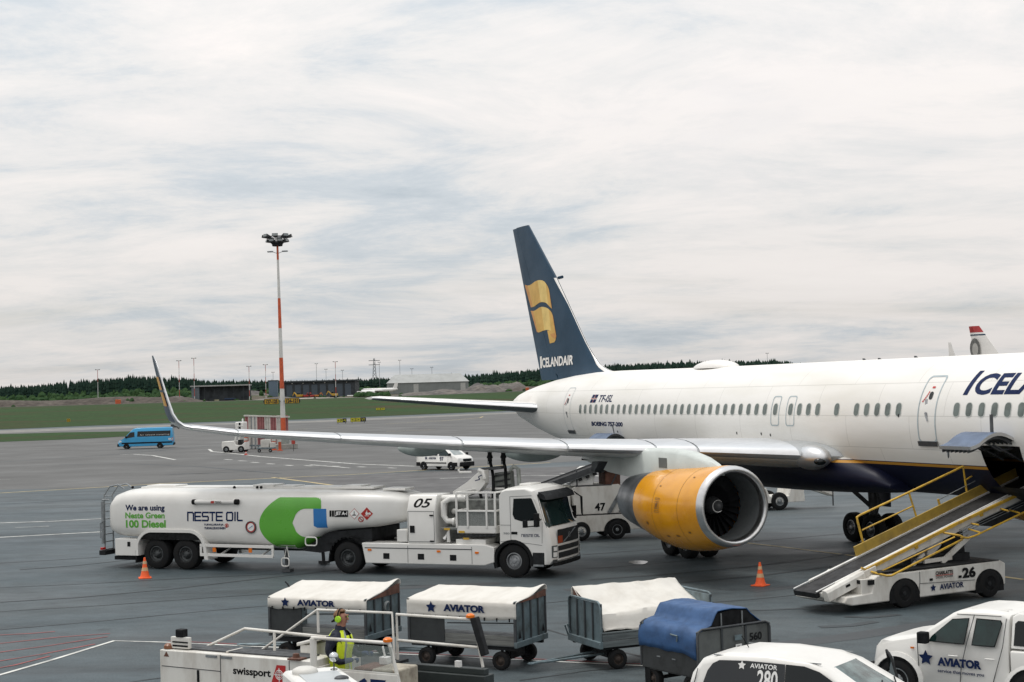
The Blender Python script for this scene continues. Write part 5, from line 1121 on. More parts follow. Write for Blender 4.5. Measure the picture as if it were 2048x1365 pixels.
for k in range(6):
    if lt is None: b = MB(); b.box(-.25, .25, -.4, 0, zt - .7, zt - .4); lt = b.out('wall_lamp', mat('pale lamp', (.6, .6, .55), .5), t, smooth=0); o = lt
    else: o = dup(lt, t)
    o.location = (-W_ / 2 + 6 + k * 5.6, 0, 0)
Y = 812; c = on(546, Y); t = thing('watch_hut', c, 0, 'narrow blue grey hut at the left end of the workshop building', 'hut')
zt = zat(546, 762, Y) - c.z; b = MB(); b.box(-2.2, 2.2, 0, 4, -1, zt); b.out('wall', mat('blue grey hut', (.12, .17, .22), .7), t, smooth=0); b = MB(); b.box(-2.6, 2.6, -.3, 4.4, zt, zt + .3); b.out('roof', SHED, t, smooth=0)
Y = 815; c = on(858, Y); t = thing('hangar', c, radians(8), 'long pale grey hangar with a hipped roof beyond the grass', 'hangar')
W_ = 160 * pxm(Y); he = zat(858, 765, Y) - c.z; hr = zat(858, 748, Y) - c.z
b = MB(); b.box(-W_ / 2, W_ / 2, 0, 16, -1.5, he); b.out('wall', mat('hangar wall grey', (.19, .21, .205), .6, var=.08, scale=.3), t, smooth=0)
b = MB(); e = W_ / 2 + .4; v = [(-e, -.5, he), (e, -.5, he), (e, 16.5, he), (-e, 16.5, he), (-e + 4.2, 8, hr), (e - 3.6, 8, hr)]; b.v = [Vector(q) for q in v]
for f in ((0, 1, 5, 4), (2, 3, 4, 5), (0, 4, 3), (1, 2, 5)): b.face(f)
b.out('roof', ROOFG, t, smooth=0)
for x in (-W_ / 2 + W_ * .34, -W_ / 2 + W_ * .93): b = MB(); b.box(x - 1.3, x + 1.3, -.12, 0, -1.3, he - .7); b.out('door', mat('hangar door pale', (.40, .41, .39), .6), t, smooth=0)
# construction machines
def digger(px, py, label, col, rz, s=1.0):
    Y = 752; c = on(px, Y, .0); t = thing('excavator', c, rz, label, 'excavator', 'construction machines by the workshop'); m = mat('machine ' + col[0], col[1], .5, var=.15)
    b = MB(); b.box(-1.9 * s, 1.9 * s, -1.2, -.6, 0, .8 * s); b.box(-1.9 * s, 1.9 * s, .6, 1.2, 0, .8 * s); b.out('track', DARK, t, bev=.15)
    b = MB(); b.box(-1.8 * s, .9 * s, -1.2, 1.2, .9 * s, 2.0 * s); bd = b.out('body', m, t, bev=.1); b = MB(); b.box(.2 * s, 1.5 * s, -1.1, .1, 1.3 * s, 2.9 * s); b.out('cabin', GLASSD, t, bev=.08)
    b = MB(); b.beam((1.0 * s, .4, 1.5 * s), (2.9 * s, .4, 3.3 * s), .35, .45); b.beam((2.9 * s, .4, 3.3 * s), (3.9 * s, .4, 1.5 * s), .3, .35); b.out('boom', m, t); b = MB(); b.prism([(3.6 * s, 1.6 * s), (4.3 * s, 1.5 * s), (4.2 * s, .7 * s), (3.5 * s, .5 * s)], 'y', .1, .7); b.out('bucket', DGREY, t)
digger(598, 780, 'leftmost yellow excavator by the workshop, left of the red ones', ('yellow', (.50, .30, .03)), 2.6, .9)
digger(613, 781, 'left red excavator among the yellow machines', ('red', (.36, .03, .025)), .5, .8)
digger(624, 781, 'right red excavator beside the orange machine', ('red', (.36, .03, .025)), 2.9, .75)
digger(634, 781, 'orange excavator right of the two red ones', ('orange', (.50, .17, .03)), .3, .75)
digger(668, 777, 'yellow excavator standing alone at the right of the row', ('yellow', (.50, .30, .03)), 3.0, .95)
def far_box(name, px, Y, w_, h_, m, label, cat, wheels=False, group=None, d=2.0):
    c = on(px, Y); t = thing(name, c, 0, label, cat, group); b = MB(); b.box(-w_ / 2, w_ / 2, -d / 2, d / 2, .4 if wheels else -.1, h_); b.out('body', m, t, bev=.15); return t
Y = 770; c = on(737, Y); t = thing('tank_lorry', c, 0, 'white road tanker parked left of the pale hangar', 'lorry')
b = MB(); b.tube([(-3.4, 0, 1.9), (3.2, 0, 1.9)], 1.15, 14); b.out('tank', STICKW, t); b = MB(); b.box(-5.6, -3.7, -1.1, 1.1, .6, 2.6); b.out('cab', STICKW, t, bev=.15)
for x in (-4.8, 1.2, 2.4): wheel(t, x, -1.0, .5, .35, .5, -1)
c = on(757, 800); t = thing('parked_jet', c, radians(4), 'small white jet with its tail up, left end of the hangar', 'jet'); b = MB(); b.tube([(-9, 0, 2.6), (-7.5, 0, 2.6), (7, 0, 2.6), (10, 0, 2.9)], [.2, 1.0, 1.0, .25], 12); b.out('fuselage', STICKW, t)
b = MB(); b.prism([(7.2, 3.2), (9.6, 3.2), (10.2, 6.2), (8.6, 6.2)], 'y', -.12, .12); b.out('tail_fin', STICKW, t); b = MB(); b.prism([(-2, -6.5), (0, -6.5), (2.5, 0), (0, 6.5), (-2, 6.5), (-3, 0)], 'z', 2.2, 2.4); b.out('wing', STICKW, t)
b = MB()
for x in (-6, 1): b.tube([(x, 0, 0), (x, 0, 2.2)], .12, 6)
b.out('undercarriage', DGREY, t)
for px, lab in ((236, 'orange site container at the foot of the brown bank'), (1055, 'small orange fence panel stack left of the tail fin')):
    far_box('site_container', px, 722, 2.3 if px < 500 else 1.6, 2.0 if px < 500 else 1.4, mat('faded orange', (.48, .10, .035), .7), lab, 'container')
for px, Y, lab in ((706, 712, 'white flatbed trailer beside the excavators'),): far_box('flatbed_trailer', px, 748, 5.5, .9, STICKW, lab, 'trailer', True)
c = on(1253, 995); 
# far light masts
MS = [(196, 740, 786, 1), (359, 722, 784, 2), (389, 717, 766, 2), (499, 733, 786, 2), (532, 730, 786, 2), (634, 728, 766, 0), (653, 739, 770, 0), (672, 724, 768, 2), (686, 741, 770, 0), (760, 725, 768, 0), (801, 721, 770, 0), (825, 738, 765, 0), (865, 735, 765, 0), (1537, 707, 735, 0), (547, 745, 775, 0)]
WHT = mat('mast white', (.52, .53, .52), .5)
proto = None
for k, (px, py0, py1, kind) in enumerate(MS):
    Yd = 735 if kind == 2 else (760 if kind == 1 else 905); c = on(px, Yd, -1); h = zat(px, py0, Yd) - c.z
    side = ['slender grey light mast on the skyline', 'white light mast in front of the left forest', 'red and white light mast beyond the grass'][kind]
    where = {196: 'leftmost of all', 359: 'just right of the winglet', 389: 'at the left end of the dark shed', 499: 'at the right end of the dark shed', 532: 'left of the tall floodlight mast', 547: 'hidden close left of the floodlight mast', 634: 'first right of the floodlight mast', 653: 'short, second right of the floodlight mast', 672: 'above the yellow excavator', 686: 'short, above the workshop end', 760: 'right beside the lattice pylon', 801: 'over the left hangar roof', 825: 'short, over the hangar roof middle', 865: 'short, over the right hangar roof', 1537: 'above the fuselage, far right'}[px]
    t = thing('light_mast', c, 0, where + ', ' + side, 'light mast', 'distant light masts'); b = MB(); n = 6
    for j in range(n): b.tube([(0, 0, h * j / n), (0, 0, h * (j + 1) / n)], (.17 - .06 * (j / n)) if kind else .10, 6, (j % 2) if kind == 2 else (0 if kind == 1 and j < 4 else (1 if kind == 1 else 2)), cap=False)
    b.out('pole', [WHT, mat('mast red', (.36, .06, .04), .6), GALV], t); b = MB(); w_ = 1.15 if kind else .9; b.beam((-w_, 0, h), (w_, 0, h), .14, .16); b.box(-w_, -w_ + .5, -.3, .3, h - .12, h + .2); b.box(w_ - .5, w_, -.3, .3, h - .12, h + .2); b.out('lamp_bar', DGREY, t)
c = on(750, 1000, 0); h = zat(750, 717, 1000) - c.z; t = thing('lattice_pylon', c, 0, 'grey lattice power pylon on the skyline left of the hangar', 'pylon')
b = MB()
for k in range(4):
    sx, sy = (-1, 1)[k % 2], (-1, 1)[k // 2]; b.beam((sx * 1.6, sy * 1.6, 0), (sx * .35, sy * .35, h), .22, .22)
for j in range(9):
    f0, f1 = j / 9, (j + 1) / 9; w0, w1 = 1.6 - 1.25 * f0, 1.6 - 1.25 * f1
    for sy in (-1, 1): b.beam((-w0, sy * w0, h * f0), (w1, sy * w1, h * f1), .12, .12); b.beam((w0, sy * w0, h * f0), (-w1, sy * w1, h * f1), .12, .12)
b.out('lattice_frame', GALV, t); b = MB()
for z in (.80, .93): b.beam((-3.6, 0, h * z), (3.6, 0, h * z), .3, .4)
b.out('cross_arm', GALV, t)
# ------------------------------------------------------------------ taxiway guidance signs
SY = mat('guidance sign yellow', (.45, .42, .02), .5, var=.05); 
def tsign(px0, px1, py0, py1, segs, label):
    g0 = G((px0 + px1) / 2, py1 + 2); Y = g0.y; s = pxm(Y); w_ = (px1 - px0) * s; h_ = (py1 - py0) * s; t = thing('taxiway_sign', (g0.x, Y, hgt(g0.x, Y) - .05 if Y > edge(g0.x) else 0), 0, label, 'airfield sign', 'taxiway guidance signs')
    z0 = max(.15, .25); b = MB(); b.box(-w_ / 2, w_ / 2, 0, .3, z0, z0 + h_); p = b.out('panel', SIGNB, t, smooth=0); x = -w_ / 2
    for fr, st, blk in segs:
        ww = w_ * fr; b = MB(); b.poly([(x + .04, -.02, z0 + .05), (x + ww - .04, -.02, z0 + .05), (x + ww - .04, -.02, z0 + h_ - .05), (x + .04, -.02, z0 + h_ - .05)], 0 if not blk else 1)
        label_on(b, st, (x + ww * .14, -.035, z0 + h_ * .2), (1, 0, 0), (0, 0, 1), ww * .72, h_ * .6, 0 if blk else 1, .02); b.out('sign_face', [SY, SIGNB], p, smooth=0); x += ww
    b = MB()
    for f in (-.4, .4): b.box(w_ * f - .05, w_ * f + .05, .1, .2, -.2, z0)
    b.out('leg', DGREY, t)
tsign(674, 693, 838, 846, [(.62, '+ P', 0), (.38, 'AJ', 1)], 'small yellow and black taxiway sign reading P AJ, left one of the pair')
tsign(701, 732, 836, 844.5, [(.66, '< Z >', 0), (.34, 'VY', 1)], 'wider yellow and black taxiway sign with a Z between arrows, right one of the pair')
tsign(752, 770, 819.5, 824.5, [(1, '< Z >', 0)], 'yellow taxiway sign standing farther out in the grass')
g0 = G(137, 848); t = thing('marker_board', (g0.x, g0.y, hgt(g0.x, g0.y) - .05), 0, 'small yellow marker board with black bars in the grass at left', 'marker board'); s = pxm(g0.y)
b = MB(); b.box(-3.2 * s, 3.2 * s, 0, .2, .1, 8 * s); p = b.out('panel', SIGNY, t, smooth=0); b = MB()
for x in (-1.6, 1.2): b.box(x * s, (x + .7) * s, -.03, 0, .2, 7.6 * s)
b.out('black_bar', SIGNB, p, smooth=0)
# ------------------------------------------------------------------ floodlight mast
g0 = G(568, 898); YM = g0.y; s = pxm(YM)
def zM(py): return zat(560, py, YM)
t = thing('floodlight_mast', (g0.x, YM, 0), 0, 'tall red and white floodlight mast with a crown of lamps', 'floodlight mast')
t.rotation_euler = (0, radians(-.55), 0)
zz_ = lambda p: max(0, zM(p))
rad = lambda z: .30 - .19 * min(1, z / zM(500))
b = MB()
SEG = [(905, 864, 2), (864, 836, 0), (836, 778, 1), (778, 716, 0), (716, 657, 1), (657, 597, 0), (597, 520, 1), (520, 486, 0)]
for p0, p1, mi in SEG:
    z0, z1 = zz_(p0), zz_(p1); b.tube([(0, 0, z0), (0, 0, z1)], [rad(z0), rad(z1)], 16, mi, cap=False)
b.out('pole', [MASTRED, mat('mast pale', (.62, .62, .59), .5, var=.08), mat('mast base grey', (.34, .36, .34), .7)], t, smooth=60)
zc = zM(488); b = MB(); b.lathe([(zc - .25, .55), (zc + .05, .62), (zc + .12, .62), (zc + .12, .1)], 'z', (0, 0, 0), 16)
for k in range(12):
    a = 2 * pi * k / 12
    for r0, z0, r1, z1 in ((.6, 0, 1.25, .75), (.6, 0, .95, .35)): b.tube([(r0 * cos(a), r0 * sin(a), zc + z0), (r1 * cos(a), r1 * sin(a), zc + z1)], .03, 5)
for r, z in ((1.25, .75), (.95, .35)): b.tube([(r * cos(2 * pi * k / 20), r * sin(2 * pi * k / 20), zc + z) for k in range(20)], .045, 6, closed=True)
b.out('lamp_ring', DARK, t)
b = MB(); b.box(-.55, .55, -.5, .5, .5, 1.75); b.out('base_cabinet', mat('base grey green', (.27, .29, .27), .7, var=.15), t, bev=.04)
fl = None
for lvl, n, r, z, sc_ in ((0, 8, 1.30, .80, .95), (1, 8, .95, .28, .85)):
    for k in range(n):
        a = 2 * pi * (k + .5 * lvl) / n
        if fl is None:
            b = MB(); b.T = Matrix.Rotation(radians(-24), 4, 'Y'); b.loft([[(-.40, -.20, -.10), (-.40, .20, -.10), (-.40, .20, .08), (-.40, -.20, .08)], [(.34, -.34, -.18), (.34, .34, -.18), (.34, .34, .14), (.34, -.34, .14)]]); fl = b.out('floodlight', DGREY, t, smooth=0)
            q = MB(); q.T = b.T; q.poly([(.345, -.31, -.15), (.345, .31, -.15), (.345, .31, .11), (.345, -.31, .11)]); q.out('lamp_glass', mat('floodlight glass', (.20, .22, .22), .15, .2), fl, smooth=0); o = fl
        else: o = dup(fl, t)
        o.location = (r * cos(a), r * sin(a), zc + z); o.rotation_euler = (0, .15, a); o.scale = (sc_,) * 3
zb = zM(504)
b = MB()
for sg in (-1, 1): b.tube([(0, 0, zb - .2), (sg * .5, 0, zb)], .03, 6); b.box(sg * .8 - .3, sg * .8 + .3, -.2, .2, zb - .02, zb + .10)
b.out('side_lamp', GALV, t)
b = MB(); b.loft([[(1.55 * cos(2 * pi * k / 8 + pi / 8), 1.55 * sin(2 * pi * k / 8 + pi / 8), z) for k in range(8)] for z in (0, .52)]); b.out('footing', CONC, t, smooth=0, bev=.03)
b = MB(); b.tube([(1.25, -.3, .5), (1.25, -.3, 1.9)], .04, 6); b.tube([(-.9, -.8, .5), (-.9, -.8, 1.6)], .04, 6); b.out('guard_post', DGREY, t)
# direction boards on the mast
for sg, x0, x1, st, lab in ((-1, 529, 557.5, '127-125', 'yellow direction board reading 127-125, pointing left from the mast'), (1, 569.5, 598, '124-121', 'yellow direction board reading 124-121, pointing right from the mast')):
    a = at(x0, 804 if sg < 0 else 802.5, YM - .42); c = at(x1, 804, YM - .42); w_ = c.x - a.x; h_ = 11 * s; zc = a.z
    t = thing('direction_board', (a.x, YM - .42, zc), 0, lab, 'sign', 'direction boards on the mast'); b = MB()
    P = [(0, -h_ / 2), (w_, -h_ / 2), (w_, h_ / 2), (0, h_ / 2)]; tip = [( -.18, 0)] if sg < 0 else [(w_ + .18, 0)]
    P = [(-.16, 0), (0, -h_ / 2), (w_, -h_ / 2), (w_, h_ / 2), (0, h_ / 2)] if sg < 0 else [(0, -h_ / 2), (w_, -h_ / 2), (w_ + .16, 0), (w_, h_ / 2), (0, h_ / 2)]
    b.prism(P, 'y', 0, .08); p = b.out('board', SIGNB, t, smooth=0); b = MB(); b.poly([(x, -.012, z) for x, z in ((.04 if sg > 0 else .02, -h_ / 2 + .05), (w_ - .03, -h_ / 2 + .05), (w_ - .03, h_ / 2 - .05), (.04 if sg > 0 else .02, h_ / 2 - .05))], 0); label_on(b, st, (w_ * .10, -.022, -h_ * .35), (1, 0, 0), (0, 0, 1), w_ * .82, h_ * .70, 1, .05); b.out('sign_face', [SIGNY, SIGNB], p, smooth=0)
    b = MB(); b.box(w_ * .3, w_ * .4, .08, .3, -.04, .04) if False else b.beam((w_ - .1 if sg < 0 else .1, .06, 0), (w_ + .2 if sg < 0 else -.2, .3, 0), .06, .06); b.out('bracket', DGREY, t)
# ------------------------------------------------------------------ ground equipment by the mast
PINK = mat('faded red panel', (.33, .13, .13), .7, var=.15, scale=1.5); PALE = mat('faded white panel', (.56, .55, .51), .7, var=.12, scale=1.5)
def gp(px, py): p = G(px, py); return Vector((p.x, p.y, 0))
A = gp(491, 898.5); ang0 = radians(-12); t = thing('blast_screen', A, ang0, 'tall corrugated screen with faded red and white stripes, left of the mast', 'blast screen')
L_ = 4.95; Hs = zat(500, 832, A.y) - .35; b = MB()
stripe = [(0, .08, 0), (.08, .14, 1), (.14, .17, 2), (.17, .22, 1), (.22, .25, 2), (.25, .29, 1), (.29, .46, 0), (.46, .60, 1), (.60, .74, 0), (.74, .88, 1), (.88, 1.0, 0)]
for f0, f1, mi in stripe:
    n = max(1, int((f1 - f0) * 40))
    for j in range(n):
        x0, x1 = L_ * (f0 + (f1 - f0) * j / n), L_ * (f0 + (f1 - f0) * (j + 1) / n); y = .07 if j % 2 else 0; b.box(x0, x1, y, y + .16, .45, Hs + .3, mi)
b.out('corrugated_panel', [PINK, PALE, GALV], t, smooth=0); b = MB(); b.beam((-.1, .08, Hs + .38), (L_ + .2, .08, Hs + .12), .35, .16); b.out('top_rail', PALE, t)
b = MB(); b.box(-.3, L_, -.5, .9, .30, .45)
for k in range(7): b.box(.1 + .75 * k, .2 + .75 * k, -.45, -.35, 0, .32); b.box(.1 + .75 * k, .2 + .75 * k, .6, .7, 0, .32)
b.out('base_frame', mat('frame blue grey', (.13, .17, .19), .6, var=.2), t)
b = MB(); b.box(1.75, 2.6, -.35, -.05, 1.35, 2.15); b.out('control_box', DGREY, t, bev=.03)
def barrel(px, py, label, m=MASTRED, h=1.4, r=.20):
    c = gp(px, py); t = thing('barrier_post', c, 0, label, 'barrier post', 'red barrier posts by the mast'); b = MB(); b.lathe([(0, .32), (.08, .32), (.1, r), (h * .5, r), (h * .5 + .001, r), (h, r * .95), (h + .03, 0)], 'z', (0, 0, 0), 14); o = b.out('post', m, t); b = MB(); b.lathe([(h * .62, r + .012), (h * .8, r + .008)], 'z', (0, 0, 0), 14); b.out('pale_band', PALE, t)
barrel(492.5, 899, 'leftmost red barrier post, in front of the corrugated screen', h=1.55); barrel(548, 901, 'red barrier post between the corrugated screen and the mast', h=1.55); barrel(560, 902, 'red barrier post close against the mast foot', h=1.5, r=.15)
c = gp(587, 903); t = thing('warning_board', c, 0, 'small red board on a thin post right of the mast', 'warning board'); b = MB(); b.tube([(0, 0, 0), (0, 0, .8)], .03, 6); b.out('post', DGREY, t); b = MB(); b.box(-.18, .18, -.04, .04, .75, 1.45); b.out('board', mat('faded red board', (.38, .045, .03), .6), t)
c = gp(492, 910.5); t = thing('marker_cone', c, 0, 'small red cone standing at the foot of the corrugated screen', 'cone'); b = MB(); b.lathe([(0, .2), (.04, .2), (.05, .15), (.36, .03), (.36, 0)], 'z', (0, 0, 0), 12); b.out('body', RED, t); b = MB(); b.lathe([(.18, .112), (.26, .078)], 'z', (0, 0, 0), 12); b.out('pale_band', PALE, t)
c = gp(533, 905); t = thing('ground_power_cart', c, radians(-12), 'grey equipment cart with white panels between screen and mast', 'equipment cart')
b = MB(); b.box(-.9, .9, -.4, .4, .35, .5); b.box(-.5, .4, -.35, .35, .5, 1.3, 1); b.box(.5, .9, -.35, .35, .5, 1.0, 1); b.out('body', [mat('frame blue grey', (.13, .17, .19), .6), PALE], t, bev=.03); b = MB(); b.beam((-1.1, -.1, .5), (-1.1, -.1, 1.9), .12, .12); b.out('mast_rail', GALV, t)
for x in (-.6, .6): wheel(t, x, -.45, .18, .12, .5, -1)
# white tow tractor beside the screen
c = gp(471, 905); t = thing('tow_tractor', c, radians(172), 'small white tow tractor with a canopy beside the striped screen', 'tow tractor')
b = MB(); b.prism([(-1.3, .25), (1.15, .25), (1.25, .6), (1.2, 1.15), (-.1, 1.2), (-.3, .75), (-.9, .75), (-1.3, 1.1)], 'y', -.75, .75); b.out('body', WHITE, t, bev=.05)
b = MB(); b.prism([(-.25, 1.1), (-.05, 1.1), (-.55, 2.7), (-.75, 2.7)], 'y', .60, .72); b.prism([(-.25, 1.1), (-.05, 1.1), (-.55, 2.7), (-.75, 2.7)], 'y', -.72, -.60); b.box(-1.1, -.5, -.75, .75, 2.68, 2.8); b.out('canopy_frame', WHITE, t, bev=.03)
b = MB(); b.box(-1.12, -.25, -.72, .72, 1.95, 3.15); b.out('canopy', WHITE, t, bev=.08); b = MB(); b.box(-.85, -.65, .715, .73, 2.0, 3.1); b.out('side_glass', GLASSD, t); b = MB(); b.lathe([(3.15, .09), (3.45, .09), (3.5, .0)], 'z', (-.95, .3, 0), 10); b.out('beacon', LAMPG, t)
for x in (-.85, .75):
    for sg in (-1, 1): wheel(t, x, sg * .72, .34, .22, .5, sg)
b = MB(); b.box(-.8, -.4, -.4, .4, .75, 1.3); b.out('seat', DARK, t, bev=.05)
# low clutter on the far taxiway
c = gp(352, 858); t = thing('equipment_trolley', c, 0, 'low dark trolley on the taxiway behind the blue van', 'trolley'); b = MB(); b.box(-.9, .9, -.5, .5, .25, .9); b.out('body', DGREY, t, bev=.03)
for x in (-.6, .6): wheel(t, x, -.5, .2, .12, .5, -1)
# ------------------------------------------------------------------ cars and vans
def carbody(name, parent, m, prof, hw, belt, top, tumble, fi=.16, ri=.05, edge_=.035, front=True):
    xf, xr = max(p[0] for p in prof), min(p[0] for p in prof); b = MB(); rr = []
    zm = (min(p[1] for p in prof) + max(p[1] for p in prof)) / 2
    for f in (-1, -.985, -.95, -.88, -.7, -.35, 0, .35, .7, .88, .95, .985, 1):
        q = abs(f); e = edge_ * max(0, (q - .86) / .14) ** 2.2; r = []
        for x, z in prof:
            xx = x - fi * q ** 4 * smooth(xf - 1.0, xf, x) + ri * q ** 4 * (1 - smooth(xr, xr + .6, x)); tz = max(0, min(1, (z - belt) / (top - belt)))
            zz = z - e * (1 if z > zm else -1) * (1.0 + .7 * tz); r.append((xx, f * hw * (1 - tumble * tz), zz))
        rr.append(r)
    b.loft(rr); return b.out(name, m, parent, smooth=58)
def flank(hw, belt, top, tumble, sg): return lambda x, z, off=.008: (x, sg * (hw * (1 - tumble * max(0, min(1, (z - belt) / (top - belt)))) + off), z)
def glass(parent, poly, F, name='side_window', m=None, off=.007, rubber=False):
    if rubber:
        cx = sum(p[0] for p in poly) / len(poly); cz = sum(p[1] for p in poly) / len(poly); b = MB(); b.face([b.vv(F(cx + (x - cx) * (1 + .016 / max(.1, abs(x - cx))), cz + (z - cz) * (1 + .016 / max(.1, abs(z - cz))), off - .003)) for x, z in poly]); b.out('window_rubber', BLACK, parent, smooth=0)
    b = MB(); b.face([b.vv(F(x, z, off)) for x, z in poly]); return b.out(name, m or GLASSD, parent, smooth=0)
def screen(parent, p, q, hwp, hwq, name='windscreen', m=None, off=.012, cur=.05):
    """pane between two profile points, bowed across its width"""
    b = MB(); d = Vector((q[0] - p[0], 0, q[1] - p[1])).normalized(); n = Vector((d.z, 0, -d.x)); n = n if n.x * (1 if p[0] > q[0] else -1) > 0 or True else -n
    if n.z < 0: n = -n
    A = []; B = []
    for k in range(9):
        f = -1 + k / 4; bow = -cur * abs(f) ** 3
        A.append(b.vv(Vector((p[0], f * hwp, p[1])) + n * (off + bow * .35) + Vector((bow * (1 if p[0] > q[0] else -1) * .6, 0, 0)))); B.append(b.vv(Vector((q[0], f * hwq, q[1])) + n * (off + bow * .35) + Vector((bow * (1 if p[0] > q[0] else -1) * .6, 0, 0))))
    for k in range(8): b.face((A[k], A[k + 1], B[k + 1], B[k]))
    return b.out(name, m or GLASSG, parent, smooth=40)
def seam(parent, lines, F, name='panel_seam', wd=.012, m=None):
    for L_ in lines:
        b = MB()
        for p, q in zip(L_, L_[1:]): b.beam(F(p[0], p[1], .001), F(q[0], q[1], .001), .006, wd)
        b.out(name, m or DGREY, parent, smooth=0)
def arch(parent, x, R_, hw, sg, m=None, z=None):
    b = MB(); z = R_ if z is None else z; r = R_ * 1.2; P = [(x + r * cos(a), z + r * sin(a)) for a in [radians(-18 + 216 * k / 18) for k in range(19)]]
    b.face([b.vv((u, sg * (hw + .004), max(.14, v))) for u, v in P]); return b.out('wheel_arch', m or BLACK, parent, smooth=0)
# blue minibus
PV = [(1.0, .35), (1.02, .62), (.98, .86), (.85, 1.02), (.35, 1.22), (-.55, 2.12), (-.85, 2.36), (-1.3, 2.45), (-5.1, 2.45), (-5.3, 2.38), (-5.42, 1.2), (-5.45, .5), (-5.35, .34), (-4.4, .30), (0, .28)]
fa, ra = G(253, 899), G(326, 896.5); hd = radians(187); c = Vector((fa.x, fa.y, 0)) + Vector((sin(hd), -cos(hd), 0)) * -.0 - Vector((-sin(hd), cos(hd), 0)) * .85
t = thing('minibus', c, hd, 'light blue minibus with a long dark window band, driving on the apron', 'minibus')
HB, BT, TP, TU = .93, 1.15, 2.45, .14; bd = carbody('body', t, VANBL, PV, HB, BT, TP, TU, .2)
for sg in (-1, 1):
    F = flank(HB, BT, TP, TU, sg); glass(bd, [(.10, 1.28), (-.45, 1.95), (-.95, 1.98), (-.95, 1.40), (-.2, 1.30)], F); g_ = glass(bd, [(-1.25, 1.42), (-1.30, 2.05), (-5.12, 2.05), (-5.06, 1.42)], F)
    b = MB(); label_on(b, 'for smooth travelling', (F(-1.6, 1.50, .014)[0] if sg > 0 else -4.9, F(0, 1.5, .022)[1], 1.50), (-sg, 0, 0), (0, 0, 1), 3.35, .20, 0, .0, 0, 1.25) 
    b.out('lettering', STICKW, g_, smooth=0)
    b = MB(); label_on(b, '051', ((-4.85 if sg > 0 else -5.3), F(0, 1.0, .01)[1], .92), (-sg, 0, 0), (0, 0, 1), .52, .26, 0, .03); b.out('lettering', STICKW, bd, smooth=0)
    b = MB(); q = F(0, .7, .004)[1]; b.box(-5.3, .55, min(q, q + sg * .02), max(q, q + sg * .02), .62, .78); b.out('rub_strip', BLACK, bd)
    for x in (0, -3.85): arch(bd, x, .30, HB, sg); wheel(t, x, sg * .84, .31, .22, .6, sg, GALV)
    b = MB(); b.face([b.vv(F(x, z, .012 - .0)) for x, z in ((.84, .92), (.62, 1.02), (.50, .88), (.78, .78))]); b.out('headlight', LAMPG, bd, smooth=0); b = MB(); b.face([b.vv(F(x, z, .01)) for x, z in ((-5.38, 1.25), (-5.28, 1.25), (-5.28, .85), (-5.38, .85))]); b.out('tail_light', REDL, bd, smooth=0)
    b = MB(); y_ = F(0, 1.3, .02)[1]; b.box(-.1, .1, min(y_, y_ + sg * .16), max(y_, y_ + sg * .16), 1.28, 1.52); b.out('mirror', BLACK, bd, bev=.03)
screen(bd, (.35, 1.22), (-.55, 2.12), .78, .70, m=mat('bright windscreen', (.30, .34, .34), .08, var=.2)); b = MB(); b.box(.75, 1.06, -.85, .85, .30, .62); b.out('bumper', BLACK, bd, bev=.05); b = MB(); b.box(-5.49, -5.3, -.85, .85, .34, .62); b.out('bumper', BLACK, bd, bev=.04)
# white van 97
PW = [(.82, .30), (.85, .55), (.78, .80), (.55, .95), (.02, 1.10), (-.75, 1.62), (-1.0, 1.70), (-3.2, 1.68), (-3.35, 1.58), (-3.45, .95), (-3.48, .50), (-3.4, .32), (-2.8, .28), (0, .26)]
hd = radians(-40); fa = G(903, 941.5); c = Vector((fa.x, fa.y, 0)) + Vector((-sin(hd), cos(hd), 0)) * .82
t = thing('white_van', c, hd, 'white van numbered 97 with a dark lower bumper, driving behind the tanker', 'van'); HB, BT, TP, TU = .86, .98, 1.7, .15; bd = carbody('body', t, WHITE, PW, HB, BT, TP, TU, .22)
for sg in (-1, 1):
    F = flank(HB, BT, TP, TU, sg); glass(bd, [(-.02, 1.05), (-.62, 1.52), (-1.15, 1.54), (-1.18, 1.06)], F, m=GLASSG); glass(bd, [(-1.35, 1.08), (-1.32, 1.54), (-2.2, 1.54), (-2.2, 1.08)], F)
    b = MB(); y_ = F(0, .9, .010)[1]; b.face([b.vv((-sg * a + (-2.45), y_, .88 + c_)) for a, c_ in star(0, 0, .14, .5)]) 
    label_on(b, 'AVIATOR', ((-2.2 if sg < 0 else -1.45), y_, .80), (-sg, 0, 0), (0, 0, 1), .75, .15, 0, .05); b.out('lettering', TEXTNAVY, bd, smooth=0); b = MB(); label_on(b, '97', ((-1.10 if sg < 0 else -.72), y_, .68), (-sg, 0, 0), (0, 0, 1), .38, .30, 0, .03); b.out('lettering', TEXTNAVY, bd, smooth=0)
    b = MB(); q = F(0, .55, .002)[1]; b.box(-2.5, -.45, min(q, q + sg * .02), max(q, q + sg * .02), .50, .58); b.out('rub_strip', BLACK, bd); seam(bd, [[(-1.27, 1.5), (-1.27, .4)], [(-.28, 1.0), (-.30, .45)]], F)
    for x in (0, -2.72): arch(bd, x, .29, HB, sg); wheel(t, x, sg * .78, .30, .20, .6, sg, DALU)
    b = MB(); b.face([b.vv((x, sg * y, z)) for x, y, z in ((.80, .46, .84), (.66, .78, .88), (.67, .80, .72), (.84, .50, .68))]); b.out('headlight', LAMPG, bd, smooth=0); b = MB(); y_ = F(0, 1.1, .02)[1]; b.box(-.12, .05, min(y_, y_ + sg * .16), max(y_, y_ + sg * .16), 1.06, 1.24); b.out('mirror', BLACK, bd, bev=.03)
    b = MB(); q = F(0, .4, .002)[1]; b.box(.22, .62, min(q, q + sg * .015), max(q, q + sg * .015), .30, .58); b.box(-3.42, -3.05, min(q, q + sg * .015), max(q, q + sg * .015), .30, .58); b.out('bumper_corner', BLACK, bd)
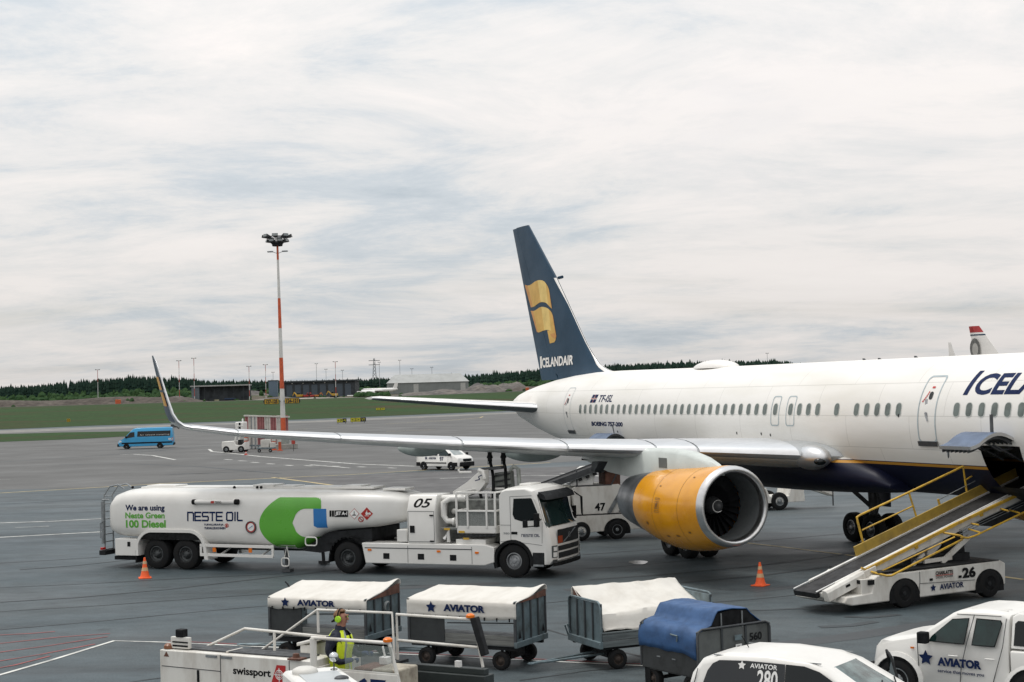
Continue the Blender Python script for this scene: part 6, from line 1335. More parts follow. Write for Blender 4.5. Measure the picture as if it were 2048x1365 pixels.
screen(bd, (.02, 1.10), (-.75, 1.62), .72, .62, m=mat('bright windscreen', (.30, .34, .34), .08, var=.2)); b = MB(); b.box(.58, .90, -.72, .72, .28, .60); b.out('bumper', BLACK, bd, bev=.06); b = MB(); b.box(.74, .885, -.40, .40, .64, .84); b.out('grille', GLASSD, bd, bev=.03); b = MB(); b.box(-3.53, -3.3, -.8, .8, .3, .58); b.out('bumper', BLACK, bd, bev=.04)
# ------------------------------------------------------------------ the other airliner's fin and a far pale winglet beyond the fuselage
Y = 150; def_ = lambda x, y: at(x, y, Y)
o_ = def_(1962, 735); a0 = (o_.x + .62, Y, 0)
t = thing('parked_airliner', a0, radians(-60), 'white airliner far behind, only its red tipped tail fin showing above the fuselage', 'airliner')
k = pxm(Y); zt, zb = def_(1945, 652).z, def_(1970, 735).z
def fin_w(name, z0, z1, m, t, e=0.0):
    b = MB(); rr = []
    for z in (z0, z1):
        f = (z - zb) / (zt - zb); le, te = (26 * 1.05) * (1 - f) - 9 * f, (-14) * (1 - f) - 22.5 * f; rr.append([((te) * k * 2.0, -.02 - e, z), ((te * .5 + le * .5) * k * 2, -.28 - e, z), (le * k * 2.0, -.02 - e, z), (le * k * 2, .02 + e, z), ((te * .5 + le * .5) * k * 2, .28 + e, z), (te * k * 2.0, .02 + e, z)])
    b.loft(rr); return b.out(name, m, t, smooth=40)
hz = lambda py: def_(1950, py).z
f_ = fin_w('tail_fin', zb - 3, hz(674), AIRW, t); fin_w('tip_band', hz(665), zt, mat('airliner red', (.36, .02, .02), .4), t); fin_w('stripe', hz(671), hz(668.5), NAVY, t, .02); fin_w('stripe', hz(674), hz(671), AIRW, t); fin_w('stripe', hz(668.5), hz(665), AIRW, t)
b = MB(); b.tube([(14, 0, 3.2), (10, 0, 3.2), (-1.5, 0, 3.4), (-6.5, 0, 4.6)], [.4, 1.9, 1.8, .25], 20); b.out('fuselage', AIRW, t, smooth=60)
b = MB(); fq = lambda x, z: ((x - .4), -.36, z); zz0 = hz(697)
b.face([b.vv((-1.15 + 1.05 * cos(q) * .62, -.38, zz0 + 1.0 * sin(q))) for q in [2 * pi * k_ / 16 for k_ in range(16)]], 0); b.face([b.vv((-1.10 + .62 * cos(q) * .62, -.40, zz0 - .1 + .62 * sin(q))) for q in [2 * pi * k_ / 16 for k_ in range(16)]], 1); b.out('oval_emblem', [mat('emblem grey', (.16, .16, .15), .6, var=.3, scale=3), mat('emblem pale', (.42, .41, .38), .6)], f_, smooth=0)
c = at(1906, 700, 170); t = thing('far_winglet', (c.x, 170, c.z - 2), radians(-50), 'faint white winglet tip just left of the red tipped fin', 'winglet'); b = MB(); b.loft([[(-.5, -.08, 0), (.7, -.08, 0), (.7, .08, 0), (-.5, .08, 0)], [(-.55, -.03, 2.8), (-.25, -.03, 2.8), (-.25, .03, 2.8), (-.55, .03, 2.8)]]); b.out('blade', AIRW, t, smooth=40)
# ------------------------------------------------------------------ traffic cones
def make_cone():
    t = thing('traffic_cone', (0, 0, 0), 0, 'orange traffic cone', 'traffic cone', 'orange traffic cones on the apron'); b = MB(); b.box(-.20, .20, -.20, .20, 0, .035); bs = b.out('base', ORANGE, t, bev=.01)
    b = MB(); b.lathe([(.035, .165), (.10, .135), (.32, .085), (.60, .038), (.66, .030), (.665, .0)], 'z', (0, 0, 0), 20); b.out('body', ORANGE, t, smooth=60)
    for z0, z1 in ((.24, .35), (.46, .55)):
        b = MB(); q = lambda z: .004 + (.085 - (z - .32) * .168 if z > .32 else .135 - (z - .10) * .227); b.lathe([(z0, q(z0)), (z1, q(z1))], 'z', (0, 0, 0), 20); b.out('reflective_band', mat('faded cone band', (.62, .40, .22), .5, var=.1), t, smooth=60)
    return t
cn = make_cone(); p = G(290, 1157); cn.location = (p.x, p.y, 0); cn['label'] = 'orange cone behind the rear wheels of the fuel tanker'; cn.rotation_euler = (0, 0, .3)
c2 = dup(cn); p = G(1521, 1172); c2.location = (p.x, p.y, 0); c2['label'] = 'orange cone standing left of the belt loader conveyor'; c2.rotation_euler = (0, 0, .9)
# ------------------------------------------------------------------ baggage carts
def tarp(name, parent, m, x0, x1, prof, nx=40, amp=.02, endlift=None, seed=1, hem=None):
    """sheet swept along x over a cross profile [(y, z)...]; endlift(f) raises the sheet near its ends"""
    rr = random.Random(seed); ph = [rr.uniform(0, 6.28) for _ in range(10)]; pts = []
    for (a, c), (d, e) in zip(prof, prof[1:]):
        n = max(2, int(sqrt((d - a) ** 2 + (e - c) ** 2) / .07))
        for k in range(n): pts.append((a + (d - a) * k / n, c + (e - c) * k / n))
    pts.append(prof[-1]); b = MB(); ids = []; N_ = len(pts)
    for i in range(nx + 1):
        f = i / nx; x = x0 + (x1 - x0) * f; row = []
        for j, (y, z) in enumerate(pts):
            g_ = j / (N_ - 1); w_ = amp * (sin(x * 5 + ph[0] + 3 * g_) * .5 + sin(x * 11 + ph[1] - 7 * g_) * .35 + sin(x * 23 + ph[2] + 11 * g_) * .22 + sin(g_ * 17 + ph[3] + x * 2.3) * .4)
            top = 1 if 0 < j < N_ - 1 else .6; dz = w_ * top + (endlift(f, g_) if endlift else 0); w_ += amp * 1.3 * ((.5 - abs(sin(x * 2.7 + 9 * g_ + ph[6]))) ** 3 * 3 + (.5 - abs(sin(x * 4.3 - 13 * g_ + ph[7]))) ** 3 * 2.2); dz = w_ * top + (endlift(f, g_) if endlift else 0); dy = w_ * .6 * (1 if g_ < .5 else -1)
            if hem and g_ < .02: dz += hem * (sin(x * 6 + ph[4]) * .5 + sin(x * 15 + ph[5]) * .3)
            row.append(b.vv((x, y + dy, z + dz)))
        ids.append(row)
    for i in range(nx):
        for j in range(N_ - 1): b.face((ids[i][j], ids[i + 1][j], ids[i + 1][j + 1], ids[i][j + 1]))
    o = b.out(name, m, parent, smooth=55); s = o.modifiers.new('cloth thickness', 'SOLIDIFY'); s.thickness = .012; s.offset = -1; return o, (lambda x, y, z: Vector((x, y, z)))
def end_panel(t, x, W_, z0, z1, frame=True, m=CARTG, ribs=4, label=None):
    sx = 1 if x > 0 else -1; b = MB(); n = ribs
    b.box(min(x, x - sx * .03), max(x, x - sx * .03), -W_ / 2, W_ / 2, z0, z1, 0)
    for k in range(n + 1): y = -W_ / 2 + W_ * k / n; b.box(min(x, x + sx * .028), max(x, x + sx * .028), y - .022, y + .022, z0, z1, 1)
    p = b.out('end_panel', [m, mat('cart rib dark', (.035, .042, .046), .6)], t, bev=.006)
    if frame: b = MB(); h = z1 - z0; P = [(x + sx * .02, -W_ / 2 - .01, z0)] + [(x + sx * .02, u, v) for u, v in [(-W_ / 2 - .01, z1 - .08), (-W_ / 2 + .02, z1 + .0), (-W_ / 2 + .10, z1 + .035), (W_ / 2 - .10, z1 + .035), (W_ / 2 - .02, z1), (W_ / 2 + .01, z1 - .08)]] + [(x + sx * .02, W_ / 2 + .01, z0)]; b.tube(P, .022, 8); b.out('end_frame', CARTG if m is CARTG else DGREY, t, smooth=60)
    return p
def running_gear(t, L_, W_, r=.20, ang_f=0.0, tow=1.3, towdir=-1, hub=None):
    b = MB(); b.box(-L_ / 2, L_ / 2, -W_ / 2 + .08, -W_ / 2 + .16, .40, .50); b.box(-L_ / 2, L_ / 2, W_ / 2 - .16, W_ / 2 - .08, .40, .50); b.out('frame_rail', DARK, t)
    for x in (-L_ * .35, L_ * .35):
        b = MB(); b.beam((x, -W_ / 2 + .12, r), (x, W_ / 2 - .12, r), .06, .06); b.box(x - .07, x + .07, -.3, .3, r, .45)
        for y in (-.4, .4): b.beam((x - .12, y, .44), (x, y, r), .04, .04); b.beam((x + .12, y, .44), (x, y, r), .04, .04)
        ax = b.out('axle', DARK, t)
        for sg in (-1, 1): wheel(t, x, sg * (W_ / 2 - .08), r, .14, .55, sg, hub or HUBD)
    if tow:
        x0 = towdir * L_ * .35; x1 = towdir * (L_ / 2 + tow); b = MB(); b.tube([(x0, -.18, r + .05), (x1 - towdir * .3, -.05, r - .02), (x1, 0, r - .03)], .025, 6); b.tube([(x0, .18, r + .05), (x1 - towdir * .3, .05, r - .02), (x1, 0, r - .03)], .025, 6); b.tube([(x1 + .06 * cos(a), .06 * sin(a), r - .03) for a in [2 * pi * k / 10 for k in range(10)]], .018, 6, closed=True); b.out('tow_bar', CARTG, t)
def corner(px, py, z, ang, xl, yl):
    p = G(px, py, z); fw = Vector((cos(ang), sin(ang), 0)); lf = Vector((-sin(ang), cos(ang), 0)); q = p - fw * xl - lf * yl; return (q.x, q.y, 0)
GRP = 'baggage carts in a line across the foreground'
def cart_letters(parent, x, y, z, w_, h_, lean=0.0, cut=None):
    b = MB(); V, F = text2d('AVIATOR', .03, 0, 1.05); o = Vector((x, y, z)); add_star(b, o + Vector((-.30, 0, h_ * .48)), (1, 0, 0), (0, lean, 1), h_ * .85)
    label_on(b, 'AVIATOR', (x, y, z), (1, 0, 0), (0, lean, 1), w_, h_, 0, .055); return b.out('lettering', TEXTNAVY, parent, smooth=0)
def hooks(parent, xs, y, z):
    b = MB()
    for x in xs: b.box(x - .012, x + .012, y - .012, y + .004, z - .01, z + .06)
    b.out('tarp_hook', BLACK, parent)
def covered_cart(loc, ang, L_, W_, label, seed, zt, ztf, zd, z0, lift, text):
    t = thing('baggage_cart', loc, ang, label, 'baggage cart', GRP); h = L_ / 2; y0 = -W_ / 2
    b = MB(); b.box(-h, h, y0, -y0, z0, z0 + .06); b.out('deck', CARTD, t, bev=.005)
    end_panel(t, h, W_, z0, zt + .02, False); end_panel(t, -h, W_, z0, zt - .02, False)
    b = MB(); b.box(-h + .02, -h + L_ * .34, y0 - .005, y0 + .02, z0 + .03, zd + .06); b.out('side_door', mat('cart dark door', (.030, .034, .035), .6, var=.2), t, bev=.004)
    b = MB()
    for z in (z0 + .02, z0 + .12): b.box(-h + L_ * .345, h - .02, y0 - .003, y0 + .02, z, z + .095)
    b.out('side_board', mat('weathered grey board', (.16, .165, .155), .7, var=.25, scale=5, stretch=(.3, 1, 4)), t, bev=.006)
    b = MB(); b.tube([(-h + .04, -y0 - .02, zd - .05), (h - .04, -y0 - .02, zd - .05)], .012, 6); b.tube([(-h + L_ * .36, y0 + .03, zd - .12), (h - .04, -y0 - .06, zd - .25)], .012, 6)
    for x in (-h, h):
        for y in (y0, -y0): b.box(x - .025, x + .025, y - .025, y + .025, z0, zt)
    b.out('corner_post', DGREY, t)
    b = MB(); b.box(h - .02, h + .05, y0 - .03, -y0 + .03, z0 - .02, z0 + .10); b.out('end_sill', CARTG, t, bev=.01)
    running_gear(t, L_, W_, .19)
    fl = lambda f, g_: (.10 * smooth(.86, 1.0, f) * smooth(.45, .9, g_) * (1 - .0 * g_) if lift else 0)
    tp_, _ = tarp('tarpaulin', t, CANVW, -h - .03, h + .04, [(y0 - .035, zd), (y0 - .03, zt - .03), (y0 + .0, zt + .005), (-.1 * W_, zt + (ztf - zt) * .42), (-y0 - .05, ztf), (-y0 + .03, ztf - .04), (-y0 + .05, ztf - .14)], 44, .007, fl, seed, .03)
    if text: cart_letters(tp_, text[0], y0 - .062, text[1], text[2], text[3])
    hooks(tp_, [-h + .1 + (L_ - .2) * k / 8 for k in range(9)], y0 - .05, zd - .02)
    b = MB(); b.face([b.vv((h + .035, y, z)) for y, z in ((y0 + .05, zt - .02), (-y0, zt - .02), (-y0, ztf - .02), (-y0 - .1, ztf - .01))]); b.out('gable', RUST, tp_, smooth=0)
    for y in (y0 + .14, -y0 - .16): b = MB(); b.face([b.vv((h + .034, y + a, z0 + .22 + c)) for a, c in ((-.06, -.06), (.06, -.06), (0, .12))]); b.out('warning_triangle', BLACK, t, smooth=0)
    return t
zc = lambda x, y: (530 + x / 7.314, 1150 + y / 7.314)
a1 = radians(-25); L1, W1 = 2.40, 1.42
k1 = covered_cart(corner(*zc(1480, 960), .52, a1, L1 / 2, -W1 / 2), a1, L1, W1, 'white covered baggage cart behind the man in the yellow vest', 3, 1.36, 1.56, 1.13, .52, True, (-.46, 1.20, .95, .13))
b = MB(); b.lathe([(0, .12), (.03, .12), (.05, .09)], 'x', (L1 / 2 + .03, .12, 1.12), 14); b.out('lamp', mat('round lamp grey', (.22, .24, .24), .4), k1)
b = MB(); b.tube([(-L1 / 2, .1, 1.42), (-L1 / 2 - .05, .1, 1.52), (-L1 / 2 - .12, .1, 1.58)], .02, 6); b.beam((-L1 / 2 + .05, .0, 1.40), (-L1 / 2 + .35, .3, 1.46), .1, .06); b.out('tarp_roll', DARK, k1)
z3f = lambda x, y: (780 + x / 3.938, 1140 + y / 3.938)
a2 = radians(-28); L2, W2 = 2.52, 1.34
covered_cart(corner(*z3f(990, 612), .49, a2, L2 / 2, -W2 / 2), a2, L2, W2, 'white covered baggage cart with full star lettering, middle of the cart line', 8, 1.385, 1.52, 1.03, .49, True, (-.38, 1.16, .98, .15))
# third cart: cover thrown back, sagging into the bed
a3 = radians(24); L3, W3 = 2.55, 1.42; loc = corner(1204, 1297, .46, a3, -L3 / 2, -W3 / 2)
t = thing('baggage_cart', loc, a3, 'baggage cart with its white cover sagging over the front board, beside the blue one', 'baggage cart', GRP); h = L3 / 2; y0 = -W3 / 2
b = MB(); b.box(-h, h, y0, -y0, .46, .52); b.out('deck', CARTD, t); end_panel(t, -h, W3, .52, 1.34, True); end_panel(t, h, W3, .52, 1.34, True)
b = MB(); b.box(-h - .06, -h + .02, y0 - .03, -y0 + .03, .44, .58); b.out('end_sill', CARTG, t, bev=.01); b = MB(); b.tube([(-h - .05, -y0 + .02, .55), (-h - .12, -y0 + .02, .75), (-h - .10, -y0 - .06, .78), (-h - .03, -y0 - .06, .6)], .018, 6); b.out('end_handle', CARTG, t)
b = MB()
for z in (.46, .60): b.box(-h + .01, h - .01, y0 - .012, y0 + .02, z, z + .125)
b.box(-h, h, y0 - .03, y0 + .03, .735, .765); b.out('side_board', mat('blue grey board', (.135, .16, .165), .6, var=.25, scale=4, stretch=(.3, 1, 4)), t, bev=.006); b = MB(); b.box(-h, h, -y0 - .03, -y0, .5, .86); b.out('back_board', CARTD, t); running_gear(t, L3, W3, .20, 0, 1.25, -1)
tp_, _ = tarp('tarpaulin', t, CANVW, -h + .06, h - .02, [(y0 + .0, .79), (y0 + .05, .86), (y0 + .16, 1.10), (y0 + .34, 1.13), (y0 + .75, 1.24), (-y0 - .22, 1.43), (-y0 - .02, 1.55), (-y0 + .03, 1.52), (-y0 + .04, 1.35)], 44, .016, lambda f, g_: -.10 * smooth(.3, 0, f) * smooth(.6, .2, g_) * 0 + .05 * sin(pi * f) * (g_ > .1) * (g_ < .3), 21, .03)
b = MB(); add_star(b, (-.18, y0 + .085, .97), (.96, 0, .05), (0, .38, .92), .12); label_on(b, 'AVIATOR', (.04, y0 + .075, .90), (1, 0, 0), (0, .38, .92), .95, .13, 0, .035); b.out('lettering', TEXTNAVY, tp_, smooth=0)
b = MB(); b.face([b.vv((-h + .07, y, z)) for y, z in ((y0 + .5, 1.18), (-y0 - .05, 1.2), (-y0 - .03, 1.52))]); b.out('gable', RUST, tp_, smooth=0)
# blue covered cart
ab = radians(-57); LB, WB = 1.62, 1.72; zz_b = lambda x, y: (1120 + x / 6.067, 1140 + y / 6.067)
loc = corner(*zz_b(1668, 1030), .84, ab, LB / 2, -WB / 2)
t = thing('baggage_cart', loc, ab, 'dark baggage cart under a rumpled blue tarpaulin, nearest the white people carrier', 'baggage cart', GRP); h = LB / 2; y0 = -WB / 2
DB = mat('cart black board', (.030, .033, .034), .55, var=.25, scale=4); b = MB(); b.box(-h, h, y0, -y0, .40, .48); b.out('deck', DB, t)
b = MB(); b.box(-h, h, y0 - .01, y0 + .025, .42, .80); b.box(-h, h, y0 - .02, y0 + .03, .80, .83, 1); b.box(-h, h, -y0 - .025, -y0, .42, .80); b.out('side_board', [DB, DGREY], t, bev=.006)
b = MB()
for x in (-.3, .15): b.box(x - .05, x + .05, y0 - .025, y0 - .008, .66, .68)
b.out('board_latch', GALV, t); end_panel(t, -h, WB, .44, 1.25, True, mat('cart panel grey', (.105, .115, .112), .6, var=.2)); ep = end_panel(t, h, WB, .44, 1.24, True, MT['cart panel grey'], 3)
b = MB(); label_on(b, '560', (h + .012, .38, .95), (0, 1, 0), (0, 0, 1), .30, .15, 0, .03); b.out('cart_number', BLACK, ep, smooth=0); b = MB(); b.face([b.vv((h + .034, y, z)) for y, z in ((.0, 1.10), (.18, 1.10), (.18, 1.0), (.0, 1.0))], 1); b.out('blank_plate', [BLACK, CARTG], ep, smooth=0); b = MB(); b.face([b.vv((h + .034, y, z)) for y, z in ((.02, .93), (.17, .93), (.17, .55), (.02, .55))], 2); b.face([b.vv((h + .036, y, z)) for y, z in ((.05, .90), (.12, .90), (.06, .80), (.13, .80))], 0); b.out('panel_sticker', [BLACK, CARTG, STICKW], ep, smooth=0)
running_gear(t, LB, WB, .22, 0, .9, -1)
b = MB(); b.box(-h * .75 - .14, -h * .75 + .02, y0 + .0, y0 + .22, .08, .42); b.out('mud_flap', BLACK, t)
tarp('tarpaulin', t, CANVB, -h - .05, h - .0, [(y0 - .035, .82), (y0 - .045, 1.0), (y0 - .02, 1.19), (y0 + .06, 1.27), (y0 + .34, 1.33), (y0 + .44, 1.50), (y0 + .50, 1.57), (0, 1.60), (-y0 - .52, 1.57), (-y0 - .42, 1.46), (-y0 - .2, 1.30), (-y0 + .02, 1.22), (-y0 + .04, .85)], 36, .012, lambda f, g_: -.09 * smooth(.75, 1, f) * smooth(.3, .02, g_) , 5, .02)
b = MB(); P = [(y0 + .1, 1.26), (y0 + .36, 1.32), (y0 + .48, 1.52), (0, 1.56), (-y0 - .50, 1.52), (-y0 - .25, 1.28)]; b.face([b.vv((h - .02, y, z)) for y, z in P]); b.out('dark_opening', BLACK, t, smooth=0)
b = MB()
for y in (-.28, .22): b.tube([(h + .0, y, 1.22), (h + .0, y, 1.52)], .016, 6)
b.out('hoop', GALV, t)
b = MB(); b.tube([(.12, y0 - .055, 1.13), (.32, y0 - .06, 1.12), (.30, y0 - .06, 1.02)], .015, 6); b.out('tie_strap', CARTG, t)
# ------------------------------------------------------------------ cargo loader
LL, LA = (-5.43, 27.25, 0), radians(-30); t = LDR = thing('cargo_loader', LL, LA, 'long white cargo loader with handrails and roller platform, at the bottom left', 'cargo loader')
ln = Plane(LL, LA, -1.1); Z2 = zoomer(ln, 300, 1140, 3.938); lf = Plane(LL, LA, 1.1); Z2F = zoomer(lf, 300, 1140, 3.938); Z3F = zoomer(lf, 780, 1140, 3.938)
b = MB(); b.box(-.14, 3.05, -1.1, -.50, .30, 1.47); bd = b.out('body', SOILED, t, bev=.015)
b = MB(); b.box(.05, 2.85, -.95, -.60, 1.472, 1.495); b.box(1.2, 1.24, -.97, -.58, 1.474, 1.50, 1); b.out('tread_plate', [mat('dark tread plate', (.05, .054, .058), .7, var=.3, scale=9), SOILED], bd)
seam(bd, [[(1.19, 1.46), (1.19, .4)], [(2.62, 1.46), (2.62, .9)], [(-.10, 1.2), (1.19, 1.19)]], lambda x, z, o=.0: (x, -1.102, z))
b = MB(); b.box(.68, .73, -1.115, -1.098, .98, 1.18); b.out('door_handle', BLACK, bd, bev=.01); b = MB()
for x in (1.0, 1.32): b.box(x - .12, x + .12, -1.112, -1.098, 1.405, 1.445)
b.out('hinge', GALV, bd)
b = MB(); label_on(b, 'swissport', (Z2(655, 815)[0], -1.104, Z2(655, 838)[1] - .0), (1, 0, -.0), (0, 0, 1), Z2(952, 815)[0] - Z2(655, 815)[0], .155, 0, .03)
b.out('lettering', BLACK, bd, smooth=0); b = MB(); x0 = Z2(955, 870)[0]; b.face([b.vv((x0 + a, -1.104, 1.07 + c)) for a, c in ((0, 0), (.23, 0), (.30, .12), (.30, .30), (.12, .30))], 1)
cx, cz = x0 + .17, 1.215
for r_ in (.075, .05): b.tube([(cx + r_ * cos(q), -1.108, cz + r_ * sin(q)) for q in [2 * pi * k / 14 for k in range(14)]], .006, 4, 2, closed=True)
b.beam((cx - .1, -1.108, cz), (cx + .1, -1.108, cz), .006, .012, 2); b.beam((cx, -1.108, cz - .11), (cx, -1.108, cz + .11), .006, .012, 2); b.out('logo', [BLACK, mat('logo red', (.45, .02, .02), .4), STICKW], bd, smooth=0)
b = MB(); b.face([b.vv((x, -1.104, z)) for x, z in ((-.05, 1.36), (.07, 1.36), (.01, 1.45))]); b.out('warning_triangle', RUST, bd, smooth=0); b = MB(); b.box(.42, .75, -1.13, -1.098, .70, .80); b.box(1.0, 1.25, -1.13, -1.098, .72, .80); b.out('recess', BLACK, bd)
b = MB(); b.box(.02, .42, -1.0, -.93, 1.49, 1.68); b.box(.06, .40, -1.012, -.99, 1.585, 1.61, 1); b.box(.06, .40, -1.012, -.99, 1.52, 1.55, 1); b.out('lamp_bracket', [SOILED, BLACK], t, bev=.006); b = MB(); b.box(.14, .30, -1.02, -.88, 1.68, 1.81); b.out('work_lamp', BLACK, t, bev=.015)
b = MB(); b.lathe([(1.48, .09), (1.53, .085), (1.56, .05), (1.565, 0)], 'z', (-.04, -.98, 0), 12); b.out('beacon', mat('beacon brown amber', (.20, .075, .03), .3), t)
b = MB(); b.box(-.1, 3.3, -.5, 1.3, .95, 1.14); b.box(-.1, 5.8, -.5, 1.3, .35, .5); b.out('deck', DARK, t)
b = MB(); b.box(.5, 3.1, -.48, -.36, 1.14, 1.30, 0)
for k in range(8): b.box(.95 + .27 * k, 1.06 + .27 * k, -.483, -.357, 1.16, 1.302, 1)
b.out('hazard_kerb', [BLACK, YELL], t, smooth=0)
def rail(name, runs, m=SOILED, r=.024):
    b = MB()
    for P in runs: b.tube(P, r, 8)
    return b.out(name, m, t, smooth=60)
y = -.42
rail('handrail', [[(-.02 + .33, y, 1.44), (1.15, y, 1.79), (3.0, y, 1.74)], [(1.78, y, 1.30), (1.78, y, 1.77)]])
y = 1.2
rail('handrail', [[(.15, y, 1.10), (1.45, y, 1.90), (3.05, y, 1.92), (3.08, y, 1.12)], [(1.46, y, 1.5), (1.46, y, 1.9)], [(.9, y, 1.44), (1.9, y, 1.42)]])
# operator station
b = MB(); b.box(3.05, 4.72, -1.1, -1.06, .35, 1.36); b.box(3.05, 3.09, -1.06, .2, .35, 1.36); b.out('station_wall', SOILED, t, bev=.01); b = MB(); b.box(3.0, 4.75, -1.06, .3, .22, .30); b.out('station_floor', DARK, t)
b = MB(); label_on(b, '267', (Z2(1545, 830)[0] - .12, -1.104, .98), (1, 0, 0), (0, 0, 1), .88, .30, 0, .03); b.out('lettering', TEXTNAVY, t, smooth=0)
b = MB(); b.tube([(3.08, -1.06, 1.36), (3.08, -1.06, 1.83)], .055, 10); b.tube([(3.05, -1.06, 1.84), (4.54, -1.06, 1.84)], .028, 8); b.tube([(4.54, -1.06, 1.86), (4.78, -1.06, 1.0)], .030, 8); b.beam((3.05, -1.08, 1.37), (4.72, -1.08, 1.36), .03, .04); b.out('guard_rail', SOILED, t, smooth=60)
b = MB(); b.box(2.36, 2.60, -.48, .1, 1.10, 1.60); b.prism([(2.30, 1.57), (2.90, 1.72), (2.90, 1.76), (2.30, 1.63)], 'y', -.5, .1); b.out('side_cabinet', SOILED, t, bev=.015)
clr = bpy.data.materials.new('scuffed clear panel'); clr.use_nodes = True; pb = clr.node_tree.nodes['Principled BSDF']; pb.inputs['Base Color'].default_value = (.30, .35, .33, 1); pb.inputs['Roughness'].default_value = .12; pb.inputs['Alpha'].default_value = .25
b = MB(); b.box(3.72, 4.62, -1.095, -1.088, 1.39, 1.79); b.out('clear_panel', clr, t, smooth=0)
b = MB(); b.box(4.12, 4.60, -.95, -.35, .40, 1.40); b.box(3.7, 4.15, -.85, -.3, 1.0, 1.38, 1); b.out('control_console', [mat('soiled beige console', (.36, .33, .26), .6, var=.25, scale=6, dirt=(.16, .13, .1)), RUST], t, bev=.03)
b = MB(); b.box(3.95, 4.10, -.5, -.36, 1.38, 1.50); b.tube([(4.02, -.43, 1.5), (3.98, -.43, 1.66)], .02, 6); b.out('control_lever', STICKW, t, bev=.01)
b = MB(); b.lathe([(1.86, .075), (1.90, .075), (1.925, .04), (1.93, 0)], 'z', (4.52, -1.06, 0), 12); b.out('beacon', AMBER, t)
b = MB(); b.lathe([(0, .05), (.01, .05)], 'y', (4.60, -1.11, 1.16), 12); b.out('wall_fitting', [BLUEV], t)
b = MB(); b.box(2.62, 2.86, -1.15, -.95, 1.475, 1.50); b.lathe([(1.5, .06), (1.56, .05), (1.57, 0)], 'z', (2.70, -1.02, 0), 10); b.out('cap', RUST, t)
# front roller platform with its far guard rail
b = MB(); b.box(4.8, 6.2, -1.3, 1.05, .70, .84); b.out('platform_frame', DARK, t)
b = MB()
for k in range(26):
    for j, (xa, xb) in enumerate(((4.82, 5.25), (5.28, 5.72), (5.75, 6.18))): y = -1.25 + .088 * k; b.tube([(xa, y, .87), (xb, y, .87)], .03, 6)
tag(b.out('roller_bed', mat('worn roller steel', (.22, .25, .27), .35, .8, var=.2), t, smooth=60), kind='stuff')
b = MB()
for x, y in ((4.98, -.55), (5.05, -.2)): b.prism([(x - .1, .86), (x + .1, .86), (x + .03, 1.02)], 'y', y - .03, y + .03)
b.out('stop_block', RED, t)
b = MB(); b.box(3.1, 4.95, 1.08, 1.22, 1.0, 1.10); b.box(3.1, 5.0, 1.0, 1.3, .80, 1.0); b.out('platform_beam', mat('platform green black', (.022, .030, .030), .6, var=.2), t, bev=.01)
yf = 1.15
rail('guard_rail', [[(3.18, yf, 1.10), (3.18, yf, 1.91), (4.72, yf, 1.90), (4.82, yf, 1.42), (4.88, yf, 1.12)], [(3.18, yf, 1.47), (4.79, yf, 1.44)]], r=.026)
b = MB(); b.prism([(4.68, 1.92), (4.80, 1.95), (4.98, 1.34), (4.88, 1.30)], 'y', yf - .06, yf + .06); b.out('ladder_post', DARK, t, bev=.01); b = MB(); b.box(4.36, 4.46, yf - .05, yf + .02, 1.10, 1.20); b.out('tag_plate', STICKW, t)
b = MB(); b.lathe([(1.93, .075), (1.97, .075), (1.995, .04), (2.0, 0)], 'z', (4.66, yf, 0), 12); b.out('beacon', AMBER, t)
for x in (.7, 4.0):
    for sg in (-1, 1): wheel(t, x, sg * .95 - (.02 if sg < 0 else 0), .34, .28, .5, sg, GALV)
# ------------------------------------------------------------------ tow tractor roof in front of the loader
ta = radians(-71.4); TG = (-2.69, 21.10, 0); t = thing('baggage_tractor', TG, ta, 'white tractor roof with a round vent and mirror, bottom edge in front of the loader', 'tow tractor')
def tloc(px, py, z):
    p = G(px, py, z); d = p - Vector(TG); return (d.x * cos(ta) + d.y * sin(ta), -d.x * sin(ta) + d.y * cos(ta))
vx, vy = tloc(610, 1341, 1.92); gx, gy = tloc(668, 1339, 1.90)
b = MB(); b.loft([[(-.84, -.40, 1.52), (.80, -.42, 1.46), (.80, .42, 1.46), (-.84, .40, 1.52)], [(-.84, -.40, 1.82), (.74, -.40, 1.84), (.74, .40, 1.84), (-.84, .40, 1.82)], [(-.80, -.36, 1.87), (.66, -.36, 1.89), (.66, .36, 1.89), (-.80, .36, 1.87)]]); rf = b.out('roof', WHITE, t, bev=.03)
b = MB(); b.box(-.35, .58, -.27, .27, 1.878, 1.896); b.out('roof_panel', mat('grey translucent roof', (.46, .49, .50), .35), rf, bev=.01)
b = MB(); b.lathe([(1.86, .17), (1.90, .18), (1.94, .165), (1.965, .11), (1.97, 0)], 'z', (vx, vy, 0), 24); b.out('roof_vent', mat('vent off white', (.62, .61, .57), .5), rf, smooth=60)
b = MB(); b.box(-.78, .62, -.36, .36, .95, 1.50); b.out('cab_glass', GLASSD, t, bev=.05); b = MB(); b.box(-.85, 1.55, -.48, .48, .28, .95); b.out('body', WHITE, t, bev=.06)
b = MB(); b.tube([(gx, gy, 1.88), (gx, gy, 2.02)], .010, 6); b.lathe([(1.895, .05), (1.905, .05)], 'z', (gx, gy, 0), 12); b.out('mirror_stalk', DGREY, t); b = MB(); b.ell((gx, gy, 2.07), (.068, .068, .068), 16); b.out('globe_mirror', mat('mirror chrome', (.55, .57, .58), .04, 1.0, var=.02), t, smooth=60)
b = MB(); b.ell((.30, .20, 1.90), (.08, .10, .04), 14); b.out('front_lamp', DGREY, t, smooth=60)
for x in (-.6, 1.1):
    for sg in (-1, 1): wheel(t, x, sg * .46, .28, .18, .5, sg)
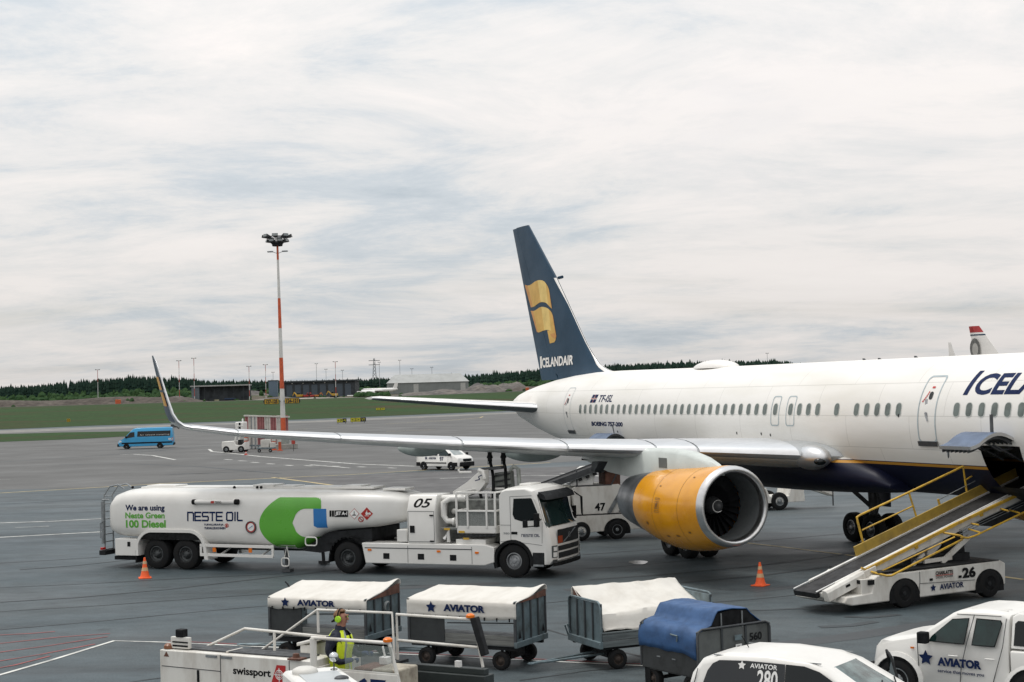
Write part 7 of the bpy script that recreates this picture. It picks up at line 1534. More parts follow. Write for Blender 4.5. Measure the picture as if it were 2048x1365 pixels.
# ------------------------------------------------------------------ belt loader
BA = radians(29); p = G(1808, 1216); fw = Vector((cos(BA), sin(BA), 0)); lv = Vector((-sin(BA), cos(BA), 0)); q = p + lv * .9; t = thing('belt_loader', (q.x, q.y, 0), BA, 'white belt loader numbered 26 with yellow rails, raised to the cargo door', 'belt loader')
LO = Plane((q.x, q.y), BA, -.95); ZB = zoomer(LO, 1560, 840, 3.592)
b = MB(); P = [(-1.0, .22), (-.92, .85), (-.45, .86)] + [( .0 + .55 * cos(radians(a_)), .33 + .50 * sin(radians(a_))) for a_ in (110, 90, 70)] + [(.6, .84), (2.4, .88), (3.45, .90), (3.55, .80), (3.52, .25), (3.42, .22)]
P = [(-1.9, .22), (-1.75, .40), (-1.0, .42), (-.95, .78), (-.80, .86), (3.40, .90), (3.55, .82), (3.52, .25), (2.3, .20)]
b.prism([(-1.95, .28), (-1.85, .42), (-1.05, .46), (-.98, .80), (-.85, .87), (3.35, .92), (3.52, .84), (3.50, .30), (2.4, .22), (-1.7, .20)], 'y', -.93, .93); bd = b.out('chassis', SOILED, t, bev=.03)
for x in (0, 2.92):
    b = MB(); A = [(x + .50 * cos(radians(a_)), .30 + .44 * sin(radians(a_))) for a_ in range(0, 181, 12)] + [(x - .50, .15), (x + .50, .15)]; b.prism(A, 'y', -.945, -.55); b.prism(A, 'y', .55, .945); b.out('wheel_arch', BLACK, t, smooth=0)
    for sg in (-1, 1): wheel(t, x, sg * .84, .36, .26, .5, sg, DARK)
b = MB(); lb = lambda x0, y0, x1, y1, st, mi=0, bo=.03: label_on(b, st, (ZB(x0, y1)[0], -.948, ZB(x0, y1)[1]), (1, 0, 0), (0, 0, 1), ZB(x1, y1)[0] - ZB(x0, y1)[0], ZB(x0, y0)[1] - ZB(x0, y1)[1], mi, bo)
lb(1312, 1062, 1408, 1140, '26', 0, .05); lb(1150, 1180, 1322, 1222, 'AVIATOR', 1); lb(1120, 1090, 1245, 1117, 'CHARLATTE', 0, .04); lb(1122, 1126, 1245, 1143, 'DIESEL POWER', 0, .0); a_ = ZB(1102, 1208); add_star(b, (a_[0], -.948, a_[1]), (1, 0, 0), (0, 0, 1), .10, 1); a_ = ZB(1120, 1121); c_ = ZB(1245, 1118); b.beam((a_[0], -.95, a_[1]), (c_[0], -.95, a_[1]), .01, .015, 2); b.out('lettering', [BLACK, TEXTNAVY, RED], bd, smooth=0)
seam(bd, [[(.52, .86), (.52, .56), (2.4, .50)], [(.50, .30), (.50, .56)]], lambda x, z, o=0: (x, -.947, z)); b = MB()
for x0, y0 in ((1087, 1148), (1294, 1127)): a_ = ZB(x0, y0); b.box(a_[0] - .05, a_[0] + .045, -.962, -.945, a_[1] - .03, a_[1] + .03)
a_ = ZB(722, 1133); b.box(-.97 - .2, -.97 + .0, -.94, -.92, .66, .78); b.out('side_latch', BLACK, bd)
b = MB(); b.box(-1.35, -1.0, -.90, -.5, .44, .80); b.box(-1.37, -1.36, -.86, -.55, .70, .79, 1); label_on(b, 'CHARLATTE', (-1.362, -.55, .60), (0, -1, 0), (0, 0, 1), .30, .06, 2); b.ell((-1.38, -.66, .745), (.02, .04, .04), 8, 3); b.out('bumper_box', [SOILED, BLACK, STICKW, REDL], t, bev=.01)
b = MB(); b.box(-.8, 3.3, -.93, .93, .925, .94); b.out('deck_plate', DARK, bd)
# conveyor: everything in a tilted frame
SL = math.atan(.295); Tm = Matrix.Translation((-2.28, 0, .50)) @ Matrix.Rotation(-SL, 4, 'Y')
CL = 8.2
def cb(fn, name, m, parent=t, **k): b = MB(); b.T = Tm; fn(b); return b.out(name, m, parent, **k)
beam_ = cb(lambda b: (b.box(.45, CL, -.56, -.50, -.13, .13), b.box(.45, CL, .42, .48, -.13, .10), b.box(0, CL, -.50, .42, -.10, .02)), 'conveyor_frame', SOILED, bev=.01)
cb(lambda b: b.loft([[(-.10, y, .05) for y in (-.42, .40)] + [(-.10, y, .0) for y in (.40, -.42)], [(CL, y, .075) for y in (-.42, .40)] + [(CL, y, .0) for y in (.40, -.42)]]), 'belt', BELT, beam_, bev=.01)
cb(lambda b: (b.beam((-.1, -.44, .085), (CL, -.44, .135), .035, .02), b.beam((-.1, .41, .085), (CL, .41, .115), .03, .02)), 'belt_edge', STICKW, beam_)
cb(lambda b: b.box(2.1, CL, .44, .485, .10, .36), 'side_guard', CONVY, beam_, bev=.008)
cb(lambda b: (b.loft([[(-.02, -.75, -.18), (-.02, -.56, -.18), (-.02, -.56, .10), (-.02, -.70, .10), (-.02, -.75, .04)], [(1.25, -.75, -.14), (1.25, -.56, -.14), (1.25, -.56, .14), (1.25, -.70, .14), (1.25, -.75, .08)]]), b.box(1.25, 1.7, -.68, -.56, -.12, .10)), 'drive_cover', SOILED, beam_, bev=.012)
cb(lambda b: b.box(.58, .72, -.757, -.748, -.04, .02), 'cover_latch', BLACK, beam_)
cb(lambda b: (b.box(-.12, -.02, -.44, .42, -.08, .05),), 'end_roller', DARK, beam_)
cb(lambda b: b.prism([(5.2, -.13), (8.2, -.13), (8.2, -.50), (6.2, -.55)], 'y', -.40, .42), 'shade_filler', DARK, beam_, bev=.02)  # dark block added to hide the far engine, standing in for deep shade
for x in (3.2, 5.6, 7.4): cb(lambda b: b.box(x - .05, x + .05, -.60, -.555, -.02, .06), 'bracket', YELL, beam_)
# far guard rail (yellow tube), near fold-down rail, extra steel rails
FR = Plane((q.x, q.y), BA, .55); ZF = zoomer(FR, 1560, 840, 3.592); fp3 = lambda x, y: (lambda a: (a[0], .55, a[1]))(ZF(x, y))
b = MB(); b.tube([fp3(612, 942), fp3(560, 740), fp3(552, 700), fp3(580, 682), fp3(925, 522), fp3(1315, 335), fp3(1345, 540)], .030, 8); b.tube([fp3(590, 793), fp3(955, 620)], .022, 8); b.tube([fp3(925, 520), fp3(990, 730)], .026, 8); b.tube([fp3(1330, 435), fp3(1395, 395), fp3(1500, 370), fp3(1545, 470)], .022, 8); b.out('guard_rail', YELL, t, smooth=60)
b = MB(); b.tube([fp3(1140, 575), fp3(1490, 395)], .014, 6); b.tube([fp3(1155, 635), fp3(1530, 450)], .014, 6); b.out('hand_rail', GALV, t); b = MB(); b.beam(fp3(1135, 570), fp3(1155, 640), .04, .05); b.out('rail_post', YELL, t)
NR = Plane((q.x, q.y), BA, -1.12); ZN = zoomer(NR, 1560, 840, 3.592); np3 = lambda x, y: (lambda a: (a[0], -1.12, a[1]))(ZN(x, y)); NB = Plane((q.x, q.y), BA, -.62); ZNB = zoomer(NB, 1560, 840, 3.592); nb3 = lambda x, y: (lambda a: (a[0], -.62, a[1]))(ZNB(x, y))
b = MB(); b.tube([nb3(585, 1065), nb3(640, 1088), np3(770, 1122), np3(800, 1120), np3(1310, 860), np3(1322, 845), np3(1290, 832), nb3(1175, 812)], .028, 8); b.tube([nb3(720, 1092), np3(1255, 842)], .020, 8); b.tube([np3(1300, 845), np3(1350, 850), np3(1400, 835), np3(1753, 665), np3(1850, 615)], .026, 8)
for (x0, y0, x1, y1) in ((1375, 745, 1425, 755), (1355, 785, 1440, 810), (1585, 640, 1640, 655), (1650, 650, 1720, 670)): b.tube([nb3(x0, y0), np3(x1, y1)], .024, 6)
b.out('fold_rail', YELL, t, smooth=60)
b = MB(); b.beam(nb3(625, 1075), nb3(1260, 750), .05, .075); b.beam(nb3(1260, 750), nb3(1753, 520), .05, .07); b.out('hand_beam', YELL, t); b = MB()
for k in range(3): b.tube([nb3(1290, 825 - 18 * k), nb3(1753, 610 - 18 * k)], .011, 6)
b.out('hydraulic_pipe', GALV, t)
# lifting arms under the boom
b = MB(); b.prism([(1.35, 1.55), (2.05, 1.72), (1.85, 1.35), (1.40, 1.05)], 'y', -.35, .30); b.out('lift_head', SOILED, t, bev=.02); b = MB(); b.beam((2.75, -.45, 1.55), (1.75, -.45, .95), .07, .12); b.beam((2.1, -.45, 1.05), (1.15, -.45, 1.02), .06, .10); b.beam((.75, -.45, .95), (1.15, -.45, 1.22), .06, .08); b.beam((2.75, .3, 1.55), (1.75, .3, .95), .07, .12); b.out('lift_arm', SOILED, t); b = MB(); b.box(1.1, 2.9, -.3, .6, .93, 1.12); b.prism([(2.35, .93), (2.85, .93), (2.75, 1.9), (2.6, 1.9)], 'y', -.2, .4); b.out('lift_base', DARK, t)
b = MB(); b.box(.85, 1.05, -.5, -.3, 1.0, 1.12); b.out('control_box', GALV, t)
# ------------------------------------------------------------------ belt loader 47 behind the tanker cab
sa = radians(14); p = G(1213, 1079.5); t = thing('belt_loader', (p.x + .2, p.y + .85, 0), sa, 'white belt loader numbered 47 standing behind the tanker cab and engine', 'belt loader'); S_ = Plane((p.x + .2, p.y + .85), sa, -.88); ZS = zoomer(S_, 1120, 940, 7.585)
b = MB(); b.prism([(-2.1, .28), (-2.1, .95), (.55, .96), (.62, .80), (2.2, .86), (2.25, .42), (.66, .34), (.3, .34)], 'y', -.88, .88); b.box(-2.1, .5, -.885, .885, .93, .97, 1); b.box(.70, 2.2, -.885, .885, .78, .82, 1); b.out('chassis', [SOILED, BLACK], t, bev=.02)
b = MB(); A = [(.52 * cos(radians(a_)), .33 + .46 * sin(radians(a_))) for a_ in range(0, 181, 12)] + [(-.52, .2), (.52, .2)]; b.prism(A, 'y', -.892, -.6); b.out('wheel_arch', BLACK, t, smooth=0)
for x in (0, 2.9 - 4.3):
    for sg in (-1, 1): wheel(t, x, sg * .80, .36, .24, .55, sg, GALV)
b = MB(); b.prism([(-1.62, .97), (-1.70, 1.95), (-1.62, 2.02), (.15, 2.05), (.95, .97)], 'y', -.82, .82); cbn = b.out('cab', SOILED, t, bev=.02); b = MB(); b.prism([(-1.75, 2.05), (-1.75, 2.12), (-.9, 2.70), (.3, 2.75), (.35, 2.68), (-.75, 2.60), (-.85, 2.05)], 'y', -.80, .80); b.out('cab_roof', WHITE, t, bev=.03)
b = MB(); label_on(b, '47', (ZS(535, 625)[0], -.828, ZS(535, 630)[1]), (1, 0, 0), (0, 0, 1), .42, .30, 0, .03); b.out('lettering', BLACK, cbn, smooth=0); b = MB(); b.box(-1.55, -.15, -.826, -.80, 2.02, 2.06); b.beam((-1.5, -.8, 2.05), (-1.5, -.8, 2.62), .05, .05); b.beam((-.15, -.8, 2.05), (.15, -.8, 2.6), .05, .05); b.out('cab_post', DGREY, t)
b = MB(); b.beam((.48, -.86, 2.2), (-.30, -.86, 1.0), .04, .14); b.beam((1.15, -.88, 2.3), (.1, -.88, 1.02), .04, .05); b.out('brace', GALV, t); b = MB(); b.box(-.35, .25, -.7, .2, 1.9, 2.55); b.out('seat', RUST, t, bev=.05)
b = MB(); b.box(-2.2, -1.7, -.7, .5, 1.0, 1.75); b.out('engine_cover', SOILED, t, bev=.1)
bl = math.atan2(.98, 3.1); Tm = Matrix.Translation((-2.6, -.55, 1.98)) @ Matrix.Rotation(-bl, 4, 'Y'); b = MB(); b.T = Tm; b.box(-1.2, 5.2, -.42, .42, .0, .16, 0); b.box(-1.2, 5.2, -.44, -.40, .03, .24, 1); b.box(-1.2, 5.2, .40, .44, .03, .24, 1); b.box(-1.2, 5.2, -.40, .40, .16, .19, 2)
for k in range(12): b.box(1.2 + .3 * k, 1.32 + .3 * k, -.38, .38, -.12, .0, 2)
b.out('conveyor', [GALV, DGREY, BELT], t)
# white belt loader behind the engine, under the belly
ba = radians(-170); p = G(1553, 1021); t = thing('belt_loader', (p.x, p.y + .8, 0), ba, 'white belt loader seen under the fuselage right of the engine', 'belt loader')
b = MB(); b.prism([(-1.2, .35), (-1.15, .95), (-.55, 1.0), (-.45, .62), (.45, .62), (.6, 1.0), (1.1, 1.05), (1.4, .7), (2.6, .75), (2.6, .5), (.9, .32)], 'y', -.85, .85); b.out('chassis', SOILED, t, bev=.02)
for x in (0, 2.2):
    for sg in (-1, 1): wheel(t, x, sg * .78, .40, .25, .5, sg)
b = MB(); b.beam((-2.6, .3, .55), (-.6, .3, 1.25), .8, .10); b.beam((-2.6, .72, .62), (-.6, .72, 1.35), .06, .12); b.beam((-2.5, -.1, .62), (-.6, -.1, 1.35), .06, .12); b.out('ramp', SOILED, t)
b = MB(); b.beam((-2.55, .75, .1), (-2.55, .75, 1.25), .05, .05); b.beam((.4, .2, 1.1), (3.2, .2, 2.2), .8, .12); b.out('rail_post', DGREY, t)
# ------------------------------------------------------------------ white people carrier 280
hd = radians(-35); t = thing('people_carrier', (4.57, 23.80, 0), hd, 'white people carrier numbered 280, seen from above at the bottom edge', 'car')
PS = [(2.02, .30), (2.05, .55), (1.98, .72), (1.75, .84), (1.22, 1.0), (.42, 1.43), (.10, 1.52), (-.6, 1.565), (-1.3, 1.54), (-1.72, 1.44), (-1.92, 1.22), (-2.02, .85), (-2.03, .4), (-1.9, .28), (0, .25)]
HB, BT, TP, TU = .83, .93, 1.55, .20; bd = carbody('body', t, WHITE, PS, HB, BT, TP, TU, .25, .14, .06)
for sg in (-1, 1):
    F = flank(HB, BT, TP, TU, sg); g_ = glass(bd, [(-1.62, 1.065), (-1.55, 1.284), (-1.47, 1.393), (-1.36, 1.45), (-.9, 1.473), (-.26, 1.467), (-.25, .95), (-1.60, .95)], F, off=.004, m=mat('dark tinted glass', (.010, .013, .016), .08)); glass(bd, [(-.24, .95), (-.25, 1.467), (.05, 1.462), (.30, 1.399), (.62, 1.226), (.92, 1.008), (.90, .95)], F, m=GLASSD, off=.004)
    b = MB(); F2 = flank(HB, BT, TP, TU, sg)
    def fl(st, x0, x1, z0, z1, bo=.02):
        V, Fa = text2d(st, bo); b.add(V, Fa, 0, lambda p: F2((x0 + (x1 - x0) * p[0]) if sg < 0 else x1 - (x1 - x0) * p[0], z0 + (z1 - z0) * p[1], .012))
    fl('AVIATOR', -.83, -.38, 1.375, 1.445); pass; c_ = b.vv(F2(-.97, 1.405, .012)); ids = [b.vv(F2(-.97 + u, 1.405 + v, .012)) for u, v in star(0, 0, .07, .5)]
    for k in range(10): b.face((c_, ids[k], ids[(k + 1) % 10]))
    b.out('lettering', STICKW, g_, smooth=0); b = MB(); fl('280', -.70, -.36, 1.09, 1.36, .02); b.out('fleet_number', STICKW, g_, smooth=0); seam(bd, [[(-.25, .94), (-.25, .35)], [(.95, .95), (.75, .4)], [(-1.72, 1.30), (-1.90, .6)]], F)
    for x in (1.25, -1.22): arch(bd, x, .29, HB, sg); wheel(t, x, sg * .75, .29, .2, .62, sg, ALU)
    b = MB(); y_ = F(0, 1, .02)[1]; b.box(.62, .76, min(y_, y_ + sg * .18), max(y_, y_ + sg * .18), .98, 1.12); b.out('mirror', WHITE, bd, bev=.03); b = MB(); b.face([b.vv((x, sg * y, z)) for x, y, z in ((1.92, .40, .75), (1.62, .74, .84), (1.60, .77, .70), (1.93, .45, .60))]); b.out('headlight', LAMPG, bd, smooth=0)
screen(bd, (1.22, 1.0), (.42, 1.43), .72, .60, off=.02, cur=.10, m=mat('pale windscreen', (.13, .185, .185), .06, var=.5, scale=2.5)); screen(bd, (-1.92, 1.22), (-1.72, 1.44), .60, .56, name='rear_window', m=GLASSD, off=.01)
b = MB(); b.beam((1.18, -.45, 1.04), (.92, .15, 1.19), .02, .015); b.beam((1.2, .1, 1.03), (.95, .55, 1.18), .02, .015); b.out('wiper', BLACK, bd); b = MB(); b.tube([(-1.2, 0, 1.55), (-1.32, 0, 1.72)], .008, 6); b.out('roof_aerial', BLACK, bd); b = MB(); b.beam((.28, -.60, 1.50), (-1.5, -.60, 1.51), .02, .012); b.beam((.28, .60, 1.50), (-1.5, .60, 1.51), .02, .012); b.out('roof_seam', GALV, bd)
b = MB(); b.face([b.vv(v_) for v_ in ((.95, .70, .97), (.70, .72, 1.18), (.45, .66, 1.38), (.38, .66, 1.40), (.62, .90, 1.12))]) if False else None
b = MB(); b.T = Matrix.Translation((.95, .80, 0)) @ Matrix.Rotation(radians(-62), 4, 'Z'); b.prism([(-1.0, .35), (0, .35), (.0, .95), (-1.0, .95)], 'y', -.04, .04); dr = b.out('open_door', WHITE, t, bev=.02); q = MB(); q.T = b.T
q.tube([(0, 0, .95), (-.42, -.08, 1.36), (-.95, -.09, 1.38), (-1.0, 0, .95)], .022, 8); q.out('door_frame', BLACK, dr); q = MB(); q.T = b.T; q.prism([(-.06, .96), (-.44, 1.34), (-.93, 1.36), (-.97, .96)], 'y', -.05, -.04); q.out('door_glass', GLASSG, dr, smooth=0)
# ------------------------------------------------------------------ white pickup
hd = radians(140); t = thing('pickup_truck', (7.24, 28.38, 0), hd, 'white double cab pickup with a star and slogan on its doors, bottom right', 'pickup')
PP = [(.60, .38), (.62, .62), (.57, .88), (.46, 1.0), (.22, 1.09), (-.42, 1.19), (-1.00, 1.59), (-1.10, 1.635), (-1.25, 1.665), (-1.6, 1.68), (-1.95, 1.67), (-2.06, 1.62), (-2.08, 1.08), (-2.08, .45), (-2.0, .34), (-.4, .32)]
HB, BT, TP, TU = .87, 1.06, 1.68, .17; bd = carbody('body', t, WHITE, PP, HB, BT, TP, TU, .22, .03, .05)
b = MB(); rr = []
for f in (-1, -.985, -.9, 0, .9, .985, 1):
    e = .05 if abs(f) == 1 else (.015 if abs(f) > .95 else 0); rr.append([(x, f * .89, z - (e if z > .7 else 0)) for x, z in ((-2.09, .42), (-2.09, 1.06), (-3.42, 1.08), (-3.48, 1.02), (-3.50, .45))])
b.loft(rr); b.out('cargo_bed', WHITE, t, bev=.02)
b = MB(); rr = []
for f in (-1, -.97, -.85, 0, .85, .97, 1):
    e = .05 if abs(f) == 1 else (.012 if abs(f) > .9 else 0); rr.append([(x, f * (.86 - .13 * (z - 1.08) / .58), z - (e if z > 1.3 else 0)) for x, z in ((-2.09, 1.085), (-2.09, 1.62), (-2.2, 1.68), (-3.15, 1.66), (-3.40, 1.085))])
b.loft(rr); cn_ = b.out('canopy', WHITE, t, bev=.015)
for sg in (-1, 1):
    F = flank(HB, BT, TP, TU, sg); GP = mat('pickup side glass', (.010, .026, .024), .05, var=.6, scale=2.2)
    glass(bd, [(-.62, 1.105), (-.68, 1.20), (-1.02, 1.485), (-1.32, 1.52), (-1.255, 1.10)], F, m=GP, rubber=True); glass(bd, [(-1.41, 1.10), (-1.475, 1.525), (-1.88, 1.52), (-1.91, 1.47), (-1.80, 1.10)], F, m=GP, rubber=True)
    b = MB(); b.face([b.vv((x, sg * (.868 - .13 * (z - 1.08) / .58), z)) for x, z in ((-2.14, 1.14), (-2.15, 1.50), (-2.20, 1.55), (-3.02, 1.54), (-3.20, 1.14))]); b.out('side_window', GLASSD, cn_, smooth=0)
    seam(bd, [[(-.40, 1.06), (-.42, .38)], [(-1.42, 1.60), (-1.30, 1.08), (-1.20, .70), (-1.17, .38)], [(-1.99, 1.57), (-1.95, 1.10), (-1.80, .60), (-1.74, .40)], [(-1.10, 1.585), (-1.9, 1.60)]], F)
    b = MB(); sgn = -sg; y_ = F(0, .7, .012)[1]; xx = (-.77, -1.565) if sg > 0 else (-1.565, -.77)
    label_on(b, 'AVIATOR', (xx[0], y_, .685), (sgn, 0, 0), (0, 0, 1), .80, .150, 0, .06); label_on(b, 'service that moves you', (xx[0] + sgn * .0, y_, .555), (sgn, 0, 0), (0, 0, 1), .84, .075, 0, .02); add_star(b, (-.555, y_, .80), (sgn, 0, 0), (0, 0, 1), .14); b.out('lettering', TEXTNAVY, bd, smooth=0)
    for x in (-1.06, -1.72): b = MB(); yy = F(0, .88, 0)[1]; b.tube([(x - .08, yy + sg * .008, .875), (x - .05, yy + sg * .035, .88), (x + .05, yy + sg * .035, .88), (x + .08, yy + sg * .008, .875)], .014, 6); b.out('door_handle', WHITE, bd, smooth=60)
    for x in (0, -2.45):
        arch(bd, x, .35, HB + (.02 if x < -1 else 0), sg, z=.36); wheel(t, x, sg * .80, .36, .23, .6, sg, GALV); b = MB(); A = arc(x, .36, .50, 195, -15, 18)
        for u, v, w1, w2 in zip(A, A[1:], arc(x, .36, .425, 195, -15, 18), arc(x, .36, .425, 195, -15, 18)[1:]):
            b.poly([(w1[0], sg * .915, w1[1]), (w2[0], sg * .915, w2[1]), (v[0], sg * .885, v[1]), (u[0], sg * .885, u[1])]); b.poly([(w1[0], sg * .915, w1[1]), (w2[0], sg * .915, w2[1]), (w2[0], sg * .80, w2[1]), (w1[0], sg * .80, w1[1])]); b.poly([(u[0], sg * .885, u[1]), (v[0], sg * .885, v[1]), (v[0], sg * .85, v[1]), (u[0], sg * .85, u[1])])
        b.out('wheel_flare', WHITE, bd, smooth=50)
    b = MB(); yy = F(0, 1.15, .0)[1]; b.box(-.66, -.48, min(yy + sg * .06, yy + sg * .22), max(yy + sg * .06, yy + sg * .22), 1.07, 1.27); b.beam((-.58, yy, 1.10), (-.55, yy + sg * .1, 1.09), .06, .05); b.out('mirror', BLACK, bd, bev=.03, seg=3)
    b = MB(); b.face([b.vv((x, sg * y, z)) for x, y, z in ((.50, .52, .93), (.32, .80, .96), (.30, .83, .78), (.56, .56, .74))]); b.out('headlight', LAMPG, bd, smooth=0); b = MB(); b.box(-.33, -.27, sg * .87 - .012, sg * .87 + .012, .94, .97); b.out('side_repeater', AMBER, bd)
    b = MB()
    for y2 in (.56, .40): b.beam((-1.3, sg * y2, 1.672), (-1.95, sg * y2, 1.676), .05, .012)
    b.out('roof_rib', WHITE, bd, bev=.006)
screen(bd, (-.42, 1.19), (-1.02, 1.60), .70, .62, off=.016)
b = MB(); b.box(.36, .66, -.70, .70, .36, .60); b.out('bumper', BLACK, bd, bev=.05); b = MB(); b.box(.50, .61, -.45, .45, .70, .88); b.out('grille', BLACK, bd, bev=.03)
# ------------------------------------------------------------------ loader operator (standing, turned to the right, hand on the rail)
def skin_mesh(joints, edges, sub=2, root=0):
    me = bpy.data.meshes.new('s'); me.from_pydata([j[0] for j in joints], edges, []); o = bpy.data.objects.new('s', me); COL.objects.link(o)
    m = o.modifiers.new('skin', 'SKIN'); m.use_smooth_shade = True
    sv = me.skin_vertices[0].data
    for i, j in enumerate(joints):
        r = j[1]; sv[i].radius = (r, r) if not isinstance(r, tuple) else r
    sv[root].use_root = True
    s = o.modifiers.new('sub', 'SUBSURF'); s.levels = sub; s.render_levels = sub
    bpy.context.view_layer.update(); e = o.evaluated_get(bpy.context.evaluated_depsgraph_get()); r = bpy.data.meshes.new_from_object(e); bpy.data.objects.remove(o); bpy.data.meshes.remove(me); return r
def mesh_data(me): return [v.co.copy() for v in me.vertices], [tuple(p.vertices) for p in me.polygons]
S_ = .90      # figure about 1.58 units tall, in scale with the vehicles around it
J = [((0, 0, .92), (.135, .165)), ((.01, 0, 1.05), (.140, .170)), ((.03, 0, 1.22), (.152, .192)), ((.035, 0, 1.38), (.135, .195)), ((.035, 0, 1.475), (.075, .10)), ((.05, 0, 1.515), (.068, .072)), ((.065, 0, 1.575), (.074, .070)), ((.070, 0, 1.655), (.100, .084)), ((.060, 0, 1.735), (.080, .070)),
     ((.03, .205, 1.40), .082), ((.02, .26, 1.20), .060), ((.20, .24, 1.06), .050), ((.36, .18, 1.10), .042), ((.43, .16, 1.11), (.026, .040)),
     ((.03, -.205, 1.40), .082), ((-.04, -.27, 1.18), .062), ((.14, -.24, 1.02), .052), ((.27, -.16, 1.05), .042), ((.335, -.14, 1.055), (.026, .040)),
     ((0, .10, .86), .105), ((.02, .11, .50), .075), ((-.02, .11, .12), .050), ((-.02, .11, .05), .052), ((.12, .13, .035), .040),
     ((0, -.10, .86), .105), ((.03, -.11, .50), .075), ((-.02, -.11, .12), .050), ((-.02, -.11, .05), .052), ((.12, -.13, .035), .040)]
E_ = [(0, 1), (1, 2), (2, 3), (3, 4), (4, 5), (5, 6), (6, 7), (7, 8), (3, 9), (9, 10), (10, 11), (11, 12), (12, 13), (3, 14), (14, 15), (15, 16), (16, 17), (17, 18), (0, 19), (19, 20), (20, 21), (21, 22), (22, 23), (0, 24), (24, 25), (25, 26), (26, 27), (27, 28)]
bm_ = skin_mesh(J, E_)
b = MB(); V, F = mesh_data(bm_); bpy.data.meshes.remove(bm_)
def part_of(c):
    if c.z > 1.50: return 0
    if c.x > .305 and .95 < c.z < 1.2 and (c.y > 0): return 3
    if c.x > .225 and .95 < c.z < 1.2 and (c.y < 0): return 3
    if c.z > .86: return 1
    return 2 if c.z > .09 else 4
base = 0
for p in V: b.vv(p)
for f in F: b.face(f, part_of(sum((V[i] for i in f), Vector()) / len(f)))
# fingers: each a bent chain of its own, curled round rail and lever
for sg, wx, wy, wz_ in ((1, .45, .155, 1.11), (-1, .355, -.135, 1.055)):
    for k, (ln_, off) in enumerate(((.062, -.033), (.072, -.011), (.068, .011), (.054, .032))):
        a = Vector((wx, wy + off, wz_ + .012)); pts = [(a, .0115), (a + Vector((ln_ * .5, 0, .002)), .0105), (a + Vector((ln_ * .72, 0, -ln_ * .42)), .0100), (a + Vector((ln_ * .42, 0, -ln_ * .80)), .0090)]
        fm = skin_mesh([(tuple(p), r) for p, r in pts], [(0, 1), (1, 2), (2, 3)], 1); v2, f2 = mesh_data(fm); bpy.data.meshes.remove(fm); b.add(v2, f2, 3)
    a = Vector((wx - .035, wy + sg * -.036, wz_)); pts = [(a, .013), (a + Vector((.03, -sg * .022, -.010)), .0125), (a + Vector((.062, -sg * .014, -.028)), .0105)]
    fm = skin_mesh([(tuple(p), r) for p, r in pts], [(0, 1), (1, 2)], 1); v2, f2 = mesh_data(fm); bpy.data.meshes.remove(fm); b.add(v2, f2, 3)
# face: nose, brow, lips, ears
hx = .07
b.ell((hx + .100, 0, 1.640), (.018, .014, .026), 8, 0); b.ell((hx + .090, 0, 1.695), (.018, .050, .012), 8, 0); b.ell((hx + .092, 0, 1.592), (.012, .026, .007), 8, 5)
for sg in (-1, 1): b.ell((hx + .090, sg * .033, 1.672), (.010, .012, .007), 8, 4); b.ell((hx - .005, sg * .088, 1.648), (.020, .010, .034), 8, 0)
WXY = (lambda x, y: Vector(LL) + Vector((cos(LA), sin(LA), 0)) * x + Vector((-sin(LA), cos(LA), 0)) * y)
pp = WXY(3.10, -.42)
pe = thing('person', (pp.x, pp.y, .30), LA + radians(8), 'man in a yellow hi-vis vest and green ear defenders, standing on the loader', 'person')
pe.scale = (S_ * 1.19,) * 3
body = b.out('body', [SKIN, JACKET, TROUS, GLOVE, BLACK, mat('lip tone', (.26, .09, .07), .5)], pe, smooth=70, fix=False)
h = MB(); rr = []
for k in range(9):        # hair: crown, back and sides, leaving the face free
    t_ = k / 8; z = 1.695 + .075 * sin(t_ * pi / 2) if False else 0
HB_ = []
bm = bmesh.new(); bmesh.ops.create_uvsphere(bm, u_segments=24, v_segments=16, radius=1.0)
for v in list(bm.verts):
    if v.co.x > .30 and v.co.z < .62: bm.verts.remove(v)
    elif v.co.z < -.55: bm.verts.remove(v)
    elif abs(v.co.y) > .75 and v.co.z < -.10: bm.verts.remove(v)
for v in bm.verts: n_ = .97 + .06 * R.random(); v.co = Vector((.052 + v.co.x * .116 * n_, v.co.y * .097 * n_, 1.683 + v.co.z * .106 * n_))
bm.verts.index_update(); h.add([v.co.copy() for v in bm.verts], [tuple(v.index for v in f.verts) for f in bm.faces]); bm.free(); hr = h.out('hair', HAIR, body, smooth=70); hr.modifiers.new('t', 'SOLIDIFY').thickness = .012
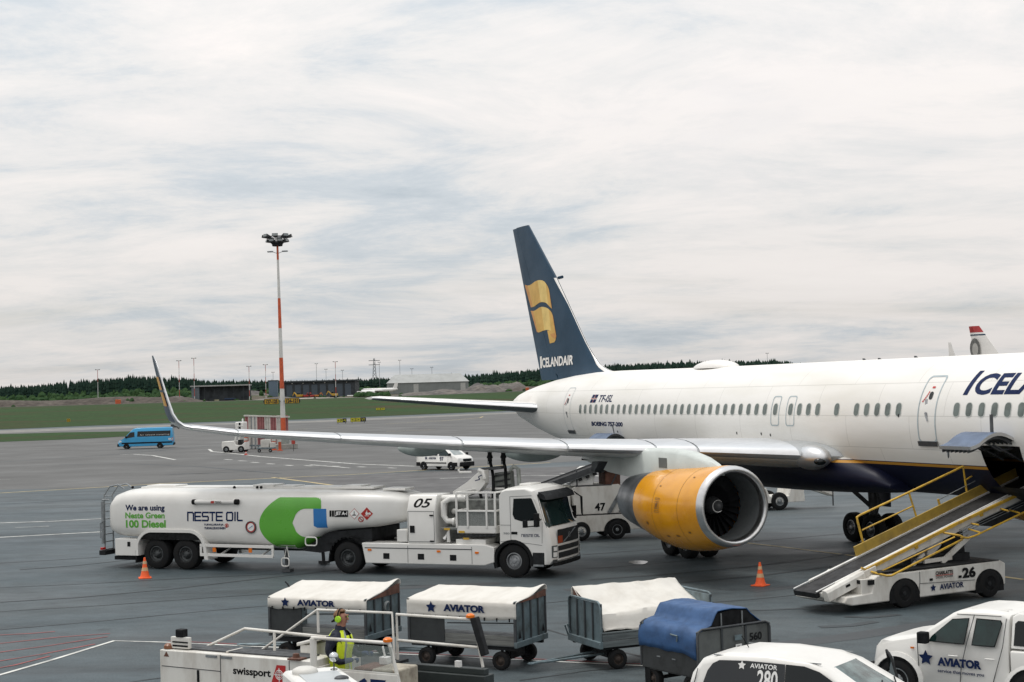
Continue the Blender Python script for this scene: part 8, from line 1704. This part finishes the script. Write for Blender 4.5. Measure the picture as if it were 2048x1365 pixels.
# vest: a shell a little outside the jacket, open at arms and front
ves = MB(); zs = [.80, .86, .95, 1.05, 1.15, 1.25, 1.34, 1.40, 1.445, 1.475]; hw = [.215, .218, .212, .208, .218, .230, .222, .198, .155, .108]; hd_ = [.19, .19, .182, .178, .186, .196, .186, .165, .135, .105]; cx = [.0, .0, .005, .012, .02, .032, .036, .036, .036, .036]; n = 40; ids = []
for z, a, d, x0 in zip(zs, hw, hd_, cx): ids.append([ves.vv((x0 + d * cos(2 * pi * k / n) * (1 + .02 * sin(7 * k + z * 30)), a * sin(2 * pi * k / n) * (1 + .02 * sin(5 * k + z * 20)), z)) for k in range(n)])
for i in range(len(zs) - 1):
    zc_ = (zs[i] + zs[i + 1]) / 2
    for k in range(n):
        a = 2 * pi * (k + .5) / n
        if zc_ > 1.15 and abs(sin(a)) > (.86 if zc_ > 1.3 else .93): continue          # arm holes
        if zc_ > .86 and abs(sin(a)) < .04 + .07 * smooth(1.15, 1.45, zc_) and cos(a) > 0: continue       # open front
        if zc_ > 1.40 and cos(a) > .5 and abs(sin(a)) < .40: continue
        tape = (.40 < abs(sin(a)) < .56 and zc_ > 1.05) or (1.05 < zc_ < 1.14 and False)
        ves.face((ids[i][k], ids[i][(k + 1) % n], ids[i + 1][(k + 1) % n], ids[i + 1][k]), 1 if tape else 0)
vo = ves.out('hi_vis_vest', [HIVIS, HIVISG], body, smooth=60); vo.modifiers.new('t', 'SOLIDIFY').thickness = .012
b = MB(); b.lathe([(1.465, .095), (1.50, .083), (1.545, .074)], 'z', (.04, 0, 0), 18); b.out('collar', JACKET, body, smooth=60)
em = MB()
for sg in (-1, 1):
    em.lathe([(sg * .092, .032), (sg * .095, .048), (sg * .112, .052), (sg * .130, .046), (sg * .137, .0)], 'y', (.062, 0, 1.645), 18, 0)
em.tube([(.055, .118 * cos(q), 1.670 + .122 * sin(q)) for q in [pi * k / 12 for k in range(13)]], .010, 6, 1); em.tube([(.0, .10, 1.64), (-.07, .06, 1.60), (-.07, -.06, 1.60), (.0, -.10, 1.64)], .014, 6, 1)
em.out('ear_defenders', [MUFF, BLACK], body, smooth=60)
b = MB(); b.tube([(.185, -.02, .98), (.205, -.02, .90)], .008, 6); b.box(.19, .20, -.045, .0, .83, .90); b.out('badge', STICKW, body)
